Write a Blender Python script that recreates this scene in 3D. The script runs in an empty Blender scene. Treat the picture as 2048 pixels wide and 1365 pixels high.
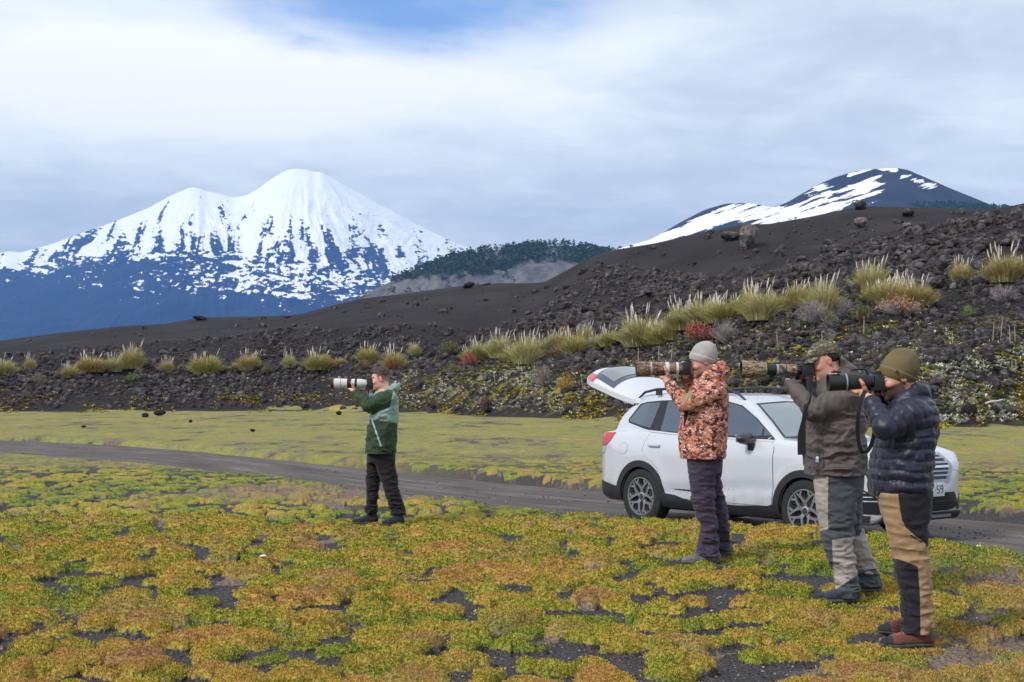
import bpy, bmesh, math, random, time
import numpy as np
from mathutils import Vector, Matrix
from mathutils.geometry import delaunay_2d_cdt
T0 = time.time()
scene = bpy.context.scene
COL = scene.collection
# ------------------------------------------------------------------ camera
F = 2844.0          # focal length in pixels of a 2048 px wide frame
YH = 777.0          # horizon row
EYE = 1.55          # eye height above the moss flat
cam_d = bpy.data.cameras.new('camera')
cam = bpy.data.objects.new('view_camera', cam_d)
COL.objects.link(cam)
cam.location = (0, 0, EYE)
cam.rotation_euler = (math.radians(90), 0, 0)
cam_d.sensor_width = 36.0
cam_d.lens = 36.0 * F / 2048.0
cam_d.shift_y = (YH - 682.5) / 2048.0
cam_d.clip_start = 0.1
cam_d.clip_end = 60000
scene.camera = cam
# ------------------------------------------------------------------ light
SUN_EL, SUN_AZ = math.radians(42), math.radians(-128)   # azimuth measured from +Y towards +X
w = bpy.data.worlds.new('World'); scene.world = w; w.use_nodes = True
nt = w.node_tree; nt.nodes.clear()
def N(t, kind, **kw):
    n = t.nodes.new(kind)
    for k, v in kw.items():
        if k.startswith('i_'):
            key = k[2:]
            key = int(key) if key.isdigit() else key.replace('_', ' ')
            n.inputs[key].default_value = v
        else: setattr(n, k, v)
    return n
def L(t, a, b): t.links.new(a, b)
def mathn(t, op, a, b=None, c=None, clamp=False):
    n = t.nodes.new('ShaderNodeMath'); n.operation = op; n.use_clamp = clamp
    for i, v in enumerate((a, b, c)):
        if v is None: continue
        if isinstance(v, (int, float)): n.inputs[i].default_value = v
        else: t.links.new(v, n.inputs[i])
    return n.outputs[0]
def mixc(t, fac, a, b, mode='MIX'):
    n = t.nodes.new('ShaderNodeMix'); n.data_type = 'RGBA'; n.blend_type = mode
    for s, v in ((n.inputs[0], fac), (n.inputs[6], a), (n.inputs[7], b)):
        if isinstance(v, (int, float)): s.default_value = v
        elif isinstance(v, tuple): s.default_value = v if len(v) == 4 else v + (1,)
        else: t.links.new(v, s)
    return n.outputs[2]
def ramp(t, fac, stops, interp='LINEAR'):
    n = t.nodes.new('ShaderNodeValToRGB'); n.color_ramp.interpolation = interp
    e = n.color_ramp.elements
    while len(e) < len(stops): e.new(0.5)
    for el, (p, c) in zip(e, stops):
        el.position = p; el.color = c if len(c) == 4 else tuple(c) + (1,)
    t.links.new(fac, n.inputs[0]); return n.outputs[0]
def maprange(t, v, a, b, c=0.0, d=1.0, smooth=True):
    n = t.nodes.new('ShaderNodeMapRange'); n.interpolation_type = 'SMOOTHSTEP' if smooth else 'LINEAR'
    for i, q in zip((1, 2, 3, 4), (a, b, c, d)): n.inputs[i].default_value = q
    t.links.new(v, n.inputs[0]); return n.outputs[0]

out = N(nt, 'ShaderNodeOutputWorld'); bg = N(nt, 'ShaderNodeBackground', i_Strength=0.10)
sky = N(nt, 'ShaderNodeTexSky', sky_type='NISHITA', sun_disc=False)
sky.sun_elevation = SUN_EL; sky.sun_rotation = SUN_AZ
sky.air_density = 1.0; sky.dust_density = 0.4; sky.ozone_density = 1.5
tc = N(nt, 'ShaderNodeTexCoord')
sep = N(nt, 'ShaderNodeSeparateXYZ'); L(nt, tc.outputs['Generated'], sep.inputs[0])
X, Y, Z = sep.outputs
zc = mathn(nt, 'MAXIMUM', Z, 0.0)
den = mathn(nt, 'ADD', zc, 0.10)
cv = N(nt, 'ShaderNodeCombineXYZ')
L(nt, mathn(nt, 'DIVIDE', X, den), cv.inputs[0]); L(nt, mathn(nt, 'DIVIDE', Y, den), cv.inputs[1])
def wn(scale, detail, rough, off=0.0, dist=0.0, sx=1.0):
    m = N(nt, 'ShaderNodeMapping'); L(nt, cv.outputs[0], m.inputs[0]); m.inputs['Location'].default_value = (off, off*.7, off*.3)
    m.inputs['Scale'].default_value = (sx, 1, 1)
    n = N(nt, 'ShaderNodeTexNoise'); L(nt, m.outputs[0], n.inputs['Vector'])
    n.inputs['Scale'].default_value = scale; n.inputs['Detail'].default_value = detail
    n.inputs['Roughness'].default_value = rough; n.inputs['Distortion'].default_value = dist
    return n.outputs['Fac']
n1 = wn(0.55, 4, 0.5, 3.1, 0.3); n2 = wn(1.9, 7, 0.60, 7.7, 0.5); n3 = wn(5.0, 6, 0.62, 1.3, 0.6)
# screen-free directional coordinates: tangent of azimuth and elevation seen from the flat
az = mathn(nt, 'DIVIDE', X, mathn(nt, 'MAXIMUM', Y, 0.05))
el = mathn(nt, 'DIVIDE', Z, mathn(nt, 'MAXIMUM', Y, 0.05))
front = maprange(nt, Y, 0.1, 0.5)
def blob(cx, cy, rx, ry):
    a = mathn(nt, 'DIVIDE', mathn(nt, 'SUBTRACT', az, cx), rx)
    b = mathn(nt, 'DIVIDE', mathn(nt, 'SUBTRACT', el, cy), ry)
    r = mathn(nt, 'SQRT', mathn(nt, 'ADD', mathn(nt, 'MULTIPLY', a, a), mathn(nt, 'MULTIPLY', b, b)))
    return mathn(nt, 'MULTIPLY', maprange(nt, r, 1.0, 0.0), front)
def pxd(x, y): return ((x - 1024) / F, (YH - y) / F)
nsum = mathn(nt, 'ADD', mathn(nt, 'MULTIPLY', n1, 0.36), mathn(nt, 'ADD', mathn(nt, 'MULTIPLY', n2, 0.40), mathn(nt, 'MULTIPLY', n3, 0.24)))
bright = mathn(nt, 'MULTIPLY', mathn(nt, 'SUBTRACT', nsum, 0.5), 3.0)
for (x, y, rx, ry, s) in ((120, 150, 900, 260, 0.85), (560, 170, 700, 150, 0.7), (1150, 260, 420, 170, 0.35), (2000, 200, 330, 120, 0.25), (1500, 560, 500, 120, 0.12),
                          (1250, 90, 500, 110, 0.25)):
    c = pxd(x, y); bright = mathn(nt, 'ADD', bright, mathn(nt, 'MULTIPLY', blob(c[0], c[1], rx/F, ry/F), s))
for (x, y, rx, ry, s) in ((1900, 90, 560, 130, 0.30), (1450, 180, 380, 90, 0.12), (150, 420, 520, 90, 0.12), (1200, 430, 600, 90, 0.12), (300, 400, 300, 40, 0.05)):
    c = pxd(x, y); bright = mathn(nt, 'SUBTRACT', bright, mathn(nt, 'MULTIPLY', blob(c[0], c[1], rx/F, ry/F), s))
cloud = ramp(nt, mathn(nt, 'ADD', mathn(nt, 'MULTIPLY', bright, 0.62), 0.52), [(0.0, (0.43, 0.47, 0.60)), (0.25, (0.53, 0.575, 0.70)), (0.5, (0.66, 0.71, 0.81)), (0.75, (0.84, 0.885, 0.94)), (1.0, (1.0, 1.0, 1.0))])
cloud = mixc(nt, 1.0, cloud, (9.2, 9.2, 9.0), 'MULTIPLY')
# a gap of clear blue high over the middle of the view, and thinner cloud to the sides
c = pxd(800, -30); gap = blob(c[0], c[1], 700/F, 210/F)
gapn = mathn(nt, 'ADD', gap, mathn(nt, 'MULTIPLY', mathn(nt, 'SUBTRACT', n2, 0.5), 2.0))
gapn = mathn(nt, 'ADD', gapn, mathn(nt, 'MULTIPLY', mathn(nt, 'SUBTRACT', n3, 0.5), 0.8))
hole = mathn(nt, 'MULTIPLY', maprange(nt, gapn, 0.0, 1.15), maprange(nt, gap, 0.0, .3))
hole2 = mathn(nt, 'MULTIPLY', maprange(nt, n1, 0.60, 0.74), maprange(nt, Z, 0.5, 0.75))
hole = mathn(nt, 'MAXIMUM', hole, mathn(nt, 'MULTIPLY', hole2, 0.7))
skyb = mixc(nt, 1.0, sky.outputs[0], (1.0, 1.0, 1.05), 'MULTIPLY')
skyb = mixc(nt, 0.6, skyb, (1.9, 3.6, 7.6))
final = mixc(nt, hole, cloud, skyb)
L(nt, final, bg.inputs[0]); L(nt, bg.outputs[0], out.inputs[0])
sd = bpy.data.lights.new('sun', 'SUN'); sd.energy = 2.0; sd.angle = math.radians(11); sd.color = (1.0, 0.96, 0.9)
so = bpy.data.objects.new('sun', sd); COL.objects.link(so)
sun_dir = Vector((math.sin(SUN_AZ)*math.cos(SUN_EL), math.cos(SUN_AZ)*math.cos(SUN_EL), math.sin(SUN_EL)))
so.rotation_euler = sun_dir.to_track_quat('Z', 'Y').to_euler()
scene.view_settings.view_transform = 'Standard'; scene.view_settings.look = 'None'
scene.view_settings.gamma = 1; scene.view_settings.exposure = 0.52
scene.cycles.use_denoising = True
try:
    scene.cycles.denoiser = 'OPENIMAGEDENOISE'; scene.cycles.denoising_prefilter = 'ACCURATE'
except Exception: pass
scene.cycles.max_bounces = 6; scene.cycles.diffuse_bounces = 2; scene.cycles.glossy_bounces = 3
scene.cycles.transmission_bounces = 6; scene.cycles.volume_bounces = 0; scene.cycles.transparent_max_bounces = 8
scene.cycles.caustics_reflective = False; scene.cycles.caustics_refractive = False
scene.cycles.sample_clamp_indirect = 4
# ------------------------------------------------------------------ helpers
def tag(o, label=None, cat=None, group=None, kind=None):
    if label: o['label'] = label
    if cat: o['category'] = cat
    if group: o['group'] = group
    if kind: o['kind'] = kind
    return o
def empty(name, loc=(0, 0, 0), rz=0.0):
    o = bpy.data.objects.new(name, None); COL.objects.link(o)
    o.location = loc; o.rotation_euler = (0, 0, rz); o.empty_display_size = .2
    return o
def mesh_np(name, V, Fc, mat=None, parent=None, smooth=True, attrs=None, loc=None, matidx=None, link=True):
    """one mesh object from numpy arrays; Fc is (n,3) or (n,4) or a list of those"""
    V = np.asarray(V, np.float32)
    if not isinstance(Fc, (list, tuple)) or np.ndim(Fc[0][0]) == 0: Fc = [Fc]
    Fc = [np.asarray(f, np.int32) for f in Fc if len(f)]
    me = bpy.data.meshes.new(name)
    nv = len(V); me.vertices.add(nv); me.vertices.foreach_set('co', V.ravel())
    tot = np.concatenate([np.full(len(f), f.shape[1], np.int32) for f in Fc])
    idx = np.concatenate([f.ravel() for f in Fc])
    me.loops.add(len(idx)); me.loops.foreach_set('vertex_index', idx)
    me.polygons.add(len(tot))
    me.polygons.foreach_set('loop_start', np.concatenate([[0], np.cumsum(tot)[:-1]]).astype(np.int32))
    me.polygons.foreach_set('use_smooth', np.full(len(tot), smooth, bool))
    if matidx is not None: me.polygons.foreach_set('material_index', np.asarray(matidx, np.int32))
    if attrs:
        for k, a in attrs.items():
            at = me.attributes.new(k, 'FLOAT', 'POINT'); at.data.foreach_set('value', np.asarray(a, np.float32))
    me.update(calc_edges=True)
    o = bpy.data.objects.new(name, me)
    if link: COL.objects.link(o)
    if mat is not None:
        for m in (mat if isinstance(mat, (list, tuple)) else [mat]): me.materials.append(m)
    if parent is not None: o.parent = parent
    if loc is not None: o.location = loc
    return o
class MB:
    """collects shapes into one mesh"""
    def __init__(s): s.v = []; s.q = []; s.t = []; s.n = 0
    def add(s, V, Q=None, Tn=None):
        V = np.asarray(V, float).reshape(-1, 3)
        s.v.append(V)
        if Q is not None and len(Q): s.q.append(np.asarray(Q, int).reshape(-1, 4) + s.n)
        if Tn is not None and len(Tn): s.t.append(np.asarray(Tn, int).reshape(-1, 3) + s.n)
        s.n += len(V); return s
    def box(s, c, d, R=None, bev=0.0):
        c = np.array(c, float); d = np.array(d, float) / 2
        if bev > 0:
            bm = bmesh.new(); bmesh.ops.create_cube(bm, size=2.0)
            for v in bm.verts: v.co = Vector(np.array(v.co) * d)
            bmesh.ops.bevel(bm, geom=list(bm.edges), offset=bev, segments=2, affect='EDGES', profile=.5)
            bm.verts.index_update(); V = np.array([v.co[:] for v in bm.verts])
            bmesh.ops.triangulate(bm, faces=bm.faces[:]); Tn = [[v.index for v in f.verts] for f in bm.faces]
            bm.free()
            if R is not None: V = V @ np.array(R).T
            return s.add(V + c, None, Tn)
        V = np.array([[x, y, z] for x in (-1, 1) for y in (-1, 1) for z in (-1, 1)], float) * d
        if R is not None: V = V @ np.array(R).T
        return s.add(V + c, [[0, 1, 3, 2], [4, 6, 7, 5], [0, 4, 5, 1], [2, 3, 7, 6], [0, 2, 6, 4], [1, 5, 7, 3]])
    def tube(s, pts, r, n=8, cap=True, flat=None):
        P = np.array(pts, float); m = len(P); r = np.broadcast_to(np.asarray(r, float), (m,))
        Tg = np.gradient(P, axis=0); Tg /= np.linalg.norm(Tg, axis=1, keepdims=True) + 1e-9
        up = np.array([0, 0, 1.0]) if abs(Tg[0][2]) < .9 else np.array([0, 1.0, 0])
        A = np.cross(Tg, up); A /= np.linalg.norm(A, axis=1, keepdims=True) + 1e-9
        B = np.cross(Tg, A)
        th = np.linspace(0, 2*np.pi, n, endpoint=False)
        fa, fb = (1, 1) if flat is None else flat
        V = P[:, None] + r[:, None, None] * (fa*np.cos(th)[None, :, None]*A[:, None] + fb*np.sin(th)[None, :, None]*B[:, None])
        Q = [[i*n+j, i*n+(j+1) % n, (i+1)*n+(j+1) % n, (i+1)*n+j] for i in range(m-1) for j in range(n)]
        V = V.reshape(-1, 3); Tn = []
        if cap:
            V = np.vstack([V, P[0], P[-1]]); a, b = m*n, m*n+1
            Tn = [[a, (j+1) % n, j] for j in range(n)] + [[b, (m-1)*n+j, (m-1)*n+(j+1) % n] for j in range(n)]
        return s.add(V, Q, Tn)
    def lathe(s, prof, n=24, M=None):
        """profile [(axial, radius)] revolved about local +x, then matrix M (4x4)"""
        pr = np.array(prof, float); m = len(pr); th = np.linspace(0, 2*np.pi, n, endpoint=False)
        V = np.stack([np.repeat(pr[:, 0], n), (pr[:, 1][:, None]*np.cos(th)).ravel(), (pr[:, 1][:, None]*np.sin(th)).ravel()], 1)
        Q = [[i*n+j, i*n+(j+1) % n, (i+1)*n+(j+1) % n, (i+1)*n+j] for i in range(m-1) for j in range(n)]
        if M is not None:
            M = np.array(M); V = V @ M[:3, :3].T + M[:3, 3]
        return s.add(V, Q)
    def arrays(s):
        V = np.concatenate(s.v); fs = []
        if s.q: fs.append(np.concatenate(s.q))
        if s.t: fs.append(np.concatenate(s.t))
        return V, fs
    def build(s, name, mat, parent=None, smooth=False, autosmooth=True, **kw):
        V, fs = s.arrays()
        o = mesh_np(name, V, fs, mat, parent, smooth=smooth or autosmooth, **kw)
        if autosmooth: sharpen(o)
        return o
def sharpen(o, ang=40):
    me = o.data; bm = bmesh.new(); bm.from_mesh(me)
    bmesh.ops.recalc_face_normals(bm, faces=bm.faces[:])
    for e in bm.edges:
        if len(e.link_faces) == 2 and e.calc_face_angle(0) > math.radians(ang): e.smooth = False
    bm.to_mesh(me); bm.free()
def copy_thing(o, loc=None, rot=None, scale=None, label=None, parent=None):
    c = o.copy(); COL.objects.link(c); c.parent = parent
    for ch in o.children: copy_thing(ch, parent=c)
    if loc is not None: c.location = loc
    if rot is not None: c.rotation_euler = rot
    if scale is not None: c.scale = (scale,)*3 if isinstance(scale, (int, float)) else scale
    if label: c['label'] = label
    return c
# noise ---------------------------------------------------------------
_rs = np.random.RandomState(11)
_tab = _rs.rand(64, 64, 64).astype(np.float32)*2-1
def vn(P, sc=1.0, off=0.0):
    P = np.asarray(P, np.float32)*np.float32(sc) + np.float32(off)
    i = np.floor(P).astype(np.int32); f = P - i; f = f*f*(3-2*f)
    a = i & 63; b = (i+1) & 63
    x0, y0, z0 = a[:, 0], a[:, 1], a[:, 2]; x1, y1, z1 = b[:, 0], b[:, 1], b[:, 2]
    fx, fy, fz = f[:, 0], f[:, 1], f[:, 2]
    c00 = _tab[x0, y0, z0]*(1-fx)+_tab[x1, y0, z0]*fx; c10 = _tab[x0, y1, z0]*(1-fx)+_tab[x1, y1, z0]*fx
    c01 = _tab[x0, y0, z1]*(1-fx)+_tab[x1, y0, z1]*fx; c11 = _tab[x0, y1, z1]*(1-fx)+_tab[x1, y1, z1]*fx
    return (c00*(1-fy)+c10*fy)*(1-fz)+(c01*(1-fy)+c11*fy)*fz
def fbm(P, sc=1.0, oc=4, gain=.5, off=0.0, ridged=False):
    s = 0; a = 1; t = 0
    for k in range(oc):
        n = vn(P, sc*(2.03**k), off+k*17.3)
        if ridged: n = 1-2*np.abs(n)
        s = s+a*n; t += a; a *= gain
    return s/t
def p2(x, y): return np.stack([x, y, np.zeros_like(x)], 1)
def hash2(i, j, s):
    h = (i.astype(np.int64)*73856093) ^ (j.astype(np.int64)*19349663) ^ (s*83492791)
    h = (h ^ (h >> 13))*1274126177 & 0x7fffffff
    return (h % 100003)/100003.0
def worley(x, y, cell, seed=1):
    x = x/cell; y = y/cell; ix = np.floor(x).astype(np.int64); iy = np.floor(y).astype(np.int64)
    best = np.full(len(x), 9.0); sec = np.full(len(x), 9.0); bid = np.zeros(len(x))
    for dx in (-1, 0, 1):
        for dy in (-1, 0, 1):
            a, b = ix+dx, iy+dy
            px = a+hash2(a, b, seed); py = b+hash2(a, b, seed+7)
            d = np.hypot(x-px, y-py); hid = hash2(a, b, seed+19)
            m = d < best
            sec = np.where(m, best, np.minimum(sec, d)); bid = np.where(m, hid, bid); best = np.where(m, d, best)
    return best*cell, sec*cell, bid
def sstep(a, b, x): t = np.clip((x-a)/(b-a), 0, 1); return t*t*(3-2*t)
# simple material ------------------------------------------------------
def newmat(name):
    m = bpy.data.materials.new(name); m.use_nodes = True
    t = m.node_tree; b = t.nodes['Principled BSDF']; return m, t, b
def pmat(name, col, rough=.6, metal=0.0, nscale=0, namp=.15, spec=.5, bump=0, bscale=200, coat=0, **kw):
    m, t, b = newmat(name)
    b.inputs['Base Color'].default_value = tuple(col)+(1,)
    b.inputs['Roughness'].default_value = rough; b.inputs['Metallic'].default_value = metal
    b.inputs['Specular IOR Level'].default_value = spec; b.inputs['Coat Weight'].default_value = coat
    tcn = N(t, 'ShaderNodeTexCoord')
    if nscale:
        n = N(t, 'ShaderNodeTexNoise', i_Scale=nscale, i_Detail=4.0); L(t, tcn.outputs['Object'], n.inputs['Vector'])
        f = maprange(t, n.outputs[0], .3, .7, 1-namp, 1+namp)
        mx = N(t, 'ShaderNodeVectorMath', operation='SCALE'); mx.inputs[0].default_value = col; L(t, f, mx.inputs['Scale'])
        L(t, mx.outputs[0], b.inputs['Base Color'])
    if bump:
        n = N(t, 'ShaderNodeTexNoise', i_Scale=bscale, i_Detail=3.0); L(t, tcn.outputs['Object'], n.inputs['Vector'])
        bp = N(t, 'ShaderNodeBump', i_Strength=bump, i_Distance=.01); L(t, n.outputs[0], bp.inputs['Height']); L(t, bp.outputs[0], b.inputs['Normal'])
    return m
# ------------------------------------------------------------------ terrain shape
XS = np.array([-900, 0, 300, 600, 850, 1000, 1150, 1250, 1400, 1550, 1700, 1850, 2048, 2300, 2900.])
def line(pairs):
    a = np.array(pairs, float); return lambda x: np.interp(x, a[:, 0], a[:, 1])
yl0 = line([(-900, 824), (0, 824), (600, 822), (850, 826), (1000, 832), (1250, 842), (1550, 856), (1800, 858), (2048, 852), (2900, 840)])
yl1 = line([(-900, 800), (0, 800), (400, 797), (600, 782), (800, 756), (1000, 742), (1250, 755), (1450, 745), (1700, 742), (2048, 708), (2900, 690)])
yl2 = line([(-900, 750), (0, 748), (400, 746), (700, 738), (900, 722), (1050, 712), (1180, 705), (1300, 688), (1400, 655), (1530, 615), (1660, 595), (1800, 590), (1900, 585), (2048, 565), (2900, 520)])
yl3 = line([(-900, 715), (0, 712), (250, 690), (500, 672), (650, 660), (850, 650), (960, 662), (1040, 648), (1120, 615), (1230, 600), (1400, 570), (1500, 545), (1620, 520), (1760, 480), (1900, 443), (2048, 414), (2300, 375), (2900, 330)])
yl4 = line([(-900, 720), (-200, 705), (0, 684), (120, 668), (240, 655), (330, 650), (400, 638), (560, 634), (600, 631), (640, 620), (720, 600), (830, 587), (940, 572), (1000, 569), (1060, 569), (1090, 566), (1130, 545), (1165, 525), (1210, 506), (1260, 497), (1310, 489), (1400, 468), (1480, 453), (1540, 450), (1620, 436), (1700, 419), (1730, 415), (1850, 418), (1990, 421), (2048, 416), (2300, 400), (2900, 380)])
Y1 = line([(-900, 95), (0, 97), (600, 92), (1000, 74), (1300, 62), (1600, 55), (2048, 62), (2900, 66)])
Y2 = line([(-900, 112), (0, 114), (600, 108), (1000, 88), (1300, 80), (1600, 76), (2048, 80), (2900, 82)])
Y3 = line([(-900, 150), (0, 150), (600, 145), (1000, 130), (1300, 118), (1600, 110), (2048, 106), (2900, 105)])
Y4 = line([(-900, 230), (0, 230), (600, 225), (1000, 215), (1080, 190), (1200, 175), (1500, 170), (2048, 175), (2900, 175)])
def big_z(X, Yd):
    """smooth height of the land at plan position (X, Y), metres"""
    Yd = np.maximum(Yd, 0.5)
    px = 1024 + F*X/Yd
    pc = np.clip(px, -900, 2900)
    y0 = yl0(pc); Y0 = F*EYE/(y0-YH)
    ks = [Y0, np.maximum(Y1(pc), Y0+8)]
    ks.append(np.maximum(Y2(pc), ks[-1]+12)); ks.append(np.maximum(Y3(pc), ks[-1]+20)); ks.append(np.maximum(Y4(pc), ks[-1]+30))
    zs = [np.zeros_like(pc)] + [EYE + (YH-l(pc))*k/F for l, k in zip((yl1, yl2, yl3, yl4), ks[1:])]
    # just behind the near right ridge the ground dips before the ash slope rises
    dip = sstep(1450, 1800, pc)*1.6
    ks = [ks[0]*0.8] + ks[:4] + [ks[3]+9, ks[4], ks[4]+60, ks[4]+400, np.full_like(pc, 4000.)]
    zs = [np.zeros_like(pc)] + zs[:4] + [zs[3]*1.01-dip*.9 + (zs[4]-zs[3])*.04, zs[4], zs[4]-9, zs[4]-30, np.full_like(pc, -20.)]
    K = np.stack(ks); Zk = np.stack(zs)
    n = K.shape[0]
    # monotone slopes (simple limited) then cubic hermite
    D = (Zk[1:]-Zk[:-1])/(K[1:]-K[:-1])
    M = np.zeros_like(Zk)
    pr = D[1:]*D[:-1]
    M[1:-1] = np.where(pr > 0, 2*D[1:]*D[:-1]/(D[1:]+D[:-1]+1e-12), 0)
    seg = np.clip((Yd[None] >= K).sum(0)-1, 0, n-2); ar = np.arange(len(pc))
    h = K[seg+1, ar]-K[seg, ar]; t = np.clip((Yd-K[seg, ar])/h, 0, 1)
    z0, z1, m0, m1 = Zk[seg, ar], Zk[seg+1, ar], M[seg, ar], M[seg+1, ar]
    z = z0*(1+2*t)*(1-t)**2 + z1*t*t*(3-2*t) + h*(m0*t*(1-t)**2 + m1*t*t*(t-1))
    return np.where(Yd < K[0], 0, z), px, K
# road ---------------------------------------------------------------
def w_(x, y, h=EYE): Yd = F*h/(y-YH); return ((x-1024)*Yd/F, Yd)
near_edge = np.array([(-60, 95.)]+[w_(x, y) for x, y in ((-500, 876), (0, 903), (250, 922), (500, 946), (750, 981), (1000, 1016), (1300, 1046), (1640, 1076), (1860, 1100), (2048, 1121), (2300, 1150))]+[(9.5, 5.), (13, -2)])
far_edge = np.array([(-70, 108.)]+[w_(x, y) for x, y in ((-500, 856), (0, 873), (250, 884), (400, 895), (700, 924), (1000, 953), (1200, 970), (1900, 1019), (2048, 1031), (2300, 1047))]+[(14, 6.), (18, -2)])
def poly_sd(P, poly):
    """signed distance of plan points to an open polyline, + on the far side"""
    best = np.full(len(P), 1e9); sg = np.zeros(len(P))
    for a, b in zip(poly[:-1], poly[1:]):
        d = b-a; t = np.clip(((P-a)@d)/(d@d), 0, 1); q = a+t[:, None]*d; dd = np.hypot(*(P-q).T)
        cr = d[0]*(P[:, 1]-a[1])-d[1]*(P[:, 0]-a[0])
        m = dd < best; best = np.where(m, dd, best); sg = np.where(m, np.sign(cr), sg)
    return best*sg
def road_sd(X, Yd):
    P = np.stack([X, Yd], 1)
    wob = .10*vn(p2(X, Yd), 1.3, 3)+.05*vn(p2(X, Yd), 5., 9)
    a = poly_sd(P, near_edge)+wob; b = poly_sd(P, far_edge)+wob*1.5
    return np.maximum(-a, b)          # <0 on the road
ROADZ = -0.155
SW = [  # gentle swells of the flat: x, y, radius, height
    (1.7, 11.9, 2.4, .12), (2.3, 10.2, 1.6, .04), (3.4, 13.6, 2.2, .06), (-1.5, 14.6, 2.0, .03), (-4, 10, 3, .05), (4.4, 9.3, 1.5, .03), (0.2, 7.4, 1.6, .04), (-2.4, 7.2, 1.4, -.04)]
def flat_z(X, Yd):
    z = .035*fbm(p2(X, Yd), .33, 2, off=5)
    for x, y, r, h in SW: z = z + h*np.exp(-((X-x)**2+(Yd-y)**2)/(r*r)*1.3)
    return z
def ground_h(X, Yd, detail=True):
    X = np.atleast_1d(np.asarray(X, float)); Yd = np.atleast_1d(np.asarray(Yd, float))
    z, px, K = big_z(X, Yd)
    nearw = 1-sstep(60, 110, Yd)
    z = z + flat_z(X, Yd)*(1-sstep(20, 60, Yd))
    return z, px, K
def y_of(px, py):
    """plan position of the land seen at photo pixel (px, py)"""
    Ys = np.exp(np.linspace(math.log(4), math.log(230), 700)); Xs = (px-1024)*Ys/F
    z = ground_h(Xs, Ys)[0]; yy = YH-F*(z-EYE)/Ys
    mn = np.minimum.accumulate(yy)
    i = np.searchsorted(-mn, -py)
    i = min(max(i, 1), len(Ys)-1)
    return Xs[i], Ys[i], z[i]
FEET = [(808, 1051, 172, .10), (770, 1052, 172, .14), (756, 1047, 172, -.09), (712, 1049, 172, -.04), (1440, 1126, 239, .10), (1402, 1128, 239, .11), (1372, 1129, 239, .13), (1465, 1111, 239, -.13), (1410, 1111, 239, -.08),
 (1719, 1204, 284, .11), (1675, 1205, 284, .13), (1634, 1206, 284, .15), (1762, 1183, 284, -.13), (1700, 1184, 284, -.08), (1867, 1293, 335, .11), (1815, 1295, 335, .13), (1768, 1297, 335, .15), (1852, 1268, 335, -.13), (1764, 1269, 335, -.08), (1805, 1269, 335, -.1)]
# ------------------------------------------------------------------ ground sheet
def cushions(X, Yd):
    """height and look of the moss cushions: returns (height m, moss 0..1, tint 0..1, brown 0..1)"""
    P = p2(X, Yd)
    wx = X+.09*vn(P, 3.1, 2)+.04*vn(P, 9, 4); wy = Yd+.09*vn(P, 3.1, 6)+.04*vn(P, 9, 8)
    f1, s1, i1 = worley(wx, wy*1.0, .31, 3); f2, s2, i2 = worley(wx, wy, .13, 5)
    lo = fbm(P, .22, 3, off=1.5); mid = fbm(P, .9, 3, off=4)
    keep = np.where(hash2((i1*9999).astype(int), (i1*777).astype(int), 5) < .94, 1, 0)
    lump = .16*fbm(P, 7, 3, off=81)
    dm1 = np.clip(1-(f1/(.185+.09*(i1-.5)))**2+lump, 0, 1.15)*keep; dm2 = np.clip(1-(f2/(.085+.03*(i2-.5)))**2+lump, 0, 1.1)
    worn = np.exp(-(((X-3.3)/1.7)**2+((Yd-8.6)/1.6)**2))*.35 + np.exp(-(((X+.5)/1.5)**2+((Yd-16)/1.2)**2))*.35 + .45*sstep(.14, .5, lo) + .5*np.exp(-(((X-4.8)/1.4)**2+((Yd-10.8)/1.5)**2))
    cover = dm1*.85 + dm2*.35 + .45*mid + .38*fbm(P, 2.6, 3, off=33) - .235 - worn*.5
    moss = sstep(.10, .38, cover)
    h = moss*(.004+.052*dm1**.85*(.55+.9*i1)+.019*dm2)+.004
    br = sstep(.05, .45, worn+.45*fbm(P, .8, 3, off=50)+.12*fbm(P, 4, 2, off=51))
    br = np.where((i1 > .93), np.maximum(br, .75), br)*(1-.3*moss)
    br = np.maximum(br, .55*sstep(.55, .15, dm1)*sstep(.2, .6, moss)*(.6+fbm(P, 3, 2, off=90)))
    tint = .25+.22*dm1+.42*(i1-.5)+.18*(i2-.5)+.30*fbm(P, .35, 3, off=60)+.38*fbm(P, 2.0, 4, off=62)
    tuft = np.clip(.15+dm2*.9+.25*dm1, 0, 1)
    return h, moss, tint, br, tuft
cols = np.arange(-640, 2700, 2.2)
rows_y = list(np.arange(1430, 880, -1.7)) + list(np.arange(880, 822, -1.2))
Yr = [F*EYE/(y-YH) for y in rows_y]
Yn = Yr[-1]
Yr = [y for y in Yr if y < 40]
far = list(np.arange(Yr[-1]+.25, 62, .25)) + list(np.arange(62, 125, .33)) + list(np.arange(125, 250, .8)) + [270, 300, 360, 450, 600, 900, 1500, 2600, 4000, 9000, 20000]
near = list(np.linspace(2.0, Yr[0], 14))[:-1]
Yr = np.array(near+Yr+far)
GX = (cols[None, :]-1024)/F*Yr[:, None]; GY = np.repeat(Yr[:, None], len(cols), 1)
gx, gy = GX.ravel(), GY.ravel()
gz, gpx, GK = ground_h(gx, gy)
gP = p2(gx, gy)
rsd = road_sd(gx, gy)
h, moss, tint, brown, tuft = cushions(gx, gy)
fade = 1-sstep(70, 100, gy)*.0
lawn = 1-sstep(-.5, .5, (gy-GK[1]+6*fbm(gP, .08, 3, off=8)+5*vn(gP, .5, 4))/4.0)      # moss flat
detail = (1-sstep(15, 34, gy))
moss = moss*lawn; h = h*lawn
farside = poly_sd(np.stack([gx, gy], 1), far_edge) > -1.0
shoulder = np.where(farside, sstep(-.03, .62, rsd), sstep(-.02, .24, rsd))
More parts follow.
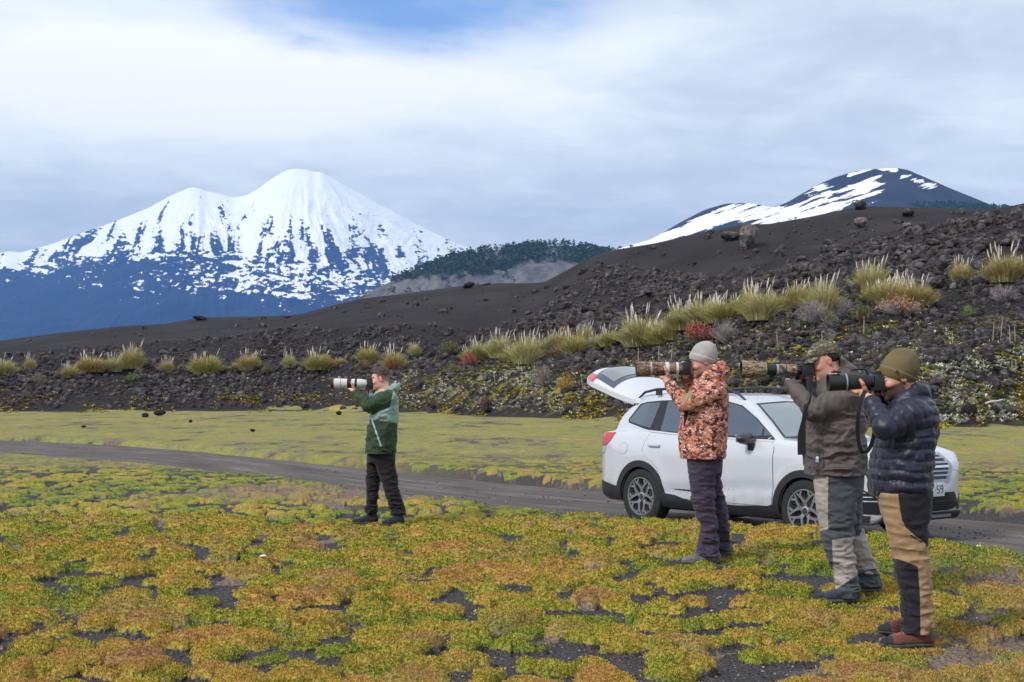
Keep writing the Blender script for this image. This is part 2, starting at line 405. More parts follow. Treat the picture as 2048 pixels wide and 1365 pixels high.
greenedge = np.exp(-np.clip(rsd, 0, 9)/.7)*(rsd > -.1)
tint = tint - .30*greenedge + .20*(1-sstep(5.5, 13, gy)) - .08*sstep(1.5, 4, gx)*(gy < 13) + .25*sstep(18, 30, gy)*fbm(p2(gx*.35, gy), .5, 3, off=44) + .07*sstep(20, 30, gy)
brown = np.clip(brown + sstep(16, 26, gy)*(.1+.8*fbm(p2(gx*.4, gy), .35, 4, off=47)) + .5*sstep(2, 6, gx)*sstep(22, 30, gy)*(.3+fbm(gP, .2, 3, off=49)), 0, 1)
moss = np.where(rsd < np.where(poly_sd(np.stack([gx, gy], 1), far_edge) > -1, .14+.30*(gy < 34), .12)+.12*vn(gP, 2.2, 5), moss*.2, moss)
# beyond the road cushions read as streaks of mixed colour
fm = np.clip(.58+.75*fbm(p2(gx*.6, gy*1.2), 1.1, 4, .6, off=71)+.25*vn(gP, .25, 3), .2, 1)
ff_ = sstep(24, 36, gy); moss = moss*(1-ff_)+lawn*fm*ff_
gz = gz + h*shoulder*(.12+.98*detail)
gz = gz + lawn*.005*vn(gP, 60, 1)*(gy < 14) + lawn*moss*.004*(_rs.rand(len(gx))-.5)*2*(gy < 18)*shoulder
gz = gz - (1-shoulder)*.21*(gy < 200)*sstep(.0, 1, lawn+.3)
# the ground meets the soles of the people standing on it
num = np.zeros(len(gx)); den_ = np.zeros(len(gx)); prs = np.zeros(len(gx)); prz = np.zeros(len(gx))
near_m = np.where((gy < 20) & (gy > 5))[0]
for fx, fy, fs, fv in FEET:
    D0 = F/fs; k = (D0-fv)/D0; wx_ = (fx-1024)*k*D0/F; wy_ = D0-fv; wz_ = EYE-(fy-YH)*k*D0/F
    d2_ = (gx[near_m]-wx_)**2+(gy[near_m]-wy_)**2; base_ = ground_h([wx_], [wy_])[0][0]
    w1 = np.exp(-d2_/1.0); num[near_m] += w1*(wz_-.045-base_); den_[near_m] += w1
    w2 = np.exp(-(d2_/.035)**2*.5); prs[near_m] = np.maximum(prs[near_m], w2); prz[near_m] = np.where(w2 >= prs[near_m]-1e-9, wz_, prz[near_m])
gz = gz+np.where(den_ > 0, num/np.maximum(den_, 1.0), 0)*shoulder
gz = gz*(1-prs*.92)+(prz-.012)*prs*.92
# lava: rough where the flow is, smooth where ash covers it
pyy = YH-F*(gz-EYE)/gy
u_bank = sstep(0, 1, (gy-GK[1])/6)
ashleft = sstep(0, 1, (gy-GK[4]+12*fbm(gP, .05, 3, off=3))/14)
rocky = u_bank*(1-ashleft)
rx = gpx
rocky_patch = sstep(-.15, .35, fbm(gP, .035, 3, off=21)+.25)
rocky = np.maximum(rocky*(.45+.55*rocky_patch), 0)
G3 = np.stack([gx, gy, gz*2], 1)
rid = fbm(G3, .55, 4, gain=.55, ridged=True)*.8+.5*fbm(G3, 2.2, 3, gain=.6, ridged=True, off=12)
lump = fbm(G3, .16, 3)
farf = 1-sstep(300, 800, gy)
crest = np.exp(-((gy-GK[3])/7.0)**2)
gz = gz + rocky*(.30*rid+.55*lump)*np.minimum(1, (gy-GK[1]).clip(0)/12+.2) + u_bank*ashleft*.28*fbm(gP, .05, 3)*farf + crest*(.22*rid+.15*lump-.1)*sstep(1100, 1500, np.abs(gpx-0)) + crest*(.2*rid)*(gpx < 1050)
# bring the skyline of the ash slopes back to its surveyed line, keeping its small roughness
G2 = gz.reshape(len(Yr), len(cols)); lim_ = np.searchsorted(Yr, 262); mn_ = (YH-F*(G2[:lim_]-EYE)/Yr[:lim_, None]).min(0)
df_ = yl4(np.clip(cols, -900, 2900))-mn_-2.0; df_ = np.convolve(np.pad(df_, 7, 'edge'), np.ones(15)/15, 'valid')
gz = gz - np.tile(df_, len(Yr))*gy/F*sstep(.25, .85, (gy-GK[3])/(GK[6]-GK[3]))*(gy < 5000)
herb = sstep(.1, .9, (gy-GK[1])/8+.2)*(1-sstep(0, 1, (gy-GK[2]-2)/7))*sstep(650, 1000, gpx)
def quads(nr, nc):
    i = np.arange(nr-1)[:, None]*nc+np.arange(nc-1)[None]; i = i.ravel()
    return np.stack([i, i+1, i+nc+1, i+nc], 1)
m_ground, t, b = newmat('moss_and_lava')
def attr(t, n): a = N(t, 'ShaderNodeAttribute', attribute_name=n); return a.outputs['Fac']
geo = N(t, 'ShaderNodeNewGeometry')
def tn(t, sc, det=4, rough=.6, vec=None, scale3=None, kind='ShaderNodeTexNoise'):
    v = vec if vec is not None else geo.outputs['Position']
    if scale3:
        mp = N(t, 'ShaderNodeMapping'); mp.inputs['Scale'].default_value = scale3; L(t, v, mp.inputs[0]); v = mp.outputs[0]
    n = N(t, kind); L(t, v, n.inputs['Vector']); n.inputs['Scale'].default_value = sc
    if kind == 'ShaderNodeTexNoise': n.inputs['Detail'].default_value = det; n.inputs['Roughness'].default_value = rough
    return n.outputs[0]
fine = tn(t, 55, 3, .7); fine2 = tn(t, 14, 3, .6); grain = tn(t, 120, 2, .6)
tv = mathn(t, 'ADD', attr(t, 'tint'), mathn(t, 'MULTIPLY', mathn(t, 'SUBTRACT', fine, .5), .75))
tv = mathn(t, 'ADD', tv, mathn(t, 'MULTIPLY', mathn(t, 'SUBTRACT', fine2, .5), .55))
mcol = ramp(t, tv, [(0.0, (.095, .135, .026)), (.22, (.150, .180, .027)), (.42, (.215, .205, .030)), (.62, (.31, .225, .040)), (.82, (.35, .200, .058)), (1.0, (.28, .135, .065))])
br_ = ramp(t, fine, [(.3, (.07, .05, .04)), (.5, (.20, .145, .11)), (.7, (.36, .28, .22))])
ash = ramp(t, mathn(t, 'ADD', mathn(t, 'MULTIPLY', grain, .6), mathn(t, 'MULTIPLY', fine, .4)), [(.33, (.016, .014, .015)), (.5, (.060, .054, .055)), (.6, (.12, .11, .11)), (.7, (.24, .22, .22))])
soil = mixc(t, maprange(t, attr(t, 'brown'), .15, .75), ash, br_)
cm = N(t, 'ShaderNodeVectorMath', operation='SCALE'); L(t, mcol, cm.inputs[0])
L(t, mathn(t, 'MULTIPLY', maprange(t, fine, .32, .66, .62, 1.60), maprange(t, attr(t, 'tuft'), 0, .8, .62, 1.12)), cm.inputs['Scale']); mcol = cm.outputs[0]  # crevice shade and dead moss base put into the colour, darker at low tuft
mm = maprange(t, mathn(t, 'ADD', attr(t, 'moss'), mathn(t, 'MULTIPLY', mathn(t, 'SUBTRACT', fine, .5), .5)), .35, .6)
mbr = mixc(t, mathn(t, 'MULTIPLY', attr(t, 'brown'), .65), mcol, (.25, .18, .12))
flatc = mixc(t, mm, soil, mbr)
lavan = tn(t, .35, 6, .65); lavan2 = tn(t, 2.6, 5, .7)
lav = ramp(t, mathn(t, 'ADD', mathn(t, 'MULTIPLY', lavan, .3), mathn(t, 'MULTIPLY', lavan2, .7)), [(.32, (.006, .005, .006)), (.5, (.024, .020, .022)), (.6, (.062, .052, .053)), (.72, (.15, .13, .13))])
ashs = ramp(t, tn(t, .10, 6, .6, scale3=(1, 1, 3)), [(.25, (.019, .0165, .018)), (.5, (.031, .027, .0285)), (.75, (.050, .043, .044))])
ashs = mixc(t, maprange(t, tn(t, 5.0, 4, .75), .56, .75, 0, .5), ashs, (.085, .073, .07))
lavc = mixc(t, attr(t, 'rocky'), ashs, lav)
hn = tn(t, 1.1, 4, .7); hn2 = tn(t, 4.5, 3, .7)
hc = mixc(t, maprange(t, hn, .5, .60), lavc, ramp(t, hn2, [(.35, (.10, .09, .03)), (.5, (.30, .25, .03)), (.65, (.22, .20, .10))]))
lavc = mixc(t, attr(t, 'herb'), lavc, hc)
b.inputs['Roughness'].default_value = .95; b.inputs['Specular IOR Level'].default_value = .12
fa = tn(t, 1.6, 4, .75, scale3=(1, .28, 1)); fb = tn(t, .30, 5, .7, scale3=(1, .45, 1)); fab = mathn(t, 'ADD', mathn(t, 'MULTIPLY', fa, .45), mathn(t, 'MULTIPLY', fb, .55))
fcol = ramp(t, fab, [(.41, (.085, .068, .052)), (.455, (.24, .19, .13)), (.49, (.22, .245, .055)), (.525, (.33, .31, .070)), (.555, (.24, .19, .11)), (.60, (.44, .31, .085))])
farl = mixc(t, .80, mixc(t, maprange(t, attr(t, 'moss'), .25, .8), (.19, .165, .12), mixc(t, .40, mbr, (.20, .215, .085))), fcol)
flatc = mixc(t, attr(t, 'farflat'), flatc, farl)
L(t, mixc(t, maprange(t, attr(t, 'lawn'), .3, .7), lavc, flatc), b.inputs['Base Color'])
bp = N(t, 'ShaderNodeBump', i_Strength=.7, i_Distance=.02); L(t, fine, bp.inputs['Height'])
bp2 = N(t, 'ShaderNodeBump', i_Strength=.6, i_Distance=.25); L(t, lavan2, bp2.inputs['Height']); L(t, bp.outputs[0], bp2.inputs['Normal']); L(t, bp2.outputs[0], b.inputs['Normal'])
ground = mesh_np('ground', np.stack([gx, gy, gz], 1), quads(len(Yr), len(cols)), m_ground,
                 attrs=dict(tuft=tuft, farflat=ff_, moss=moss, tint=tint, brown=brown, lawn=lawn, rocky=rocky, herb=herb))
tag(ground, 'moss flat with black ash between the cushions rising to a lava flow', 'ground', kind='structure')
# the wide land under and behind everything
V = []; Fq = []
for r in (0, 30, 400, 14000):
    for k in range(48):
        a = 2*math.pi*k/48; V.append((r*math.cos(a), r*math.sin(a), -.9 - (24 if r > 5000 else 0)-(3 if r == 400 else 0)))
for i in range(3):
    for k in range(48): Fq.append((i*48+k, i*48+(k+1) % 48, (i+1)*48+(k+1) % 48, (i+1)*48+k))
m_land = pmat('dark_land', (.06, .065, .05), .95, nscale=.01, namp=.4)
tag(mesh_np('land', V, Fq, m_land), kind='structure')
# ------------------------------------------------------------------ road
ra = [];
for A, B in zip(near_edge[:-1], near_edge[1:]):
    n = max(2, int(np.hypot(*(B-A))/.10)) if min(A[1], B[1]) < 60 else 40
    n = min(n, 260)
    for k in range(n): ra.append(A+(B-A)*k/n)
ra = np.array(ra)
# matching far points: by arc parameter across the strip
def at_param(poly, q):
    seg = np.hypot(*np.diff(poly, axis=0).T); s = np.concatenate([[0], np.cumsum(seg)]); return s
sn = at_param(near_edge, 0); sf = at_param(far_edge, 0)
sra = np.concatenate([[0], np.cumsum(np.hypot(*np.diff(ra, axis=0).T))])
ktn = np.interp(sra, sn, np.arange(len(near_edge)))
rb = np.stack([np.interp(ktn, np.arange(len(far_edge)), far_edge[:, 0]), np.interp(ktn, np.arange(len(far_edge)), far_edge[:, 1])], 1)
# smooth both edges
def smo(a, k=41):
    ker = np.hanning(k+2)[1:-1]; ker /= ker.sum(); p = np.pad(a, ((k//2, k//2), (0, 0)), 'edge')
    return np.stack([np.convolve(p[:, i], ker, 'valid') for i in (0, 1)], 1)
ra2, rb2 = smo(ra), smo(rb)
nw = 46; q = np.linspace(-.12, 1.12, nw)
RX = ra2[:, None, 0]*(1-q)+rb2[:, None, 0]*q; RY = ra2[:, None, 1]*(1-q)+rb2[:, None, 1]*q
QQ = np.repeat(q[None], len(ra2), 0).ravel()
rx_, ry_ = RX.ravel(), RY.ravel(); RP = p2(rx_, ry_)
rut = -.022*(np.exp(-((QQ-.30)/.07)**2)+np.exp(-((QQ-.72)/.07)**2)) + .035*(np.exp(-((QQ-0.02)/.06)**2)+np.exp(-((QQ-.98)/.06)**2))+.012*np.exp(-((QQ-.5)/.1)**2)
rz_ = ROADZ + rut + .008*vn(RP, 1.1, 3) + .004*vn(RP, 7, 3)
m_road, t, b = newmat('volcanic_gravel'); geo = N(t, 'ShaderNodeNewGeometry')
g1 = tn(t, 45, 4, .7); g2 = tn(t, .8, 4, .6)
aq = attr(t, 'across'); al = attr(t, 'along')
cvv = N(t, 'ShaderNodeCombineXYZ'); L(t, mathn(t, 'MULTIPLY', aq, 16), cvv.inputs[0]); L(t, mathn(t, 'MULTIPLY', al, .35), cvv.inputs[1])
stn = N(t, 'ShaderNodeTexNoise', i_Scale=1.0, i_Detail=5.0, i_Roughness=.65); L(t, cvv.outputs[0], stn.inputs['Vector'])
mixv = mathn(t, 'ADD', mathn(t, 'MULTIPLY', stn.outputs[0], .65), mathn(t, 'ADD', mathn(t, 'MULTIPLY', g1, .22), mathn(t, 'MULTIPLY', g2, .13)))
rc = ramp(t, mixv, [(.36, (.050, .040, .036)), (.5, (.100, .084, .075)), (.64, (.185, .160, .142))])
L(t, rc, b.inputs['Base Color']); b.inputs['Roughness'].default_value = .85; b.inputs['Specular IOR Level'].default_value = .25
bp = N(t, 'ShaderNodeBump', i_Strength=.6, i_Distance=.01); L(t, g1, bp.inputs['Height']); L(t, bp.outputs[0], b.inputs['Normal'])
road = mesh_np('road', np.stack([rx_, ry_, rz_], 1), quads(len(ra2), nw), m_road, attrs=dict(across=QQ, along=np.repeat(sra[:, None], nw, 1).ravel()))
tag(road, 'dark volcanic gravel track crossing the moss flat', 'road', kind='structure')
# ------------------------------------------------------------------ far mountains
def mountain(name, sky_pts, D, depth, back, mat, label, x0, x1, step, snowfn, rough=1.0, base=-15, nrow=260, prof=1.25, gull=None, blur=(60, 160, 320)):
    sp = np.array(sky_pts, float); px = np.arange(x0, x1, step); n = len(px)
    # smooth skyline
    ry = np.interp(px, sp[:, 0], sp[:, 1]); k = max(3, int(14/step)) | 1
    ry = np.convolve(np.pad(ry, k//2, 'edge'), np.ones(k)/k, 'valid')
    Zr = EYE+(YH-ry)*D/F; Xr = (px-1024)*D/F
    levels = [Zr]
    for wd_ in blur:
        kk = int(wd_/step) | 1; ker = np.hanning(kk+2)[1:-1]; ker /= ker.sum(); levels.append(np.convolve(np.pad(Zr, kk//2, 'edge'), ker, 'valid'))
    tf = np.linspace(0, 1, nrow)**1.05      # front rows: 0 ridge .. 1 foot
    tb = np.linspace(0, 1, 30)[1:]
    T = np.concatenate([-tb[::-1], tf])
    X = np.repeat(Xr[None], len(T), 0); Tg = np.repeat(T[:, None], n, 1)
    Yg = D - np.where(Tg > 0, Tg*depth, Tg*back)
    X = X*(Yg/D)
    LV = np.stack(levels); q_ = np.clip(np.abs(T)*len(blur)*1.6, 0, len(blur)-1e-6); qi = q_.astype(int); qf = (q_-qi)[:, None]
    Zrow = LV[qi]*(1-qf)+LV[qi+1]*qf
    H = (Zrow-base)
    Zg = base+np.where(Tg > 0, H*(1-Tg)**prof, H*(1+Tg))
    P = np.stack([X.ravel(), Yg.ravel(), Zg.ravel()], 1)
    zz = P[:, 2].copy(); am = np.minimum(1, np.abs(Tg.ravel())*7+.06)
    sc = 1.0/D
    r1 = fbm(P, 30*sc, 5, .5, ridged=True); r2 = fbm(P, 130*sc, 4, .55, off=9)
    zz += rough*am*D*(.0022*r1+.0007*r2)*np.clip((1-Tg.ravel())*5, 0, 1)
    if gull is not None: zz += gull(P, Tg.ravel(), X.ravel(), n)*am
    P2 = P.copy(); P2[:, 2] = zz
    pyx = YH-F*(zz-EYE)/P2[:, 1]; pxx = 1024+F*P2[:, 0]/P2[:, 1]
    sn = snowfn(pxx, pyx, P, r1, r2)
    o = mesh_np(name, P2, quads(len(T), n)[:, ::-1], mat, attrs=dict(snow=sn))
    return tag(o, label, 'mountain', kind='structure')
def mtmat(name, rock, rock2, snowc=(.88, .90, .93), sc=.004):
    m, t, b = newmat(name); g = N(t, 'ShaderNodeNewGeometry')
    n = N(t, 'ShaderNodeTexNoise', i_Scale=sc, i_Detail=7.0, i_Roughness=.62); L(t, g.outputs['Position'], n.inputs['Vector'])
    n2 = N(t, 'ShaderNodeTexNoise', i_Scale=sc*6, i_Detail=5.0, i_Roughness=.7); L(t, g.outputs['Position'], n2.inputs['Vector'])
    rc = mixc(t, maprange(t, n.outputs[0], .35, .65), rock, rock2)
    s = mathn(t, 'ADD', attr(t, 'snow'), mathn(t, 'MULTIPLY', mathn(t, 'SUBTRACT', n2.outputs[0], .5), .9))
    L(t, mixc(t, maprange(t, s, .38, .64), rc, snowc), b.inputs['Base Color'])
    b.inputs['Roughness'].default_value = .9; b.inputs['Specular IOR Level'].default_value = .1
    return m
VD = 9000.0
def snow_volcano(px, py, P, r1, r2):
    # radial coordinates about the two summits
    d = np.where(px < 455, 1, 0)
    ax = np.where(d, 390, 610); ay = np.where(d, 330, 290)
    ang = np.arctan2(px-ax, py-ay); rad = np.hypot(px-ax, py-ay)
    Q = np.stack([ang*rad*.03+ang*12+.8*vn(p2(px, py), .02, 3), rad*.018, np.zeros_like(px)], 1)
    st = fbm(Q*np.array([1, 1, 1]), 1.0, 5, .6, off=2)
    Q2 = np.stack([px*.034+py*.02, py*.125-px*.012, np.zeros_like(px)], 1); bl = fbm(Q2, 1.0, 5, .66, off=5)
    snowline = np.interp(px, [-300, 0, 120, 260, 400, 480, 560, 650, 740, 850, 960, 1100], [520, 530, 515, 508, 500, 503, 520, 528, 542, 552, 545, 520])
    Q3 = np.stack([px*.12+py*.05, py*.30-px*.03, np.zeros_like(px)], 1); sp = fbm(Q3, 1.0, 4, .7, off=15)
    a = (snowline-py)/60.0
    cov = np.interp(a, [-2.2, -1.3, -.7, -.25, .1, .5, 1.1, 1.8, 3], [-.75, -.33, -.13, -.03, .04, .13, .26, .42, .9])
    zone = np.exp(-((px-560)/230.)**2)*np.exp(-((py-560)/60.)**2)
    cov = cov + .30*zone*(a < -.2)*np.clip(-a-.2, 0, 1) - .35*sstep(330, 60, px)*sstep(0, -1, a)
    nz = np.where(a > 0, .66*st+.16*bl+.40*sp, .20*st+.40*bl+.62*sp)
    s = .5+2.6*(nz*1.15+cov)
    # dark notches near the crest of the lower summit and rim of the upper
    for x, y, rx, ry, w in ((372, 385, 14, 5, .9), (440, 415, 12, 22, .75), (605, 340, 18, 3, .9), (655, 363, 8, 7, .6), (530, 440, 16, 14, .65), (590, 455, 14, 22, .5), (415, 470, 22, 7, .5), (460, 405, 20, 10, .25)):
        s = s - w*np.exp(-((px-x)/rx)**2-((py-y)/ry)**2)*(.6+.9*np.clip(st+bl+.1, 0, 1))
    dark = np.exp(-((px-690)/70.)**2-((py-508)/12.)**2)+np.exp(-((px-300)/120.)**2-((py-540)/20.)**2)
    return s-.7*dark*sstep(2.5, 0, np.abs(a))
def gully(P, T):
    px = 1024+F*P[:, 0]/P[:, 1]; py = YH-F*(P[:, 2]-EYE)/P[:, 1]; d = px < 455
    ax = np.where(d, 390, 610); ay = np.where(d, 330, 290); ang = np.arctan2(px-ax, py-ay); rad = np.hypot(px-ax, py-ay)
    r_ = fbm(np.stack([ang*6+.6*vn(P, .0016, 1), rad*.008, 0*px], 1), 1.0, 5, .6, off=6, ridged=True)
    return 20*r_*np.clip(rad/160., .15, 1)
m_v = mtmat('haze_blue_rock_and_snow', (.004, .018, .095), (.014, .028, .11))  # distance haze put into the rock colour as blue, besides the haze box
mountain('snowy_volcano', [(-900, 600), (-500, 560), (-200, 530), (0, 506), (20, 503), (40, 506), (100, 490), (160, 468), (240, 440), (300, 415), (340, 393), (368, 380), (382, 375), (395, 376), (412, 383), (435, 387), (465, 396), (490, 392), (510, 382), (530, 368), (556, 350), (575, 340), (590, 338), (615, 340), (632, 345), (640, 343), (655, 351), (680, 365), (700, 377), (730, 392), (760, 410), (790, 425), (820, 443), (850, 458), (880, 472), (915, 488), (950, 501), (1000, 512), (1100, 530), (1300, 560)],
         VD, 4200, 2500, m_v, 'twin peaked snow capped volcano with rock slopes painted haze blue', -620, 1300, 1.6, snow_volcano, prof=1.35, nrow=320, gull=lambda P, T, X_, n: gully(P, T))
def snow_cones(px, py, P, r1, r2):
    Q = np.stack([px*.03+py*.05, py*.26+px*.09*np.where(px < 1560, 1, .9), np.zeros_like(px)], 1); st = fbm(Q, 1.0, 4, .6, off=3)
    Qb = np.stack([px*.02, py*.03, np.zeros_like(px)], 1); bl = fbm(Qb, 1, 4, .6)
    def bandm(pts, w):   # band around a polyline
        best = np.full(len(px), 1e9)
        for (x1, y1), (x2, y2) in zip(pts[:-1], pts[1:]):
            tt = np.clip(((px-x1)*(x2-x1)+(py-y1)*(y2-y1))/((x2-x1)**2+(y2-y1)**2), 0, 1)
            best = np.minimum(best, np.hypot(px-x1-tt*(x2-x1), (py-y1-tt*(y2-y1))*1.2))
        return 1-best/w
    s = bandm([(1225, 500), (1300, 484), (1390, 458), (1470, 428), (1540, 413)], 13)+.5
    s = np.maximum(s, bandm([(1380, 455), (1460, 420), (1530, 412)], 15)+.45)
    s = np.maximum(s, bandm([(1540, 438), (1590, 418), (1640, 393)], 26)+.55)
    s = np.maximum(s, bandm([(1600, 430), (1680, 405), (1745, 370)], 26)+.25+.4*st)
    s = np.maximum(s, bandm([(1700, 350), (1745, 338), (1790, 340)], 7)+.25)
    s = np.maximum(s, bandm([(1805, 352), (1865, 372)], 10)+.05+.9*st)
    s = np.maximum(s, bandm([(1440, 440), (1500, 436), (1560, 442)], 9)+.05+.8*st)
    s = np.maximum(s, bandm([(1290, 492), (1340, 482), (1400, 476)], 12)+.1+1.0*st)
    return .5+1.0*(np.minimum(s, 1.05)-.5)+1.35*st+.8*bl-.17
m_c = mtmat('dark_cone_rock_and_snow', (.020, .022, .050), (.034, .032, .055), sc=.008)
mountain('ash_cone_mountain', [(1000, 560), (1150, 520), (1215, 503), (1240, 497), (1300, 480), (1330, 464), (1352, 450), (1380, 435), (1410, 420), (1450, 408), (1485, 406), (1515, 409), (1545, 416), (1575, 405), (1600, 390), (1640, 368), (1670, 355), (1700, 346), (1740, 339), (1790, 336), (1815, 340), (1850, 355), (1900, 377), (1950, 397), (2000, 418), (2060, 440), (2200, 480), (2500, 540)],
         3800, 1300, 1500, m_c, 'dark rounded volcanic cones streaked with snow', 1000, 2500, 1.6, snow_cones, prof=1.1, nrow=200, rough=.55)
# wooded hill with bare cliffs
m_h, t, b = newmat('cliff_rock'); g = N(t, 'ShaderNodeNewGeometry')
n = N(t, 'ShaderNodeTexNoise', i_Scale=.02, i_Detail=8.0, i_Roughness=.7); mp = N(t, 'ShaderNodeMapping'); mp.inputs['Scale'].default_value = (1.6, 1, .45); L(t, g.outputs['Position'], mp.inputs[0]); L(t, mp.outputs[0], n.inputs['Vector'])
L(t, ramp(t, n.outputs[0], [(.3, (.03, .032, .04)), (.45, (.075, .07, .075)), (.55, (.15, .13, .13)), (.62, (.10, .085, .08)), (.72, (.24, .19, .17))]), b.inputs['Base Color']); b.inputs['Roughness'].default_value = .95
hill_sky = [(600, 660), (700, 606), (745, 580), (790, 560), (830, 545), (870, 530), (900, 518), (930, 513), (960, 504), (1000, 500), (1050, 495), (1100, 492), (1135, 491), (1170, 498), (1200, 505), (1230, 508), (1300, 520), (1500, 560)]
HD = 2600.
hillo = mountain('wooded_hill', hill_sky, HD, 560, 800, m_h, 'distant hill with bare grey cliffs below dark trees', 560, 1500, 2.2, lambda px, py, P, r1, r2: np.zeros_like(px), rough=2.0, prof=.75, nrow=150, base=-5)
hillo['category'] = 'hill'
# ------------------------------------------------------------------ sampling the finished land
NR, NC = len(Yr), len(cols)
GZ = gz.reshape(NR, NC)
SCY = YH-F*(GZ-EYE)/Yr[:, None]
def land_z(X, Yd):
    X = np.atleast_1d(X).astype(float); Yd = np.atleast_1d(Yd).astype(float)
    px = 1024+F*X/Yd; c = np.clip((px-cols[0])/(cols[1]-cols[0]), 0, NC-1.001); r = np.clip(np.interp(Yd, Yr, np.arange(NR)), 0, NR-1.001)
    ci = c.astype(int); ri = r.astype(int); fc = c-ci; fr = r-ri
    return (GZ[ri, ci]*(1-fc)+GZ[ri, ci+1]*fc)*(1-fr)+(GZ[ri+1, ci]*(1-fc)+GZ[ri+1, ci+1]*fc)*fr
_lim = np.searchsorted(Yr, 240)
MINY = np.minimum.accumulate(SCY[:_lim], axis=0)
def at(px, py):
    """plan position and height of the land seen at photo pixel (px, py)"""
    c = int(round((px-cols[0])/(cols[1]-cols[0]))); c = min(max(c, 0), NC-1)
    i = int(np.searchsorted(-MINY[:, c], -py)); i = min(max(i, 1), _lim-1)
    return (px-1024)*Yr[i]/F, Yr[i], GZ[i, c]
rnd = np.random.RandomState(5)
# ------------------------------------------------------------------ lava rocks
def ico(sub):
    bm = bmesh.new(); bmesh.ops.create_icosphere(bm, subdivisions=sub, radius=1.0)
    bm.verts.index_update()
    V = np.array([v.co[:] for v in bm.verts]); Tn = np.array([[v.index for v in f.verts] for f in bm.faces]); bm.free(); return V, Tn
def rockshape(sub, seed, amp=.35, squash=(1, .85, .7)):
    V, Tn = ico(sub); n = fbm(V, 1.1, 4, .6, off=seed*7.7, ridged=True); n2 = fbm(V, .7, 2, off=seed*3.1)
    V = V*(1+amp*n+.35*n2)[:, None]*np.array(squash); return V, Tn
m_rock, t, b = newmat('lava_rock'); g = N(t, 'ShaderNodeNewGeometry'); oi = N(t, 'ShaderNodeObjectInfo')
n = N(t, 'ShaderNodeTexNoise', i_Scale=2.2, i_Detail=6.0, i_Roughness=.7); L(t, g.outputs['Position'], n.inputs['Vector'])
n2 = N(t, 'ShaderNodeTexNoise', i_Scale=.45, i_Detail=3.0); L(t, g.outputs['Position'], n2.inputs['Vector'])
c1 = ramp(t, n.outputs[0], [(.3, (.012, .010, .012)), (.48, (.045, .040, .042)), (.60, (.115, .105, .105)), (.74, (.24, .23, .22))])
c2 = ramp(t, n.outputs[0], [(.3, (.012, .009, .009)), (.5, (.055, .042, .040)), (.62, (.12, .098, .09)), (.76, (.24, .21, .19))])
L(t, mixc(t, maprange(t, n2.outputs[0], .45, .6), c1, c2), b.inputs['Base Color']); b.inputs['Roughness'].default_value = .95; b.inputs['Specular IOR Level'].default_value = .15
bp = N(t, 'ShaderNodeBump', i_Strength=.8, i_Distance=.12); L(t, n.outputs[0], bp.inputs['Height']); L(t, bp.outputs[0], b.inputs['Normal'])
m_rockg = pmat('grey_boulder', (.15, .13, .12), .95, nscale=3, namp=.5, spec=.1, bump=1, bscale=6)
m_rockd = pmat('black_scoria', (.022, .018, .020), .95, nscale=9, namp=.6, spec=.15, bump=1, bscale=14)
rock_me = []
for k in range(8):
    V, Tn = rockshape(2, k, .42, (1, .8+.05*k % .3, .62+.04*(k % 4)))
    o = mesh_np('lava_rock', V, Tn, m_rock, smooth=False, link=False); rock_me.append(o.data)
named = [  # px, py(base), width px, mat, label, squash
 (1496, 498, 54, m_rockg, 'large round grey boulder alone on the ash slope under the dark cones', 1.0),
 (1458, 482, 40, m_rock, 'flat dark rock just left of the large round boulder', .5),
 (1722, 420, 34, m_rock, 'low jagged rock on the skyline of the ash hill below the cones', .5),
 (1815, 434, 32, m_rock, 'dark jagged rock on the upper ash slope near its skyline', .5),
 (1722, 458, 26, m_rockg, 'grey rock with a small one beside it high on the ash slope', .9),
 (1814, 457, 26, m_rockg, 'pale flat rock high on the ash slope beyond the rocky ridge', .5),
 (1937, 833, 36, m_rockd, 'larger of two black scoria boulders on the moss at the right', .75),
 (1988, 831, 29, m_rockd, 'smaller flat black scoria boulder beside the larger one at right', .55),
 (290, 835, 20, m_rockd, 'left piece of the low black rock heap at the edge of the moss flat', .45),
 (318, 832, 24, m_rockd, 'right piece of the low black rock heap at the edge of the moss flat', .5),
 (678, 831, 10, m_rockd, 'small black stone on the moss edge below the white telephoto lens', .8),
 (975, 827, 17, m_rockd, 'round black stone at the moss edge in the middle of the photo', .8),
 (866, 820, 12, m_rockd, 'small dark stone behind the green jacket at the moss edge', .8),
 (505, 865, 11, m_rockd, 'small black stone lying on the far moss flat', .7),
 (381, 846, 9, m_rockd, 'tiny black stone on the far moss near the lava bank', .8),
 (167, 856, 10, m_rockd, 'tiny flat dark stone on the far moss at the left', .5),
 (1168, 818, 18, m_rockd, 'dark flat stone on the mossy slope left of the open tailgate', .6),
 (253, 652, 9, m_rock, 'small upright rock on the skyline of the left ash ridge', 1.4),
 (400, 641, 26, m_rock, 'long flat rock on the skyline of the left ash ridge', .3),
 (575, 636, 14, m_rock, 'thin dark rock on the skyline in front of the volcano foot', .3),
 (938, 577, 26, m_rock, 'jagged dark rock heap on the ash skyline below the cliffs', .5),
 (973, 571, 20, m_rock, 'flat rock slab right of the jagged heap on the ash skyline', .25),
]
def place_rock(px, py, wpx, me, sq=.7, rz=0, sink=.25, mat=None):
    X, Yd, z = at(px, py); r = wpx*.5*Yd/F
    o = bpy.data.objects.new('lava_rock', me); COL.objects.link(o)
    o.scale = (r, r*.8, r*sq); o.rotation_euler = (rnd.rand()*.4-.2, rnd.rand()*.4-.2, rz)
    o.location = (X, Yd, z+r*sq*(.8-sink))
    if mat:
        me2 = me.copy(); me2.materials.clear(); me2.materials.append(mat); o.data = me2
    return o
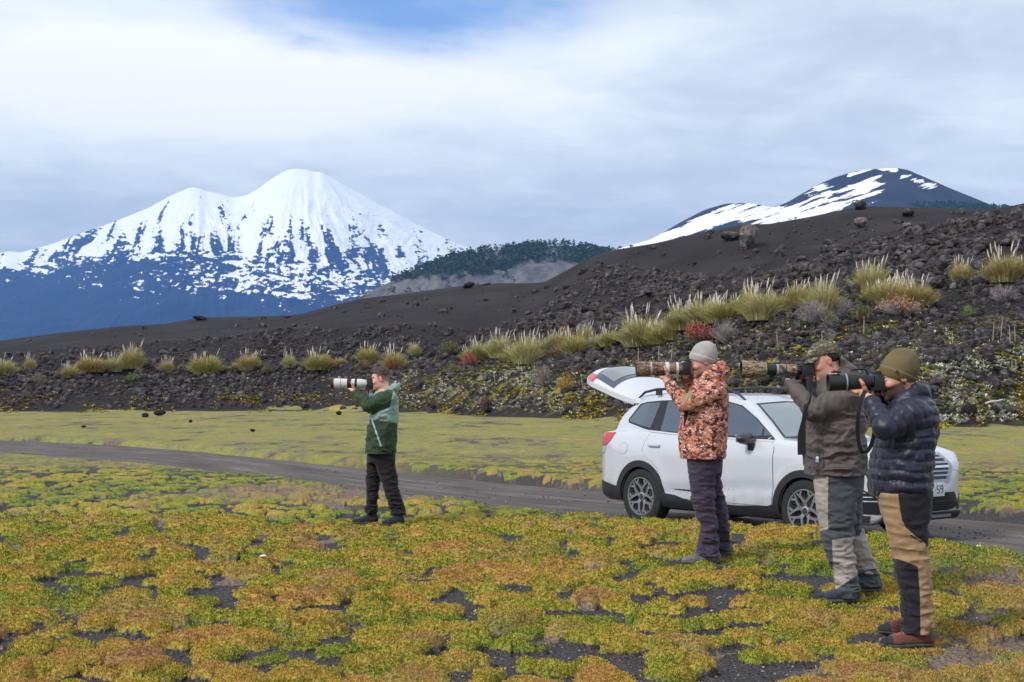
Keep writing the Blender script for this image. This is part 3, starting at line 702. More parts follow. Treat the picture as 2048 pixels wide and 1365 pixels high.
for k, (x, y, wd, mt, lab, sq) in enumerate(named):
    o = place_rock(x, y, wd*.95, rock_me[(k*3+1) % 8], sq*1.35, rnd.rand()*6, .1, mt)
    o.name = 'boulder' if wd > 28 else 'stone'
    tag(o, lab, 'rock')
def in_zone(x, y):
    """density of loose rock at a photo pixel: 0..1 and typical size in metres"""
    l2 = yl2(x); l1 = yl1(x); l3 = yl3(x); l4 = yl4(x); l0 = yl0(x)
    if y > l0-4: return 0, .15, 0
    if y > l1: return (.30 if x < 700 else .16), .22, 0
    if y > l2-6: return 1.0, (.23 if x < 1200 else .18), 0
    if x < 1040:
        if y > l3: return .62, .30, 1
        return .045*(1 if y > l4+4 else 0), .35, 1
    # right hand hill: loose blocks down its left flank and on the near ridge
    edge = np.interp(x, [1040, 1130, 1210, 1300, 1420, 1500, 1620, 1760, 1900, 2048], [650, 585, 530, 545, 560, 552, 530, 484, 446, 416])
    if y > edge: return (.75 if x < 1400 or x > 1560 else .55), (.34 if x < 1500 else .29), (2 if x < 1450 else 3)
    return .045, .40, 2
grp = [('lava rocks on the bank behind the moss flat', 'dark broken lava block in the rocky bank behind the moss flat'),
       ('lava rocks on the left slope above the bank', 'dark lava block on the ashy slope above the left rocky bank'),
       ('lava rocks down the flank of the ash hill', 'grey lava block on the left flank of the ash hill'),
       ('lava rocks on the near right ridge', 'grey lava block on the rocky ridge above the right hand tussocks')]
cand = []
while len(cand) < 17500:
    x = rnd.rand()*2400-180; y = 405+rnd.rand()*440
    if y < yl4(x)+3: continue
    d, sz, zn = in_zone(x, y)
    cl = .5+.9*vn(np.array([[x*.02, y*.045, zn*3.]]))[0]
    if rnd.rand() > d*min(1, max(.12, cl)): continue
    X, Yd, z = at(x, y)
    s_ = sz*(.35+1.15*rnd.rand()**4)
    cand.append((x, y, s_, zn, X, Yd, z, s_*F/Yd))
inview = sorted([c for c in cand if 5 < c[0] < 2043], key=lambda c: -c[7])
big = set(id(c) for c in inview[:275])
mb_i = 0
for c in inview[:275]:
    o = place_rock(c[0], c[1], c[7]*2.0, rock_me[rnd.randint(8)], .6+.5*rnd.rand(), rnd.rand()*6.28, .3)
    tag(o, grp[c[3]][1], 'rock', grp[c[3]][0])
bases = [rockshape(1, 30+k, .5, (1, .8, .75)) for k in range(14)]
VV = []; TT = []; nn = 0
for c in cand:
    if id(c) in big: continue
    V, Tn = bases[rnd.randint(14)]
    a = rnd.rand()*6.28; ca, sa = math.cos(a), math.sin(a); q = .7+.6*rnd.rand()
    W = np.stack([V[:, 0]*ca-V[:, 1]*sa, V[:, 0]*sa+V[:, 1]*ca, V[:, 2]*q], 1)*c[2]
    VV.append(W+np.array([c[4], c[5], c[6]+c[2]*.25])); TT.append(Tn+nn); nn += len(V)
o = mesh_np('rubble', np.concatenate(VV), np.concatenate(TT), m_rock, smooth=False)
tag(o, 'loose dark lava rubble over the bank and slopes', 'rubble', kind='stuff')
# ------------------------------------------------------------------ plants
def blades(n, h, spread, w, rng, droop=.5, seg=4, lean=.0, base=.25):
    a = rng.rand(n)*2*np.pi; r0 = rng.rand(n)**.5*spread*base; L_ = h*(.55+.45*rng.rand(n)); out = spread*(.15+.85*rng.rand(n)**.8)
    s_ = np.linspace(0, 1, seg+1)
    rr = r0[:, None]+out[:, None]*(s_**1.6)[None]*1.0
    zz = L_[:, None]*(s_[None]-droop*(out/spread)[:, None]*s_[None]**3*.9)
    cx = rr*np.cos(a)[:, None]+lean*h*s_[None]**2; cy = rr*np.sin(a)[:, None]
    ww = w*(1-s_**2*.9)[None]*(.6+.8*rng.rand(n))[:, None]; ta = a+rng.randn(n)*.9+np.pi/2
    dx = np.cos(ta)[:, None]*ww; dy = np.sin(ta)[:, None]*ww
    A = np.stack([cx-dx, cy-dy, zz], 2); B = np.stack([cx+dx, cy+dy, zz], 2)
    V = np.stack([A, B], 2).reshape(-1, 3)
    i = (np.arange(n)[:, None]*(seg+1)+np.arange(seg)[None]).ravel()*2
    return V, np.stack([i, i+1, i+3, i+2], 1)
def plumes(n, h, spread, rng, pl=.42, pw=.05):
    mb = MB(); st = MB()
    for k in range(n):
        a = rng.rand()*6.28; r = spread*rng.rand()**.5*.55; tilt = .03+.26*rng.rand(); d = np.array([math.cos(a), math.sin(a), 0])
        hh = h*(.72+.5*rng.rand()); b0 = d*r*.5; top = d*(r+tilt*hh)+np.array([.05*hh, 0, hh]); q0 = top*(1-pl)+b0*pl
        st.tube([b0, (b0+q0)/2, q0], .006, 3, False)
        for j in range(2):
            n_ = np.array([math.cos(a+j*1.57+.7), math.sin(a+j*1.57+.7), 0]); pts = []
            prof = [(0, .15), (.2, .8), (.5, 1), (.8, .6), (1, .05)]
            for s_, w_2 in prof:
                c_ = q0*(1-s_)+top*s_+np.array([.03, 0, 0])*s_**2; ww = pw*w_2*(.7+.6*rng.rand())
                pts += [c_-n_*ww, c_+n_*ww]
            mb.add(pts, [[2*i, 2*i+1, 2*i+3, 2*i+2] for i in range(4)])
    return mb, st
def leafmat(name, cols_, rough=.8, sc=3.0, trans=.25):
    m, t, b = newmat(name); g = N(t, 'ShaderNodeNewGeometry'); oi = N(t, 'ShaderNodeObjectInfo')
    n = N(t, 'ShaderNodeTexNoise', i_Scale=sc, i_Detail=3.0); L(t, g.outputs['Position'], n.inputs['Vector'])
    f = mathn(t, 'ADD', mathn(t, 'MULTIPLY', n.outputs[0], .6), mathn(t, 'MULTIPLY', g.outputs['Random Per Island'], .4))
    L(t, ramp(t, f, [(.25+.5*i/(len(cols_)-1), c) for i, c in enumerate(cols_)]), b.inputs['Base Color'])
    b.inputs['Roughness'].default_value = rough; b.inputs['Specular IOR Level'].default_value = .2
    return m
M_TG = leafmat('tussock_green', [(.19, .20, .045), (.39, .36, .10), (.55, .48, .18), (.64, .55, .28)])
M_TO = leafmat('tussock_straw', [(.26, .22, .07), (.44, .37, .14), (.56, .46, .20), (.62, .52, .30)])
M_TW = leafmat('tussock_pale', [(.24, .24, .07), (.43, .41, .15), (.60, .54, .27), (.68, .62, .40)])
M_PL = pmat('plume', (.74, .68, .62), .9, nscale=20, namp=.15)
M_ST = pmat('dry_stem', (.42, .34, .22), .9)
variants = {}
for key, mt in (('g', M_TG), ('o', M_TO), ('w', M_TW)):
    variants[key] = []
    for k in range(3):
        rg = np.random.RandomState(40+k)
        V, Q = blades(1000, 1.12, .74, .0078, rg, .60, 5, base=.42)
        V2, Q2 = blades(620, .62, .80, .010, rg, .35, 3, base=.65)
        fo = mesh_np('foliage', np.concatenate([V, V2]), [Q, Q2+len(V)], mt, smooth=False, link=False)
        pm, sm = plumes(14, .98, .85, rg, .28, .021)
        po = pm.build('plumes', M_PL, link=False, autosmooth=False); so2 = sm.build('stems', M_ST, link=False, autosmooth=False)
        variants[key].append((fo.data, po.data, so2.data))
def tussock(px, py, wpx, hpx, key, label, nopl=False, name='tussock_grass'):
    X, Yd, z = at(px, py); s_ = Yd/F
    if px < 900: wpx *= .82; hpx *= .88; key = {'g': 'o', 'w': 'w', 'o': 'o'}[key] if rnd.rand() < .5 else key
    k = rnd.randint(3); fd, pd, sd_ = variants[key][k]
    r = empty(name, (X, Yd, z-.05), rnd.rand()*6.28 if False else rnd.rand()*.8-.4)
    sx = wpx*s_/1.0*(.70+.28*rnd.rand()); sz = hpx*s_/1.12*(.80+.28*rnd.rand())
    r.scale = (sx, sx, sz)
    for nm, d in (('foliage', fd),)+(() if nopl else (('stems', sd_), ('plumes', pd))):
        o = bpy.data.objects.new(nm, d); COL.objects.link(o); o.parent = r
    tag(r, label, 'grass clump', 'pampas grass clumps along the lava bank')
    return r
TUS = [(8, 752, 54, 62, 'w', 'pale tussock cut by the left edge of the photo'), (60, 742, 22, 40, 'g', 'small tussock second from the left edge of the photo'),
 (140, 757, 36, 44, 'g', 'small tussock low in front of the first wide tussock group on the left'), (183, 746, 70, 62, 'g', 'wide green tussock with tall plumes, left half of the first group'), (228, 744, 40, 52, 'w', 'narrow pale tussock in the middle of the first group on the left'),
 (264, 740, 58, 64, 'o', 'straw coloured tussock with tall plumes, right end of the first group'), (334, 746, 36, 44, 'g', 'small lone tussock right of the first group on the left'),
 (412, 748, 62, 62, 'g', 'round bushy lone tussock above black lava left of the white lens'), (472, 742, 24, 26, 'o', 'tiny straw tussock at the foot of a larger one'),
 (498, 743, 50, 60, 'g', 'upright tussock between the round bushy one and a thin pale one'), (578, 737, 30, 46, 'w', 'thin pale tussock left of the orange shrub'),
 (638, 742, 62, 66, 'g', 'tussock with an orange shrub growing in front of it'), (681, 730, 28, 26, 'g', 'small tussock right of the orange shrub'),
 (736, 726, 58, 58, 'g', 'wide tussock just above the head of the man in green'), (788, 740, 48, 60, 'o', 'drooping rounded tussock behind the head of the man in green'),
 (829, 712, 26, 40, 'w', 'small white plumed tussock alone on the dark slope'),
 (962, 720, 50, 52, 'g', 'tussock right above the red shrub in the middle'), (1000, 718, 56, 62, 'w', 'pale tussock with a row of plumes right of the red shrub'),
 (1052, 728, 66, 84, 'w', 'big pale tussock, tallest of the middle row'), (1112, 700, 46, 52, 'o', 'straw tussock behind the orange twigs in the middle row'),
 (1150, 712, 46, 72, 'g', 'hanging green tussock at the end of the middle row'), (1172, 690, 40, 48, 'o', 'upper tussock at the right end of the middle row'),
 (1190, 698, 28, 40, 'w', 'small white tussock left of the open tailgate'), (1218, 694, 46, 56, 'g', 'tussock directly above the raised tailgate'),
 (1288, 694, 80, 92, 'w', 'large pale tussock above the camouflage lens'), (1322, 690, 56, 50, 'g', 'dark green low tussock right of the large pale one'), (1368, 668, 66, 74, 'w', 'pale tussock above the red shrub on the right'),
 (1408, 654, 66, 66, 'w', 'tussock with many small plumes rising to the right of the red shrub'), (1450, 646, 70, 70, 'g', 'green tussock above the grey twigs on the right'),
 (1524, 640, 76, 104, 'w', 'tall tussock with thick white plumes left of a black rock'), (1596, 612, 56, 54, 'o', 'yellow tussock between two tall plumed tussocks'),
 (1646, 632, 66, 106, 'w', 'tall narrow plumed tussock above the grey bush'), (1742, 590, 62, 96, 'w', 'tall tussock with widely spaced plumes on the near ridge'),
 (1782, 612, 60, 74, 'o', 'brown and orange tussock right of the widely plumed one'), (1834, 616, 62, 62, 'o', 'ragged orange tussock above white bare roots'),
 (1922, 566, 40, 56, 'o', 'small straw tussock left of the one at the right edge'), (2012, 570, 72, 90, 'o', 'tall plumed straw tussock near the right edge of the photo'), (2052, 562, 52, 56, 'g', 'green tussock cut by the right edge of the photo')]
TUS += [(940, 722, 30, 34, 'o', 'small orange tinged tussock left of the pale row in the middle'), (1030, 724, 44, 56, 'g', 'green tussock between the pale row and the tallest one'), (1086, 708, 44, 50, 'w', 'pale tussock between the tallest one and the straw one'),
 (1262, 690, 40, 60, 'g', 'green tussock at the left foot of the large pale one'), (1345, 682, 46, 60, 'g', 'green tussock between two pale ones above the red shrub'), (1388, 662, 48, 66, 'w', 'pale tussock in the rising row of small plumes'), (1430, 650, 52, 66, 'g', 'green tussock high in the rising row of small plumes'),
 (1478, 634, 44, 56, 'w', 'thin pale tussock closing the rising row'), (1500, 628, 40, 66, 'g', 'green tussock leaning on the tall thick plumed one'), (1560, 626, 44, 52, 'o', 'straw tussock above the black rock'), (1760, 606, 56, 66, 'g', 'green tussock in front of the widely plumed one'), (1808, 600, 50, 60, 'o', 'golden tussock behind the ragged orange one'), (1985, 566, 44, 60, 'g', 'green tussock left of the tall straw one at the edge')]
for q in TUS: tussock(*q)
def shrub(px, py, wpx, hpx, mt, mtw, label, name='shrub', nleaf=900, twig=70, seed=1, leafs=.018):
    X, Yd, z = at(px, py); s_ = Yd/F; R_ = wpx*s_/2; H_ = hpx*s_
    rg = np.random.RandomState(seed); r = empty(name, (X, Yd, z-.05))
    st = MB(); tips = []
    for k in range(twig):
        a = rg.rand()*6.28; rr = R_*rg.rand()**.6; hh = H_*math.sqrt(max(.05, 1-(rr/R_)**2*.8))*(.65+.35*rg.rand())
        p1 = np.array([.35*rr*math.cos(a), .35*rr*math.sin(a), hh*.5]); p2_ = np.array([rr*math.cos(a), rr*math.sin(a), hh]); 
        st.tube([(0, 0, 0), p1+rg.randn(3)*.04*R_, p2_], [.012*R_+.004, .008*R_+.003, .003], 3, False)
        tips += [p1*(1-f)+p2_*f for f in (.4, .7, 1.)]
    st.build('twigs', mtw, r, autosmooth=False)
    if nleaf:
        tips = np.array(tips); c = tips[rg.randint(len(tips), size=nleaf)]+rg.randn(nleaf, 3)*.09*R_
        d1 = rg.randn(nleaf, 3); d1 /= np.linalg.norm(d1, axis=1, keepdims=True); d2 = np.cross(d1, rg.randn(nleaf, 3)); d2 /= np.linalg.norm(d2, axis=1, keepdims=True)
        l = leafs*(1+R_)*(.7+.7*rg.rand(nleaf))[:, None]
        V = np.stack([c-d1*l*1.6, c-d2*l*.6, c+d1*l*1.6, c+d2*l*.6], 1).reshape(-1, 3); i = np.arange(nleaf)[:, None]*4
        mesh_np('foliage', V, i+np.array([[0, 1, 2, 3]]), mt, r, smooth=False)
    return tag(r, label, 'shrub')
M_RED = leafmat('red_leaf', [(.22, .05, .04), (.40, .11, .09), (.55, .20, .15)]); M_ORA = leafmat('orange_leaf', [(.35, .13, .05), (.55, .24, .10), (.60, .35, .18)])
M_OLI = leafmat('olive_leaf', [(.07, .09, .03), (.15, .16, .06), (.25, .25, .11)]); M_GRN = leafmat('green_leaf', [(.06, .12, .02), (.14, .22, .05), (.24, .32, .08)])
M_BRN = leafmat('brown_leaf', [(.10, .06, .04), (.20, .12, .08), (.32, .22, .15)]); M_YEL = leafmat('yellow_leaf', [(.28, .18, .03), (.45, .30, .05), (.5, .4, .12)])
M_GRY = pmat('grey_twig', (.30, .27, .28), .9, nscale=8, namp=.3); M_BT = pmat('brown_twig', (.16, .11, .09), .9)
SHR = [(1398, 696, 66, 50, M_RED, M_BT, 'round red shrub below the pale tussocks on the right', 1500, 90), (940, 736, 40, 30, M_RED, M_BT, 'small bright red shrub in the middle of the bank', 1300, 70),
 (655, 745, 46, 32, M_ORA, M_BT, 'orange shrub in front of a tussock left of the man in green', 1100, 60), (783, 746, 34, 26, M_RED, M_BT, 'dark red shrub behind the head of the man in green', 900, 60),
 (728, 744, 44, 24, M_BRN, M_BT, 'low reddish brown shrub above the hair of the man in green', 900, 60), (899, 714, 54, 32, M_OLI, M_BT, 'rounded olive shrub alone left of the middle tussocks', 1300, 70),
 (906, 752, 38, 26, M_OLI, M_BT, 'low olive shrub below the small red one', 900, 60), (266, 766, 34, 18, M_GRN, M_BT, 'flat bright green shrub below the first group of tussocks', 900, 50),
 (78, 772, 36, 26, M_OLI, M_GRY, 'thin greyish shrub above a black rock at the left', 500, 80), (535, 752, 26, 30, M_OLI, M_BT, 'small dull olive shrub between two tussocks', 700, 60),
 (1450, 688, 70, 54, M_BRN, M_GRY, 'grey twiggy shrub right of the round red one', 160, 190), (1380, 690, 26, 40, M_GRN, M_BT, 'narrow green shrub left of the round red one', 700, 50),
 (1625, 652, 78, 64, M_BRN, M_GRY, 'wide grey twiggy bush below the tall narrow plumed tussock', 220, 220), (1660, 664, 44, 46, M_OLI, M_GRY, 'olive and grey bush at the foot of the wide grey one', 700, 90),
 (1682, 640, 60, 50, M_BRN, M_GRY, 'thin grey bush below the brown tussocks', 200, 150), (1722, 648, 50, 40, M_OLI, M_BT, 'mossy dark bush on black rock below the near ridge', 900, 60),
 (1800, 632, 110, 44, M_ORA, M_GRY, 'bush of bare white roots and orange leaves under the ragged tussock', 450, 220), (1962, 570, 46, 26, M_BRN, M_GRY, 'low grey dome of twigs between the two right hand tussocks', 80, 160),
 (2010, 606, 70, 42, M_BRN, M_GRY, 'spread grey twigs below the tall tussock at the right edge', 80, 200), (2028, 480, 36, 22, M_BRN, M_GRY, 'small grey twiggy shrub high on the near ridge at the right', 80, 120),
 (1132, 790, 46, 44, M_YEL, M_BT, 'yellow shrub on the mossy slope left of the open tailgate', 800, 50), (1105, 722, 44, 30, M_BRN, M_BT, 'rusty brown shrub below the straw tussock', 800, 70), (1135, 690, 40, 40, M_ORA, M_BT, 'orange twiggy shrub inside the middle row of tussocks', 500, 80),
 (1085, 770, 70, 44, M_BRN, M_GRY, 'wide thin brown shrub behind the yellow one', 260, 120), (975, 812, 36, 22, M_BRN, M_BT, 'small brown shrub above the round black stone', 500, 60), (1065, 806, 34, 20, M_BRN, M_GRY, 'low greyish shrub right of the small brown one', 300, 70),
 (925, 770, 30, 20, M_OLI, M_BT, 'low dull shrub on black lava right of the man in green', 500, 50), (1935, 640, 30, 30, M_GRN, M_BT, 'small light green shrub left of the spread grey twigs', 500, 40)]
for k, (x, y, wd, hp, mt, mtw, lab, nl, tw) in enumerate(SHR): shrub(x, y, wd, hp, mt, mtw, lab, nleaf=nl, twig=tw, seed=100+k)
# dead mullein stalks
sm = MB(); rg = np.random.RandomState(3)
sm.tube([(0, 0, 0), (.01, 0, .5), (0, .01, .8), (.01, 0, 1)], [.018, .03, .026, .008], 6)
for k in range(40):
    z = .35+.62*rg.rand(); a = rg.rand()*6.28; sm.box((.03*math.cos(a), .03*math.sin(a), z), (.03, .03, .03))
stalk_me = sm.build('stalk', M_ST, link=False, autosmooth=False).data
STK = [(990, 772, 34), (962, 772, 26), (1070, 764, 38), (1037, 744, 28), (1165, 778, 28), (1318, 732, 36), (1341, 736, 44), (1727, 684, 52), (1645, 708, 46), (1906, 704, 38), (1985, 694, 52), (2001, 690, 56), (2021, 702, 48), (2031, 692, 40), (1967, 744, 26), (2024, 752, 28), (2032, 756, 30), (1276, 734, 40), (1012, 768, 20), (882, 776, 22), (1556, 700, 34)]
NUMW = ['leftmost', 'second', 'third', 'fourth', 'fifth', 'sixth', 'seventh', 'eighth', 'ninth', 'tenth', 'eleventh', 'twelfth', 'thirteenth', 'fourteenth', 'fifteenth', 'sixteenth', 'seventeenth', 'eighteenth', 'nineteenth', 'twentieth', 'rightmost']
STK = sorted(STK)
for sk, (x, y, hp) in enumerate(STK):
    X, Yd, z = at(x, y); o = bpy.data.objects.new('dead_stalk', stalk_me); COL.objects.link(o); h_ = hp*Yd/F
    o.location = (X, Yd, z-.05); o.scale = (.55, .55, h_); o.rotation_euler = (rnd.randn()*.05, rnd.randn()*.05, rnd.rand()*6)
    tag(o, 'dead flower stalk, '+NUMW[sk]+(' of all' if sk in (0, 20) else ' from the left')+(', between green jacket and car' if x < 1190 else ', above the raised tailgate' if x < 1300 else ', above the grey knit hat' if x < 1400 else ', above the two right hats' if x < 1800 else ', right of the olive hat'), 'plant stalk', 'dead flower stalks on the bank')
def stick(x1, y1, x2, y2, label, r=.02):
    A = np.array(at(x1, y1)); B = np.array(at(x2, y2)); A[2] += .03; B[2] = A[2]+(y1-y2)*A[1]/F+.0; B[1] = A[1]; B[0] = (x2-1024)*A[1]/F
    mb = MB(); mb.tube([A, A*.6+B*.4+np.array([0, 0, .03]), A*.3+B*.7-np.array([0, 0, .02]), B], [r, r*1.3, r, r*.5], 6)
    tag(mb.build('fallen_branch', pmat('bleached_wood', (.62, .58, .56), .8)), label, 'branch')
stick(1966, 815, 2006, 805, 'bleached bent branch lying behind the two black boulders', .035); stick(1958, 709, 1969, 700, 'short bleached stick standing out on dark lava at the right', .035)
# herbs (uncountable ground cover)
def herbs(name, n, sizer, mt, label, zonefn, seed, nb=9, up=.5):
    rg = np.random.RandomState(seed); C = []
    while len(C) < n:
        x = rg.rand()*2300-120; y = 650+rg.rand()*210
        if rg.rand() < zonefn(x, y): C.append(at(x, y))
    C = np.array(C)
    V = []; a = rg.rand(n, nb)*6.28; r = sizer*(.5+.9*rg.rand(n, 1))*(.6+.4*rg.rand(n, nb)); u = r*up*(.3+rg.rand(n, nb))
    base = C[:, None]+np.stack([.3*r*np.cos(a), .3*r*np.sin(a), .02+0*r], 2); tip = C[:, None]+np.stack([r*np.cos(a), r*np.sin(a), u+.05], 2)
    sd = np.stack([-np.sin(a), np.cos(a), 0*a], 2)*r[..., None]*.25
    mid = (base+tip)/2+np.stack([0*a, 0*a, r*.18], 2)
    V = np.stack([base, mid-sd, tip, mid+sd], 2).reshape(-1, 3); i = np.arange(n*nb)[:, None]*4
    o = mesh_np(name, V, i+np.array([[0, 1, 2, 3]]), mt, smooth=False); tag(o, label, 'herbs', kind='stuff')
def zA(x, y):   # pale herbs
    if y > yl0(x)-6 or y < yl2(x)+14: return 0
    c = .5+.9*float(vn(np.array([[x*.035, y*.07, 1.]]))[0])
    if x < 560: return .04*c
    if x < 1180: return (.9 if y > 748 and x > 760 else .15)*max(0, c)*(1 if y < 812 else .5)
    if x < 1780: return .22*max(0, c)*(1 if y > 690 else .5)
    return (1.0 if y > 690 else .12)*max(0, c)
def zB(x, y):   # yellow moss
    if y > yl0(x)+4 or y < yl2(x)+10: return 0
    c = .3+1.1*float(vn(np.array([[x*.028+9, y*.06, 5.]]))[0])
    return max(0, c)*(1.0 if y > yl0(x)-32 else (.35 if x > 700 else .10))
M_WH = leafmat('pale_herb', [(.30, .32, .22), (.50, .50, .38), (.68, .66, .56)], sc=1.5); M_YM = leafmat('yellow_moss', [(.24, .22, .03), (.40, .31, .04), (.42, .24, .05)], sc=1.0)
herbs('pale_herbs', 2600, .17, M_WH, 'small pale herbs dotted over the foot of the lava bank', zA, 9, 11, .7)
herbs('yellow_moss', 2600, .22, M_YM, 'yellow moss patches between the lava bank and the flat', zB, 10, 10, .35)
herbs('green_herbs', 500, .2, M_GRN, 'small green herbs scattered over the dark lava', lambda x, y: zA(x, y+25)*.5+(.10 if (x > 1400 and yl2(x)+20 < y < yl1(x)) else 0), 12, 10, .6)
# ------------------------------------------------------------------ far trees
M_FT = leafmat('far_conifer', [(.018, .035, .016), (.035, .060, .028), (.055, .085, .038)], sc=.05)
M_TR = pmat('conifer_trunk', (.10, .08, .07), .95)
hz_ = hillo.data; hv = np.empty(len(hz_.vertices)*3, np.float32); hz_.vertices.foreach_get('co', hv); hv = hv.reshape(-1, 3)
hpx = 1024+F*hv[:, 0]/hv[:, 1]; hpy = YH-F*(hv[:, 2]-EYE)/hv[:, 1]; okf = hv[:, 1] <= HD+20
cl = np.array([(600, 640), (700, 600), (748, 576), (807, 562), (850, 558), (893, 560), (931, 555), (969, 553), (998, 543), (1033, 534), (1049, 522), (1089, 527), (1130, 525), (1170, 530), (1200, 528), (1260, 540), (1500, 580)], float)
def crown(rg, c, R_, H_, nleaf, flat=False):
    th = rg.rand(nleaf)*6.28; u = rg.rand(nleaf)
    if flat: rr = R_*np.sqrt(rg.rand(nleaf)); zz = H_*(.72+.28*u)*(1-.12*(rr/R_)**2)
    else: rr = R_*(1-u**1.5)*(.3+.7*rg.rand(nleaf))+.1*R_; zz = H_*(.15+.85*u)
    p = c+np.stack([rr*np.cos(th), rr*np.sin(th), zz], 1)
    d1 = rg.randn(nleaf, 3)*R_*.26; d2 = rg.randn(nleaf, 3)*R_*.26; d2[:, 2] *= .6; d1[:, 2] *= .5
    return np.stack([p-d1, p-d2, p+d1, p+d2], 1).reshape(-1, 3)
rg = np.random.RandomState(8); cand_i = np.where(okf & (hpx > 690) & (hpx < 1300))[0]
low = np.interp(hpx[cand_i], cl[:, 0], cl[:, 1]); dens = np.where(hpy[cand_i] < low+3*np.sin(hpx[cand_i]*.2), 1.0, .02)
dens = dens*(.35+1.2*np.clip(vn(np.stack([hpx[cand_i]*.03, hpy[cand_i]*.05, 0*low], 1))+.6, 0, 1))
dens = np.where(hpx[cand_i] < 800, dens*.5, dens)
pick = cand_i[rg.rand(len(cand_i)) < dens*.16]; rg.shuffle(pick); pick = pick[:2300]
VV = [crown(rg, hv[i], 3.4+2.6*rg.rand(), 9+6*rg.rand(), 24) for i in pick]
V = np.concatenate(VV); i = np.arange(len(V)//4)[:, None]*4
tag(mesh_np('forest', V, i+np.array([[0, 1, 2, 3]]), M_FT, smooth=False), 'dark conifer forest over the top of the distant hill', 'forest', kind='stuff')
# umbrella crowned trees one can tell apart on the skylines
for k, (x, y, hp, w_px, lab) in enumerate([(1146, 503, 11, 9, 0), (1156, 504, 12, 10, 0), (1168, 503, 14, 11, 0), (1178, 502, 15, 12, 0), (1188, 503, 13, 12, 0), (1196, 504, 11, 10, 0), (1240, 500, 7, 8, 1), (1262, 497, 6, 7, 1)]):
    D_ = HD if lab == 0 else HD; s_ = D_/F; r = empty('umbrella_pine', ((x-1024)*s_, D_-6, EYE+(YH-y-4)*s_))
    H_ = (hp+4)*s_; rgt = np.random.RandomState(k); V = crown(rgt, np.zeros(3), w_px*s_*.5, H_, 70, True); i = np.arange(len(V)//4)[:, None]*4
    mesh_np('crown', V, i+np.array([[0, 1, 2, 3]]), M_FT, r, smooth=False)
    mb = MB(); mb.tube([(0, 0, -4), (0.2, 0, H_*.5), (0, 0, H_*.9)], [.45, .35, .2], 6); mb.build('trunk', M_TR, r)
    onm = ['leftmost', 'second from the left', 'third from the left', 'fourth from the left', 'fifth from the left', 'rightmost'] if lab == 0 else None
    tag(r, (onm[k]+' of the flat topped conifers on the wooded hill skyline') if lab == 0 else ('left' if k == 6 else 'right')+' one of two tiny conifers below the thin snow strip', 'tree', 'umbrella pines at the right end of the wooded hill' if lab == 0 else 'small trees below the snow strip')
# wood at the foot of the dark cones
rg = np.random.RandomState(4); D2 = 3560.; s_ = D2/F; VV = []
for k in range(520):
    x = 1700+330*rg.rand(); top = np.interp(x, [1700, 1800, 1900, 1990, 2035], [417, 407, 404, 410, 416]); y = top+rg.rand()*16
    VV.append(crown(rg, np.array([(x-1024)*s_, D2+rg.rand()*20, EYE+(YH-y-7)*s_]), 6+4*rg.rand(), 11+5*rg.rand(), 22))
V = np.concatenate(VV); i = np.arange(len(V)//4)[:, None]*4
tag(mesh_np('distant_forest', V, i+np.array([[0, 1, 2, 3]]), M_FT, smooth=False), 'thin dark wood along the foot of the dark cones', 'forest', kind='stuff')
# ------------------------------------------------------------------ moss sprigs of the near flat
rg = np.random.RandomState(21)
sel = np.where((gy < 17) & (moss*shoulder > .55) & (gy > 4.4))[0]
wgt = np.ones(len(sel)); wgt /= wgt.sum(); n = 380000
pk = sel[rg.choice(len(sel), n, p=wgt)]
c = np.stack([gx[pk]+rg.randn(n)*.008, gy[pk]+(rg.rand(n)-.5)*.03, gz[pk]], 1)
a = rg.rand(n)*6.28; ds_ = np.clip(c[:, 1]/11., .62, 1.25); hgt = (.007+.010*rg.rand(n))*ds_; wd = (.0032+.0026*rg.rand(n))*ds_; tl = rg.randn(n, 2)*.008*ds_[:, None]
V = np.stack([c+np.stack([np.cos(a)*wd, np.sin(a)*wd, -.002+0*a], 1), c-np.stack([np.cos(a)*wd, np.sin(a)*wd, .002+0*a], 1), c+np.stack([tl[:, 0]-np.sin(a)*wd, tl[:, 1]+np.cos(a)*wd, hgt], 1), c+np.stack([tl[:, 0]+np.sin(a)*wd, tl[:, 1]-np.cos(a)*wd, hgt*1.05], 1)], 1).reshape(-1, 3)
i = np.arange(n)[:, None]*4
m_sp, t, b = newmat('moss_sprig'); g = N(t, 'ShaderNodeNewGeometry')
tv = mathn(t, 'ADD', attr(t, 'tint'), mathn(t, 'MULTIPLY', mathn(t, 'SUBTRACT', g.outputs['Random Per Island'], .5), .6))
mc2 = ramp(t, tv, [(0.0, (.12, .17, .03)), (.22, (.185, .22, .03)), (.42, (.27, .255, .034)), (.62, (.385, .28, .048)), (.82, (.43, .25, .070)), (1.0, (.34, .17, .075))])
cm = N(t, 'ShaderNodeVectorMath', operation='SCALE'); L(t, mixc(t, mathn(t, 'MULTIPLY', attr(t, 'brown'), .4), mc2, (.24, .17, .10)), cm.inputs[0])
L(t, mathn(t, 'MULTIPLY', maprange(t, g.outputs['Random Per Island'], 0, 1, .75, 1.50), maprange(t, attr(t, 'tuft'), 0, .8, .60, 1.10)), cm.inputs['Scale']); L(t, cm.outputs[0], b.inputs['Base Color']); b.inputs['Roughness'].default_value = .9; b.inputs['Specular IOR Level'].default_value = .15  # sprigs low between tufts get crevice shade put into their colour
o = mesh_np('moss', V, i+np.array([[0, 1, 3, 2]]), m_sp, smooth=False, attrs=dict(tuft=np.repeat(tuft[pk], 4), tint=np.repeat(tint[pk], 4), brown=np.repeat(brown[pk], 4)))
tag(o, 'orange and green moss sprigs covering the cushions of the flat', 'moss', kind='stuff')
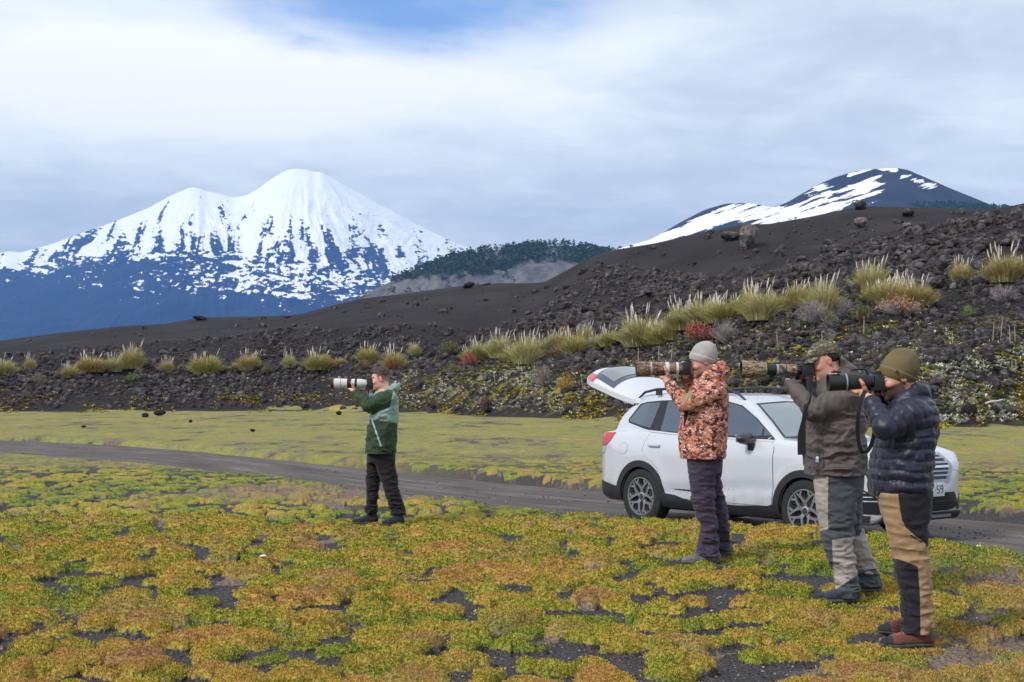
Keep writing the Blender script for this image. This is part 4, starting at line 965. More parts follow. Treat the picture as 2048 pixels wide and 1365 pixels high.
# loose grit on the track and in the bare gaps
rg = np.random.RandomState(77); s1 = np.where((rsd < .05) & (gy > 9) & (gy < 34) & (np.abs(gx) < 14))[0]; s2 = np.where((moss < .2) & (rsd > .1) & (gy < 12) & (gy > 4.5))[0]
p1 = rg.choice(s1, 2600); p2i = rg.choice(s2, 5200); gxx = np.concatenate([gx[p1]+rg.randn(2600)*.05, gx[p2i]+rg.randn(5200)*.01]); gyy = np.concatenate([gy[p1]+rg.randn(2600)*.1, gy[p2i]+rg.randn(5200)*.015])
gzz = np.concatenate([np.full(2600, ROADZ+.006), gz[p2i]+.002]); rr_ = np.concatenate([.007+.016*rg.rand(2600)**3, .004+.009*rg.rand(5200)**2])
OV = np.array([(1, 0, 0), (0, 1, 0), (-1, 0, 0), (0, -1, 0), (0, 0, .7), (0, 0, -.7)]); OF = np.array([(0, 1, 4), (1, 2, 4), (2, 3, 4), (3, 0, 4), (1, 0, 5), (2, 1, 5), (3, 2, 5), (0, 3, 5)])
m_ = len(rr_); an_ = rg.rand(m_)*6.28; VV = OV[None]*rr_[:, None, None]*(.7+.6*rg.rand(m_, 6, 1)); VV = np.stack([VV[..., 0]*np.cos(an_)[:, None]-VV[..., 1]*np.sin(an_)[:, None], VV[..., 0]*np.sin(an_)[:, None]+VV[..., 1]*np.cos(an_)[:, None], VV[..., 2]], 2)+np.stack([gxx, gyy, gzz], 1)[:, None]
m_gr, t, b = newmat('grit'); g = N(t, 'ShaderNodeNewGeometry'); L(t, ramp(t, g.outputs['Random Per Island'], [(0, (.03, .026, .026)), (.55, (.10, .09, .085)), (.85, (.22, .20, .19)), (1, (.42, .40, .38))]), b.inputs['Base Color']); b.inputs['Roughness'].default_value = .9
tag(mesh_np('gravel', VV.reshape(-1, 3), (OF[None]+np.arange(m_)[:, None, None]*6).reshape(-1, 3), m_gr, smooth=False), 'loose grey grit on the track and bare gaps in the moss', 'gravel', kind='stuff')
# pale pebbles and a white stone
for x, y, r_, lab in ((527, 1118, .022, 'small white stone on the moss in the left foreground'), (1915, 1082, .02, 'small white chip on the gravel track by the brown trousers'), (1958, 1096, .02, 'small pale chip on the gravel track near the right edge')):
    X, Yd, z = at(x, y); V, Tn = rockshape(2, int(x), .2); o = mesh_np('pebble', V*r_*np.array([1.3, 1, .7]), Tn, pmat('white_stone', (.8, .76, .7), .7)); o.location = (X, Yd, z+r_*.6); tag(o, lab, 'stone')
print('nature', time.time()-T0)
# ------------------------------------------------------------------ organic surfaces from distance fields
class Field:
    """a distance field on a grid; shapes are blended smoothly, then the zero surface is meshed"""
    def __init__(s, lo, hi, h):
        s.lo = np.array(lo, float); s.h = h; s.n = np.ceil((np.array(hi)-s.lo)/h).astype(int)+1
        s.f = np.full(s.n, 1.0, np.float32)
    def sub(s, lo, hi):
        a = np.clip(np.floor((np.array(lo)-s.lo)/s.h).astype(int), 0, s.n-1); b = np.clip(np.ceil((np.array(hi)-s.lo)/s.h).astype(int)+1, 1, s.n)
        sl = tuple(slice(x, y) for x, y in zip(a, b))
        ax = [s.lo[i]+s.h*np.arange(a[i], b[i]) for i in range(3)]
        P = np.stack(np.meshgrid(*ax, indexing='ij'), -1); return sl, P
    def op(s, lo, hi, fn, k=.02, mode='add', pad=.05):
        sl, P = s.sub(np.array(lo)-pad-k, np.array(hi)+pad+k)
        if P.size == 0: return s
        sh = P.shape[:3]; d = fn(P.reshape(-1, 3)).reshape(sh).astype(np.float32); a = s.f[sl]
        if mode == 'add':
            if k > 0: hh = np.clip(.5+.5*(a-d)/k, 0, 1); s.f[sl] = a*(1-hh)+d*hh-k*hh*(1-hh)
            else: s.f[sl] = np.minimum(a, d)
        elif mode == 'cut':
            d = -d
            if k > 0: hh = np.clip(.5-.5*(a-d)/k, 0, 1); s.f[sl] = a*(1-hh)+d*hh+k*hh*(1-hh)
            else: s.f[sl] = np.maximum(a, d)
        elif mode == 'and':
            s.f[sl] = np.maximum(a, d)
        return s
    def cone(s, a, b, ra, rb, k=.02, mode='add', fold=None, flat=None):
        a = np.array(a, float); b = np.array(b, float); m = max(ra, rb)
        def fn(P):
            d = b-a; L2 = d@d; t = np.clip((P-a)@d/L2, 0, 1); q = P-a-t[:, None]*d
            if flat is not None:      # (direction, factor): thinner along a direction
                u = np.array(flat[0], float); u /= np.linalg.norm(u); c = q@u; q = q+(c*(1/flat[1]-1))[:, None]*u
            r = np.linalg.norm(q, axis=1)-(ra+(rb-ra)*t)
            if fold is not None: r = r+fold(P, t, math.sqrt(L2))
            return r
        return s.op(np.minimum(a, b)-m, np.maximum(a, b)+m, fn, k, mode)
    def chain(s, pts, rs, k=.02, **kw):
        for i in range(len(pts)-1): s.cone(pts[i], pts[i+1], rs[i], rs[i+1], k, **kw)
        return s
    def ell(s, c, r, k=.02, mode='add', R=None):
        c = np.array(c, float); r = np.array(r, float)
        def fn(P):
            q = P-c
            if R is not None: q = q@R
            k0 = np.linalg.norm(q/r, axis=1); k1 = np.linalg.norm(q/(r*r), axis=1)+1e-9; return k0*(k0-1)/k1
        m = r.max(); return s.op(c-m, c+m, fn, k, mode)
    def loft(s, rows, k=.02, fold=None, mode='add', power=2.0, capr=.0):
        """rows: (z, u_front, u_back, v_centre, v_half) stacked from top to bottom or back"""
        R = np.array(sorted(rows), float); z = R[:, 0]
        def fn(P):
            zz = np.clip(P[:, 2], z[0], z[-1])
            g = lambda j: np.interp(zz, z, R[:, j])
            uf, ub, vc, vh = g(1), g(2), g(3), g(4)
            a = (uf-ub)/2; c = (uf+ub)/2
            q = (np.abs((P[:, 0]-c)/a)**power+np.abs((P[:, 1]-vc)/vh)**power)**(1/power)
            d = (q-1)*np.minimum(a, vh)
            if fold is not None: d = d+fold(P)
            dz = np.maximum(z[0]-P[:, 2], P[:, 2]-z[-1])
            return np.where(dz > 0, np.where(d > 0, np.hypot(d, dz), dz), np.maximum(d, dz))
        lo = (min(R[:, 1].min(), R[:, 2].min()), (R[:, 3]-R[:, 4]).min(), z[0]); hi = (max(R[:, 1].max(), R[:, 2].max()), (R[:, 3]+R[:, 4]).max(), z[-1])
        return s.op(lo, hi, fn, k, mode)
    def noise(s, fn, lo=None, hi=None, band=.05):
        sl, P = s.sub(s.lo if lo is None else lo, s.lo+s.h*s.n if hi is None else hi)
        a = s.f[sl]; m = np.abs(a) < band; Q = P[m]
        a[m] += fn(Q).astype(np.float32); s.f[sl] = a; return s
    def clipz(s, z0=None, z1=None):
        Zg = s.lo[2]+s.h*np.arange(s.n[2])
        if z0 is not None: s.f = np.maximum(s.f, (z0-Zg)[None, None].astype(np.float32))
        if z1 is not None: s.f = np.maximum(s.f, (Zg-z1)[None, None].astype(np.float32))
        return s
    def mesh(s, relax=1):
        f = s.f; ins = f < 0; n = f.shape
        # cells that the surface crosses
        c = ins[:-1, :-1, :-1].astype(np.int8)
        cnt = np.zeros(tuple(x-1 for x in n), np.int8)
        for dx in (0, 1):
            for dy in (0, 1):
                for dz in (0, 1): cnt += ins[dx:n[0]-1+dx, dy:n[1]-1+dy, dz:n[2]-1+dz]
        act = (cnt > 0) & (cnt < 8); ids = np.full(act.shape, -1, np.int32); I = np.argwhere(act); ids[act] = np.arange(len(I))
        acc = np.zeros((len(I), 3)); num = np.zeros(len(I))
        cr = [(x, y, z) for x in (0, 1) for y in (0, 1) for z in (0, 1)]
        for p in cr:
            for ax in range(3):
                if p[ax] == 1: continue
                q = list(p); q[ax] = 1
                a = f[I[:, 0]+p[0], I[:, 1]+p[1], I[:, 2]+p[2]]; b = f[I[:, 0]+q[0], I[:, 1]+q[1], I[:, 2]+q[2]]
                m = (a < 0) != (b < 0); t = np.where(m, a/(a-b+1e-12), 0)
                pt = np.tile(np.array(p, float), (len(I), 1)); pt[:, ax] += t
                acc[m] += pt[m]; num[m] += 1
        V = s.lo+s.h*(I+acc/num[:, None])
        Q = []
        for ax in range(3):
            o1, o2 = [(1, 2), (2, 0), (0, 1)][ax]
            sa = [slice(None)]*3; sb = [slice(None)]*3; sa[ax] = slice(0, n[ax]-1); sb[ax] = slice(1, n[ax])
            A = ins[tuple(sa)]; B = ins[tuple(sb)]; E = np.argwhere(A != B)
            m = (E[:, o1] > 0) & (E[:, o2] > 0) & (E[:, o1] < n[o1]-1) & (E[:, o2] < n[o2]-1); E = E[m]
            if not len(E): continue
            def cid(d1, d2):
                e = E.copy(); e[:, o1] -= d1; e[:, o2] -= d2; return ids[e[:, 0], e[:, 1], e[:, 2]]
            q = np.stack([cid(1, 1), cid(0, 1), cid(0, 0), cid(1, 0)], 1)
            fl = ~A[E[:, 0], E[:, 1], E[:, 2]]; q[fl] = q[fl][:, ::-1]; Q.append(q)
        return V, np.concatenate(Q)
def folds(P, amp, sc=9., st=(1, 1, 2.2), off=0., w=1.0):
    q = P*np.array(st); n = vn(q, sc, off)+.5*vn(q, sc*2.1, off+5)
    r = 1-np.abs(n)*2.2
    return -amp*np.clip(r, -.6, 1)*w
def bias(P, c, r):
    return np.exp(-(((P-np.array(c))/np.array(r))**2).sum(1))
# ------------------------------------------------------------------ people
def camomat(name, base, c1, c2, c3, sc=28, rough=.85, bark=False):
    m, t, b = newmat(name); tcn = N(t, 'ShaderNodeTexCoord')
    w_n = N(t, 'ShaderNodeTexNoise', i_Scale=sc*1.2, i_Detail=1.0); L(t, tcn.outputs['Object'], w_n.inputs['Vector'])
    mp = N(t, 'ShaderNodeMapping'); mp.inputs['Scale'].default_value = (1, 1, 1.6) if not bark else (.55, 1.3, 1.3); L(t, tcn.outputs['Object'], mp.inputs[0])
    ns = [N(t, 'ShaderNodeTexNoise', i_Scale=sc*k, i_Detail=2.5, i_Roughness=.62, i_Distortion=.4 if not bark else 1.5) for k in (1, 1.35, 1.8)]
    for k, n in enumerate(ns):
        q = N(t, 'ShaderNodeVectorMath', operation='ADD'); q.inputs[1].default_value = (k*3.7, k*1.9, k*5.1); L(t, mp.outputs[0], q.inputs[0]); L(t, q.outputs[0], n.inputs['Vector'])
    c = mixc(t, maprange(t, ns[0].outputs[0], .51, .53), base, c1)
    c = mixc(t, maprange(t, ns[1].outputs[0], .57, .60), c, c3)
    c = mixc(t, maprange(t, ns[2].outputs[0], .59, .61), c, c2)
    L(t, c, b.inputs['Base Color']); b.inputs['Roughness'].default_value = rough; b.inputs['Specular IOR Level'].default_value = .2
    return m, t, b, c
def clothmat(name, cols_, rough=.8, masks=(), bump=.25, spec=.25, bscale=260, var=.12):
    """cols_[0] is the base cloth; masks are vertex fields (0..1) that lay cols_[1:] over it"""
    m, t, b = newmat(name); tcn = N(t, 'ShaderNodeTexCoord')
    c = cols_[0]
    for mk, col in zip(masks, cols_[1:]): c = mixc(t, maprange(t, attr(t, mk), .42, .58), c, col)
    n = N(t, 'ShaderNodeTexNoise', i_Scale=9.0, i_Detail=4.0); L(t, tcn.outputs['Object'], n.inputs['Vector'])
    f = maprange(t, n.outputs[0], .3, .7, 1-var, 1+var); sc_ = N(t, 'ShaderNodeVectorMath', operation='SCALE')
    if isinstance(c, tuple): sc_.inputs[0].default_value = c[:3]
    else: L(t, c, sc_.inputs[0])
    L(t, f, sc_.inputs['Scale']); L(t, sc_.outputs[0], b.inputs['Base Color'])
    b.inputs['Roughness'].default_value = rough; b.inputs['Specular IOR Level'].default_value = spec; b.inputs['Sheen Weight'].default_value = .1
    n2 = N(t, 'ShaderNodeTexNoise', i_Scale=float(bscale), i_Detail=2.0); L(t, tcn.outputs['Object'], n2.inputs['Vector'])
    bp = N(t, 'ShaderNodeBump', i_Strength=bump, i_Distance=.002); L(t, n2.outputs[0], bp.inputs['Height']); L(t, bp.outputs[0], b.inputs['Normal'])
    return m
def skinmat(name, base, beard, lip=(.42, .12, .10)):
    m, t, b = newmat(name); tcn = N(t, 'ShaderNodeTexCoord')
    n = N(t, 'ShaderNodeTexNoise', i_Scale=22.0, i_Detail=3.0); L(t, tcn.outputs['Object'], n.inputs['Vector'])
    red = tuple(np.array(base)*np.array([.92, .68, .62]))
    c = mixc(t, maprange(t, n.outputs[0], .35, .7), base, red)
    c = mixc(t, attr(t, 'blush'), c, tuple(np.array(base)*np.array([.95, .55, .5])))
    c = mixc(t, attr(t, 'beard'), c, beard); c = mixc(t, attr(t, 'lip'), c, lip); c = mixc(t, attr(t, 'dark'), c, (.03, .02, .018))
    L(t, c, b.inputs['Base Color']); b.inputs['Roughness'].default_value = .5; b.inputs['Subsurface Weight'].default_value = .08
    b.inputs['Subsurface Radius'].default_value = (.01, .004, .002)
    return m
def Ry(deg):   # head pitch: positive lifts the face
    a = math.radians(deg); return np.array([[math.cos(a), 0, -math.sin(a)], [0, 1, 0], [math.sin(a), 0, math.cos(a)]])
def segd(P, pts):
    best = np.full(len(P), 9.)
    for a, b in zip(pts[:-1], pts[1:]):
        a = np.array(a); b = np.array(b); d = b-a; t = np.clip((P-a)@d/(d@d), 0, 1); best = np.minimum(best, np.linalg.norm(P-a-t[:, None]*d, axis=1))
    return best
class Fig:
    def __init__(s, x0, yf, sc, label, loc_fix=0.0):
        s.x0, s.yf, s.s = x0, yf, sc; D = F/sc; s.D = D
        s.loc = Vector(((x0-1024)*D/F, D, EYE-(yf-YH)*D/F+loc_fix)); s.label = label
    def p(s, x, y, v=0.0):
        # nearer things look larger and lower: undo the perspective of the offset v towards the camera
        k = (s.D-v)/s.D
        X = (x-1024)*k*s.D/F; Zw = EYE-(y-YH)*k*s.D/F
        return np.array([s.loc.x-X, v, Zw-s.loc.z])
    def px(s, P):
        Yw = s.D-P[:, 1]; return 1024+F*(s.loc.x-P[:, 0])/Yw, YH-F*(P[:, 2]+s.loc.z-EYE)/Yw
    def rows(s, lst, v=0.0, vh=None, g=0.0):
        out = []
        for r in lst:
            y, xl, xr = r[:3]; h = r[3] if len(r) > 3 else vh; vv = r[4] if len(r) > 4 else v
            a, b = s.p(xl, y, vv), s.p(xr, y, vv); out.append((a[2], a[0]+g, b[0]-g, vv, (h if h is not None else (a[0]-b[0])*.5)+g))
        return out
    def emit(s, name, V, Q, mat, parent=None, **kw):
        o = mesh_np(name, V, Q, mat, parent, **kw)
        if parent is None: o.location = s.loc; o.rotation_euler = (0, 0, math.pi)
        return o
def head(fld, C, pitch, sc=1.0, cheeks=0):
    R = Ry(pitch); H = lambda u, v, z: C+R@(np.array([u, v, z])*sc)
    def e(c, r, k=.012, mode='add', extra=None): fld.ell(H(*c), np.array(r)*sc, k, mode, R if extra is None else R@extra)
    e((-.012, 0, .035), (.099, .078, .088)); e((.030, 0, -.028), (.064, .062, .088), .03)
    e((.022, 0, -.078), (.064, .053, .036), .02); fld.cone(H(.078, -.004, -.104), H(.078, .004, -.104), .019*sc, .019*sc, .022)
    e((-.005, .05, -.06), (.035, .016, .04), .02); e((-.005, -.05, -.06), (.035, .016, .04), .02)
    fld.cone(H(.088, 0, .012), H(.113, 0, -.030), .0085*sc, .0125*sc, .012); e((.101, .011, -.034), (.010, .007, .007), .006); e((.101, -.011, -.034), (.010, .007, .007), .006)
    e((.079, 0, .024), (.017, .050, .010), .014)
    for sg in (1, -1):
        e((.098, sg*.031, .004), (.016, .016, .011), .010, 'cut'); e((.078, sg*.031, .001), (.013, .014, .011), .004)
        e((.062, sg*.045, -.030), (.024, .016, .018), .02)
        e((-.010, sg*.077, -.004), (.018, .009, .031), .006, extra=Ry(-12)); e((-.006, sg*.087, .0), (.009, .006, .016), .004, 'cut')
    e((.090, 0, -.061), (.012, .023, .0065), .006); e((.087, 0, -.073), (.012, .020, .0065), .006); e((.104, 0, -.0665), (.006, .03, .0018), .003, 'cut')
    fld.cone(H(-.028, 0, -.05), H(-.055, 0, -.18), .056*sc, .062*sc, .03)
    return R, H
def headcoords(P, C, R, sc): return ((P-C)@R)/sc
def hand_under(fld, W, Pm, ax, r, g=0.0, near=1.0):
    """left hand, palm up under a lens. W wrist, Pm point on the lens axis over the palm, ax lens direction, r lens radius"""
    ax = np.array(ax); ax = ax/np.linalg.norm(ax); up = np.array([0, 0, 1.]); up -= ax*(up@ax); up /= np.linalg.norm(up); side = np.cross(up, ax)*1.0
    if side[1] < 0: side = -side
    B = Pm-up*(r+.016)                                 # heel of the palm under the lens
    fld.chain([W, W*.35+B*.65-up*.006, B], [.027+g, .028+g, .024+g], .015, flat=(up, .72))
    k0 = B+ax*.035
    for q in (-.026, -.009, .009, .026): fld.cone(B+side*q*.7-ax*.01, k0+side*q, .017+g, .014+g, .012)
    fr = r+.010+g*.5
    ln = [.95, 1.08, 1.0, .82]
    for j, q in enumerate((.026, .009, -.009, -.026)):  # index nearest the camera
        a0 = k0+side*q; l = ln[j]
        # fingers run forward and across, then curl up round the far side
        ang = [(-8+ -14*j), -34-16*j, -62-18*j]; pts = [a0]; pos = q
        th0 = math.asin(max(-1, min(1, q/fr)))          # angle round the lens from straight below, + towards the camera
        for st in range(3):
            th1 = th0-math.radians((16, 24, 24)[st])*l; fw = (.024, .016, .010)[st]*l
            pt_ = Pm+ax*(.035+sum((.024, .016, .010)[:st+1])*l)+side*math.sin(th1)*fr-up*math.cos(th1)*fr; pts.append(pt_); th0 = th1
        fld.chain(pts, [.0098+g, .0092+g, .0084+g, .0072+g], .005)
    # thumb on the near side, pointing up
    t0 = B+side*.022-ax*.022; t1 = Pm+side*math.sin(math.radians(48))*(fr+.004)-up*math.cos(math.radians(48))*(fr+.004)-ax*.010
    t2 = Pm+side*math.sin(math.radians(80))*(fr+.002)-up*math.cos(math.radians(80))*fr+ax*.004; t3 = Pm+side*math.sin(math.radians(104))*fr-up*math.cos(math.radians(104))*fr+ax*.016
    fld.chain([t0, t1, t2, t3], [.017+g, .0125+g, .0108+g, .0088+g], .008)
def hand_grip(fld, W, G, g=0.0):
    """right hand round a camera grip at G, wrist W behind and below"""
    P_ = W*.3+G*.7; fld.chain([W, P_, G+np.array([-.005, -.012, .0])], [.027+g, .030+g, .024+g], .015)
    for j in range(4):
        z = .030-.018*j; a = G+np.array([-.005, -.030, z]); b = G+np.array([.030, -.034, z+.002]); c = G+np.array([.042, -.014, z]); d = G+np.array([.034, .004, z-.002])
        fld.chain([a, b, c, d], [.0105+g, .0098+g, .009+g, .008+g], .005)
    fld.chain([G+np.array([-.02, -.01, .0]), G+np.array([-.024, .008, .018]), G+np.array([-.022, .026, .024])], [.014+g, .011+g, .0095+g], .006)
def shoe(fig, name, parent, heel, toe, mat, solemat, h=.075, ank=None, seed=0, wd=.044):
    """heel, toe: local points on the ground"""
    heel = np.array(heel); toe = np.array(toe); d = toe-heel; Ld = np.linalg.norm(d[:2]); e = d/np.linalg.norm(d)
    f = Field(np.minimum(heel, toe)-np.array([.09, .09, .03]), np.maximum(heel, toe)+np.array([.09, .09, .19]), .005)
    z = lambda q: np.array([0, 0, q])
    ball = heel+e*Ld*.70
    f.cone(heel+e*.035+z(.036), ball+z(.032), .036, wd, .02, flat=((0, 0, 1), .9)); f.cone(ball+z(.032), toe-e*.035+z(.030), wd, .036, .02, flat=((0, 0, 1), .85))
    f.cone(heel+e*.045+z(.06), heel+e*Ld*.5+z(.055), .040, .036, .03); f.cone(heel+e*.05+z(.07), heel+e*.06+z(.12), .040, .041, .03)
    f.cone(heel+e*.10+z(.085), ball+z(.045), .030, .020, .03)
    f.noise(lambda P: folds(P, .003, 22, off=seed), band=.03); f.clipz(z0=heel[2]+.014)
    V, Q = f.mesh()
    t = ((V-heel)@e)/Ld; zz = V[:, 2]-heel[2]
    o = fig.emit(name, V, Q, mat, parent, attrs=dict(toecap=((t > .80) | (zz < .03)).astype(float)*1.0, lace=((t > .38) & (t < .78) & (np.abs((t*18) % 1-.5) < .22) & (zz > .045) & (np.abs((V-heel)@np.array([-e[1], e[0], 0])) < .022)).astype(float)))
    f2 = Field(np.minimum(heel, toe)-np.array([.09, .09, .03]), np.maximum(heel, toe)+np.array([.09, .09, .05]), .0055)
    f2.cone(heel+e*.038+z(.016), ball+z(.016), .042, wd+.006, .01, flat=((0, 0, 1), .55)); f2.cone(ball+z(.016), toe-e*.034+z(.020), wd+.006, .040, .01, flat=((0, 0, 1), .5)); f2.clipz(z0=heel[2]-.004, z1=heel[2]+.028)
    V, Q = f2.mesh(); fig.emit('sole', V, Q, solemat, o)
    return o
def limb(fig, pts):  return [fig.p(*q) for q in pts]
def person(fig, cfg):
    c = cfg; s = fig.s
    aL = limb(fig, c['armL']); aR = limb(fig, c['armR'])      # shoulder, elbow, wrist (x, y, v)
    C = fig.p(*c['head']); hs = c.get('hs', 1.0)
    lo = np.array([-.42, -.42, -.02]); hi = np.array([.62, .42, 1.95])
    b = Field(lo, hi, .0048)
    R, H = head(b, C, c['pitch'], hs)
    neck = H(-.055, 0, -.18); T = fig.rows(c['torso'], 0, g=-.03)
    b.loft([(z, uf, ub, vc, vh*.9) for z, uf, ub, vc, vh in T], .05)
    top = max(T); b.cone(neck, np.array([(top[1]+top[2])/2, 0, top[0]-.08]), .062, .09, .05)
    for a in (aL, aR): b.chain(a, [.062, .043, .023 if c.get('glove') else .028], .03)
    for lg in (c['legN'], c['legF']):
        rws = fig.rows(lg['rows'], lg['v'], g=-.022); b.loft([(z, uf, ub, vc, max(.03, vh)) for z, uf, ub, vc, vh in rws], .03)
    for sh in (c['shoeN'], c['shoeF']):
        hl, to = fig.p(*sh['heel']), fig.p(*sh['toe']); b.chain([hl+np.array([.06, 0, .16]), hl+np.array([.055, 0, .05]), to*.7+hl*.3+np.array([0, 0, .03])], [.035, .035, .026], .02)
    Lp = fig.p(*c['lens_pt']); ax = fig.p(*c['lens_front'])-fig.p(*c['lens_back']); G = fig.p(*c['grip'])
    hand_under(b, aL[2], Lp, ax, c['lens_r'], -.0035 if c.get('glove') else 0); hand_grip(b, aR[2], G, -.0035 if c.get('glove') else 0)
    V, Q = b.mesh(); hc = headcoords(V, C, R, hs); u, v, z = hc.T; ishead = (np.abs(v) < .11) & (np.abs(z) < .16) & (np.abs(u) < .14)
    jaw = sstep(-.028, -.048, z+.25*np.clip(.07-u, 0, .1)*-1)*sstep(-.04, .0, u)
    mo = sstep(.010, .004, np.abs(z+.051))*sstep(.05, .08, u)*(np.abs(v) < .032)
    bd = np.clip(jaw*c.get('beard', .3)+mo*c.get('mous', .3), 0, .9)*ishead
    lip = sstep(.014, .006, np.abs(z+.067))*sstep(.080, .092, u)*(np.abs(v) < .025)*ishead*.8
    dark = np.maximum(sstep(.007, .003, np.abs(z-.030+.1*np.abs(np.abs(v)-.03)))*(u > .06)*(np.abs(v) > .012)*(np.abs(v) < .055), sstep(.004, .0015, np.abs(z-.000))*(u > .062)*(np.abs(v) > .016)*(np.abs(v) < .047))*ishead*.85
    dark = np.maximum(dark, c.get('hairdark', 0)*sstep(.035, .0, u-.4*np.clip(z, -.1, .1))*sstep(-.08, .05, z)*ishead*(np.abs(v) < .079))
    blush = np.clip(np.exp(-((u-.1)/.02)**2-((z+.03)/.02)**2)+np.exp(-((u+.01)/.025)**2-((z+.004)/.035)**2)*(np.abs(v) > .07)+.5*np.exp(-((u-.06)/.03)**2-((z+.03)/.025)**2), 0, 1)*ishead
    body = fig.emit('person', V, Q, c['skin'], attrs=dict(beard=bd, lip=lip, dark=dark, blush=blush))
    tag(body, fig.label, 'person')
    if c.get('glove'):
        for nm, fn in (('glove', lambda f: hand_under(f, aL[2], Lp, ax, c['lens_r'], .0015)), ('glove', lambda f: hand_grip(f, aR[2], G, .0015))):
            q = aL[2] if fn.__code__.co_names[0] == 'hand_under' else aR[2]
            f = Field(q-np.array([.14, .14, .12]), q+np.array([.18, .14, .16]), .0045); fn(f); V, Q = f.mesh(); fig.emit(nm, V, Q, c['glove'], body)
    # trousers
    t = Field(np.array([-.40, -.34, -.02]), np.array([.40, .34, 1.10]), .0065)
    fam = c.get('tfold', .009)
    for lg, sg in ((c['legN'], 0), (c['legF'], 7)):
        zr = fig.rows(lg['rows'], lg['v']); zb = min(r[0] for r in zr)
        def fold(P, sg=sg, zb=zb):
            k = np.interp(P[:, 2], [zb, zb+.16, .42, .52, .62, .80, 1.0], [1.9, 1.5, .8, 1.3, .7, .7, .5])
            return folds(P, fam, 7.5, (1, .8, 2.6), off=sg+c.get('seed', 0))*k+folds(P, fam*.5, 19, (1, 1, 1.5), off=sg+3)*k*.6
        t.loft(zr, .025, fold=fold, power=2.2)
    t.loft(fig.rows(c['hips'], 0), .05, power=2.3)
    V, Q = t.mesh(); px, py = fig.px(V)
    tr = fig.emit('trousers', V, Q, c['tmat'], body, attrs=c['tmask'](V, px, py) if c.get('tmask') else None)
    # jacket
    j = Field(np.array([-.44, -.44, .70]), np.array([.52, .44, 1.72]), .0065)
    jf = c.get('jfold', .010); qd = c.get('quilt', 0)
    def tf(P):
        d = folds(P, jf, 5.5, (1, .8, 2.0), off=c.get('seed', 0)+1)*np.interp(P[:, 2], [.8, 1.0, 1.3, 1.5], [.7, 1.2, 1.0, .4])+folds(P+np.stack([.4*P[:, 2], 0*P[:, 2], 0*P[:, 2]], 1), jf*.5, 15, (1, 1, 1.6), off=4)
        if qd: q = P[:, 2]+.012*vn(P, 9, 2)+.10*P[:, 0]*sstep(1.2, 1.4, P[:, 2]); d = d*.6+qd*(1-np.abs(np.sin(np.pi*q/.062))**.42)+.006*vn(P, 24, 3)+.004*vn(P*np.array([1, 1, .4]), 60, 8)
        return d
    j.loft(fig.rows(c['torso'], 0), .05, fold=tf, power=2.15)
    def af(P, t_, Ln, sg=0):
        d = folds(P, jf*.9, 9, (1.2, 1, 1.2), off=sg+6+c.get('seed', 0))
        if qd: d = d*.7+qd*1.25*(1-np.abs(np.sin(np.pi*(t_*Ln+.006*vn(P, 12, 5))/.058))**.42)+.003*vn(P, 26, 7)
        return d
    ra = c['ra']
    for a, sg in ((aL, 0), (aR, 9)):
        wr = a[2]+(a[1]-a[2])/np.linalg.norm(a[1]-a[2])*.035
        j.cone(a[0], a[1], ra[0], ra[1], .028, fold=lambda P, t_, Ln, sg=sg: af(P, t_, Ln, sg)); j.cone(a[1], wr, ra[1]*.94, ra[2], .012, fold=lambda P, t_, Ln, sg=sg: af(P, t_, Ln, sg+3))
        # folds gathered inside the elbow
        dr = (a[2]-a[1])/np.linalg.norm(a[2]-a[1]); dv = (a[0]-a[1])/np.linalg.norm(a[0]-a[1]); inn = a[1]+(dr+dv)*.05
        j.noise(lambda P: .010*np.sin(((P-a[1])@(dr-dv))*95)*bias(P, inn, (.08, .09, .08)), a[1]-.16, a[1]+.16)
        # cuff opening
        e = (wr-a[1])/np.linalg.norm(wr-a[1]); j.cone(wr+e*.004, wr+e*.05, ra[2]-.008, ra[2]-.008, .004, 'cut'); j.cone(wr-e*.02, wr-e*.012, ra[2]+.004, ra[2]+.004, .006)
    # collar / hood behind the neck
    for h in c['collar']: j.ell(fig.p(*h[0]), h[1], h[3] if len(h) > 3 else .03, 'add', Ry(h[2]) if len(h) > 2 else None)
    for h in c.get('collar_tube', ()): j.chain([fig.p(*q) for q in h[0]], h[1], .025)
    # throat opening so that the neck and chin stay clear
    j.cone(H(.03, 0, -.02), H(-.05, 0, -.17), .072*hs, .062*hs, .012, 'cut')
    j.ell(H(0, 0, .01), np.array([.108, .090, .125])*hs, .01, 'cut', R)
    for h in c.get('collar_late', ()): j.chain([fig.p(*q) for q in h[0]], h[1], .022)
    V, Q = j.mesh(); px, py = fig.px(V)
    at_ = c['jmask'](V, px, py, aL, aR) if c.get('jmask') else None
    jo = fig.emit('jacket', V, Q, c['jmat'], body, attrs=at_)
    for nm, fn in c.get('extras', ()): fn(fig, body, jo, nm, aL, aR, H, R, hs, C)
    for sh in (c['shoeN'], c['shoeF']): shoe(fig, 'shoe', body, fig.p(*sh['heel']), fig.p(*sh['toe']), c['shmat'], c['solemat'], seed=len(sh), wd=c.get('shw', .044))
    return body, H, R, C
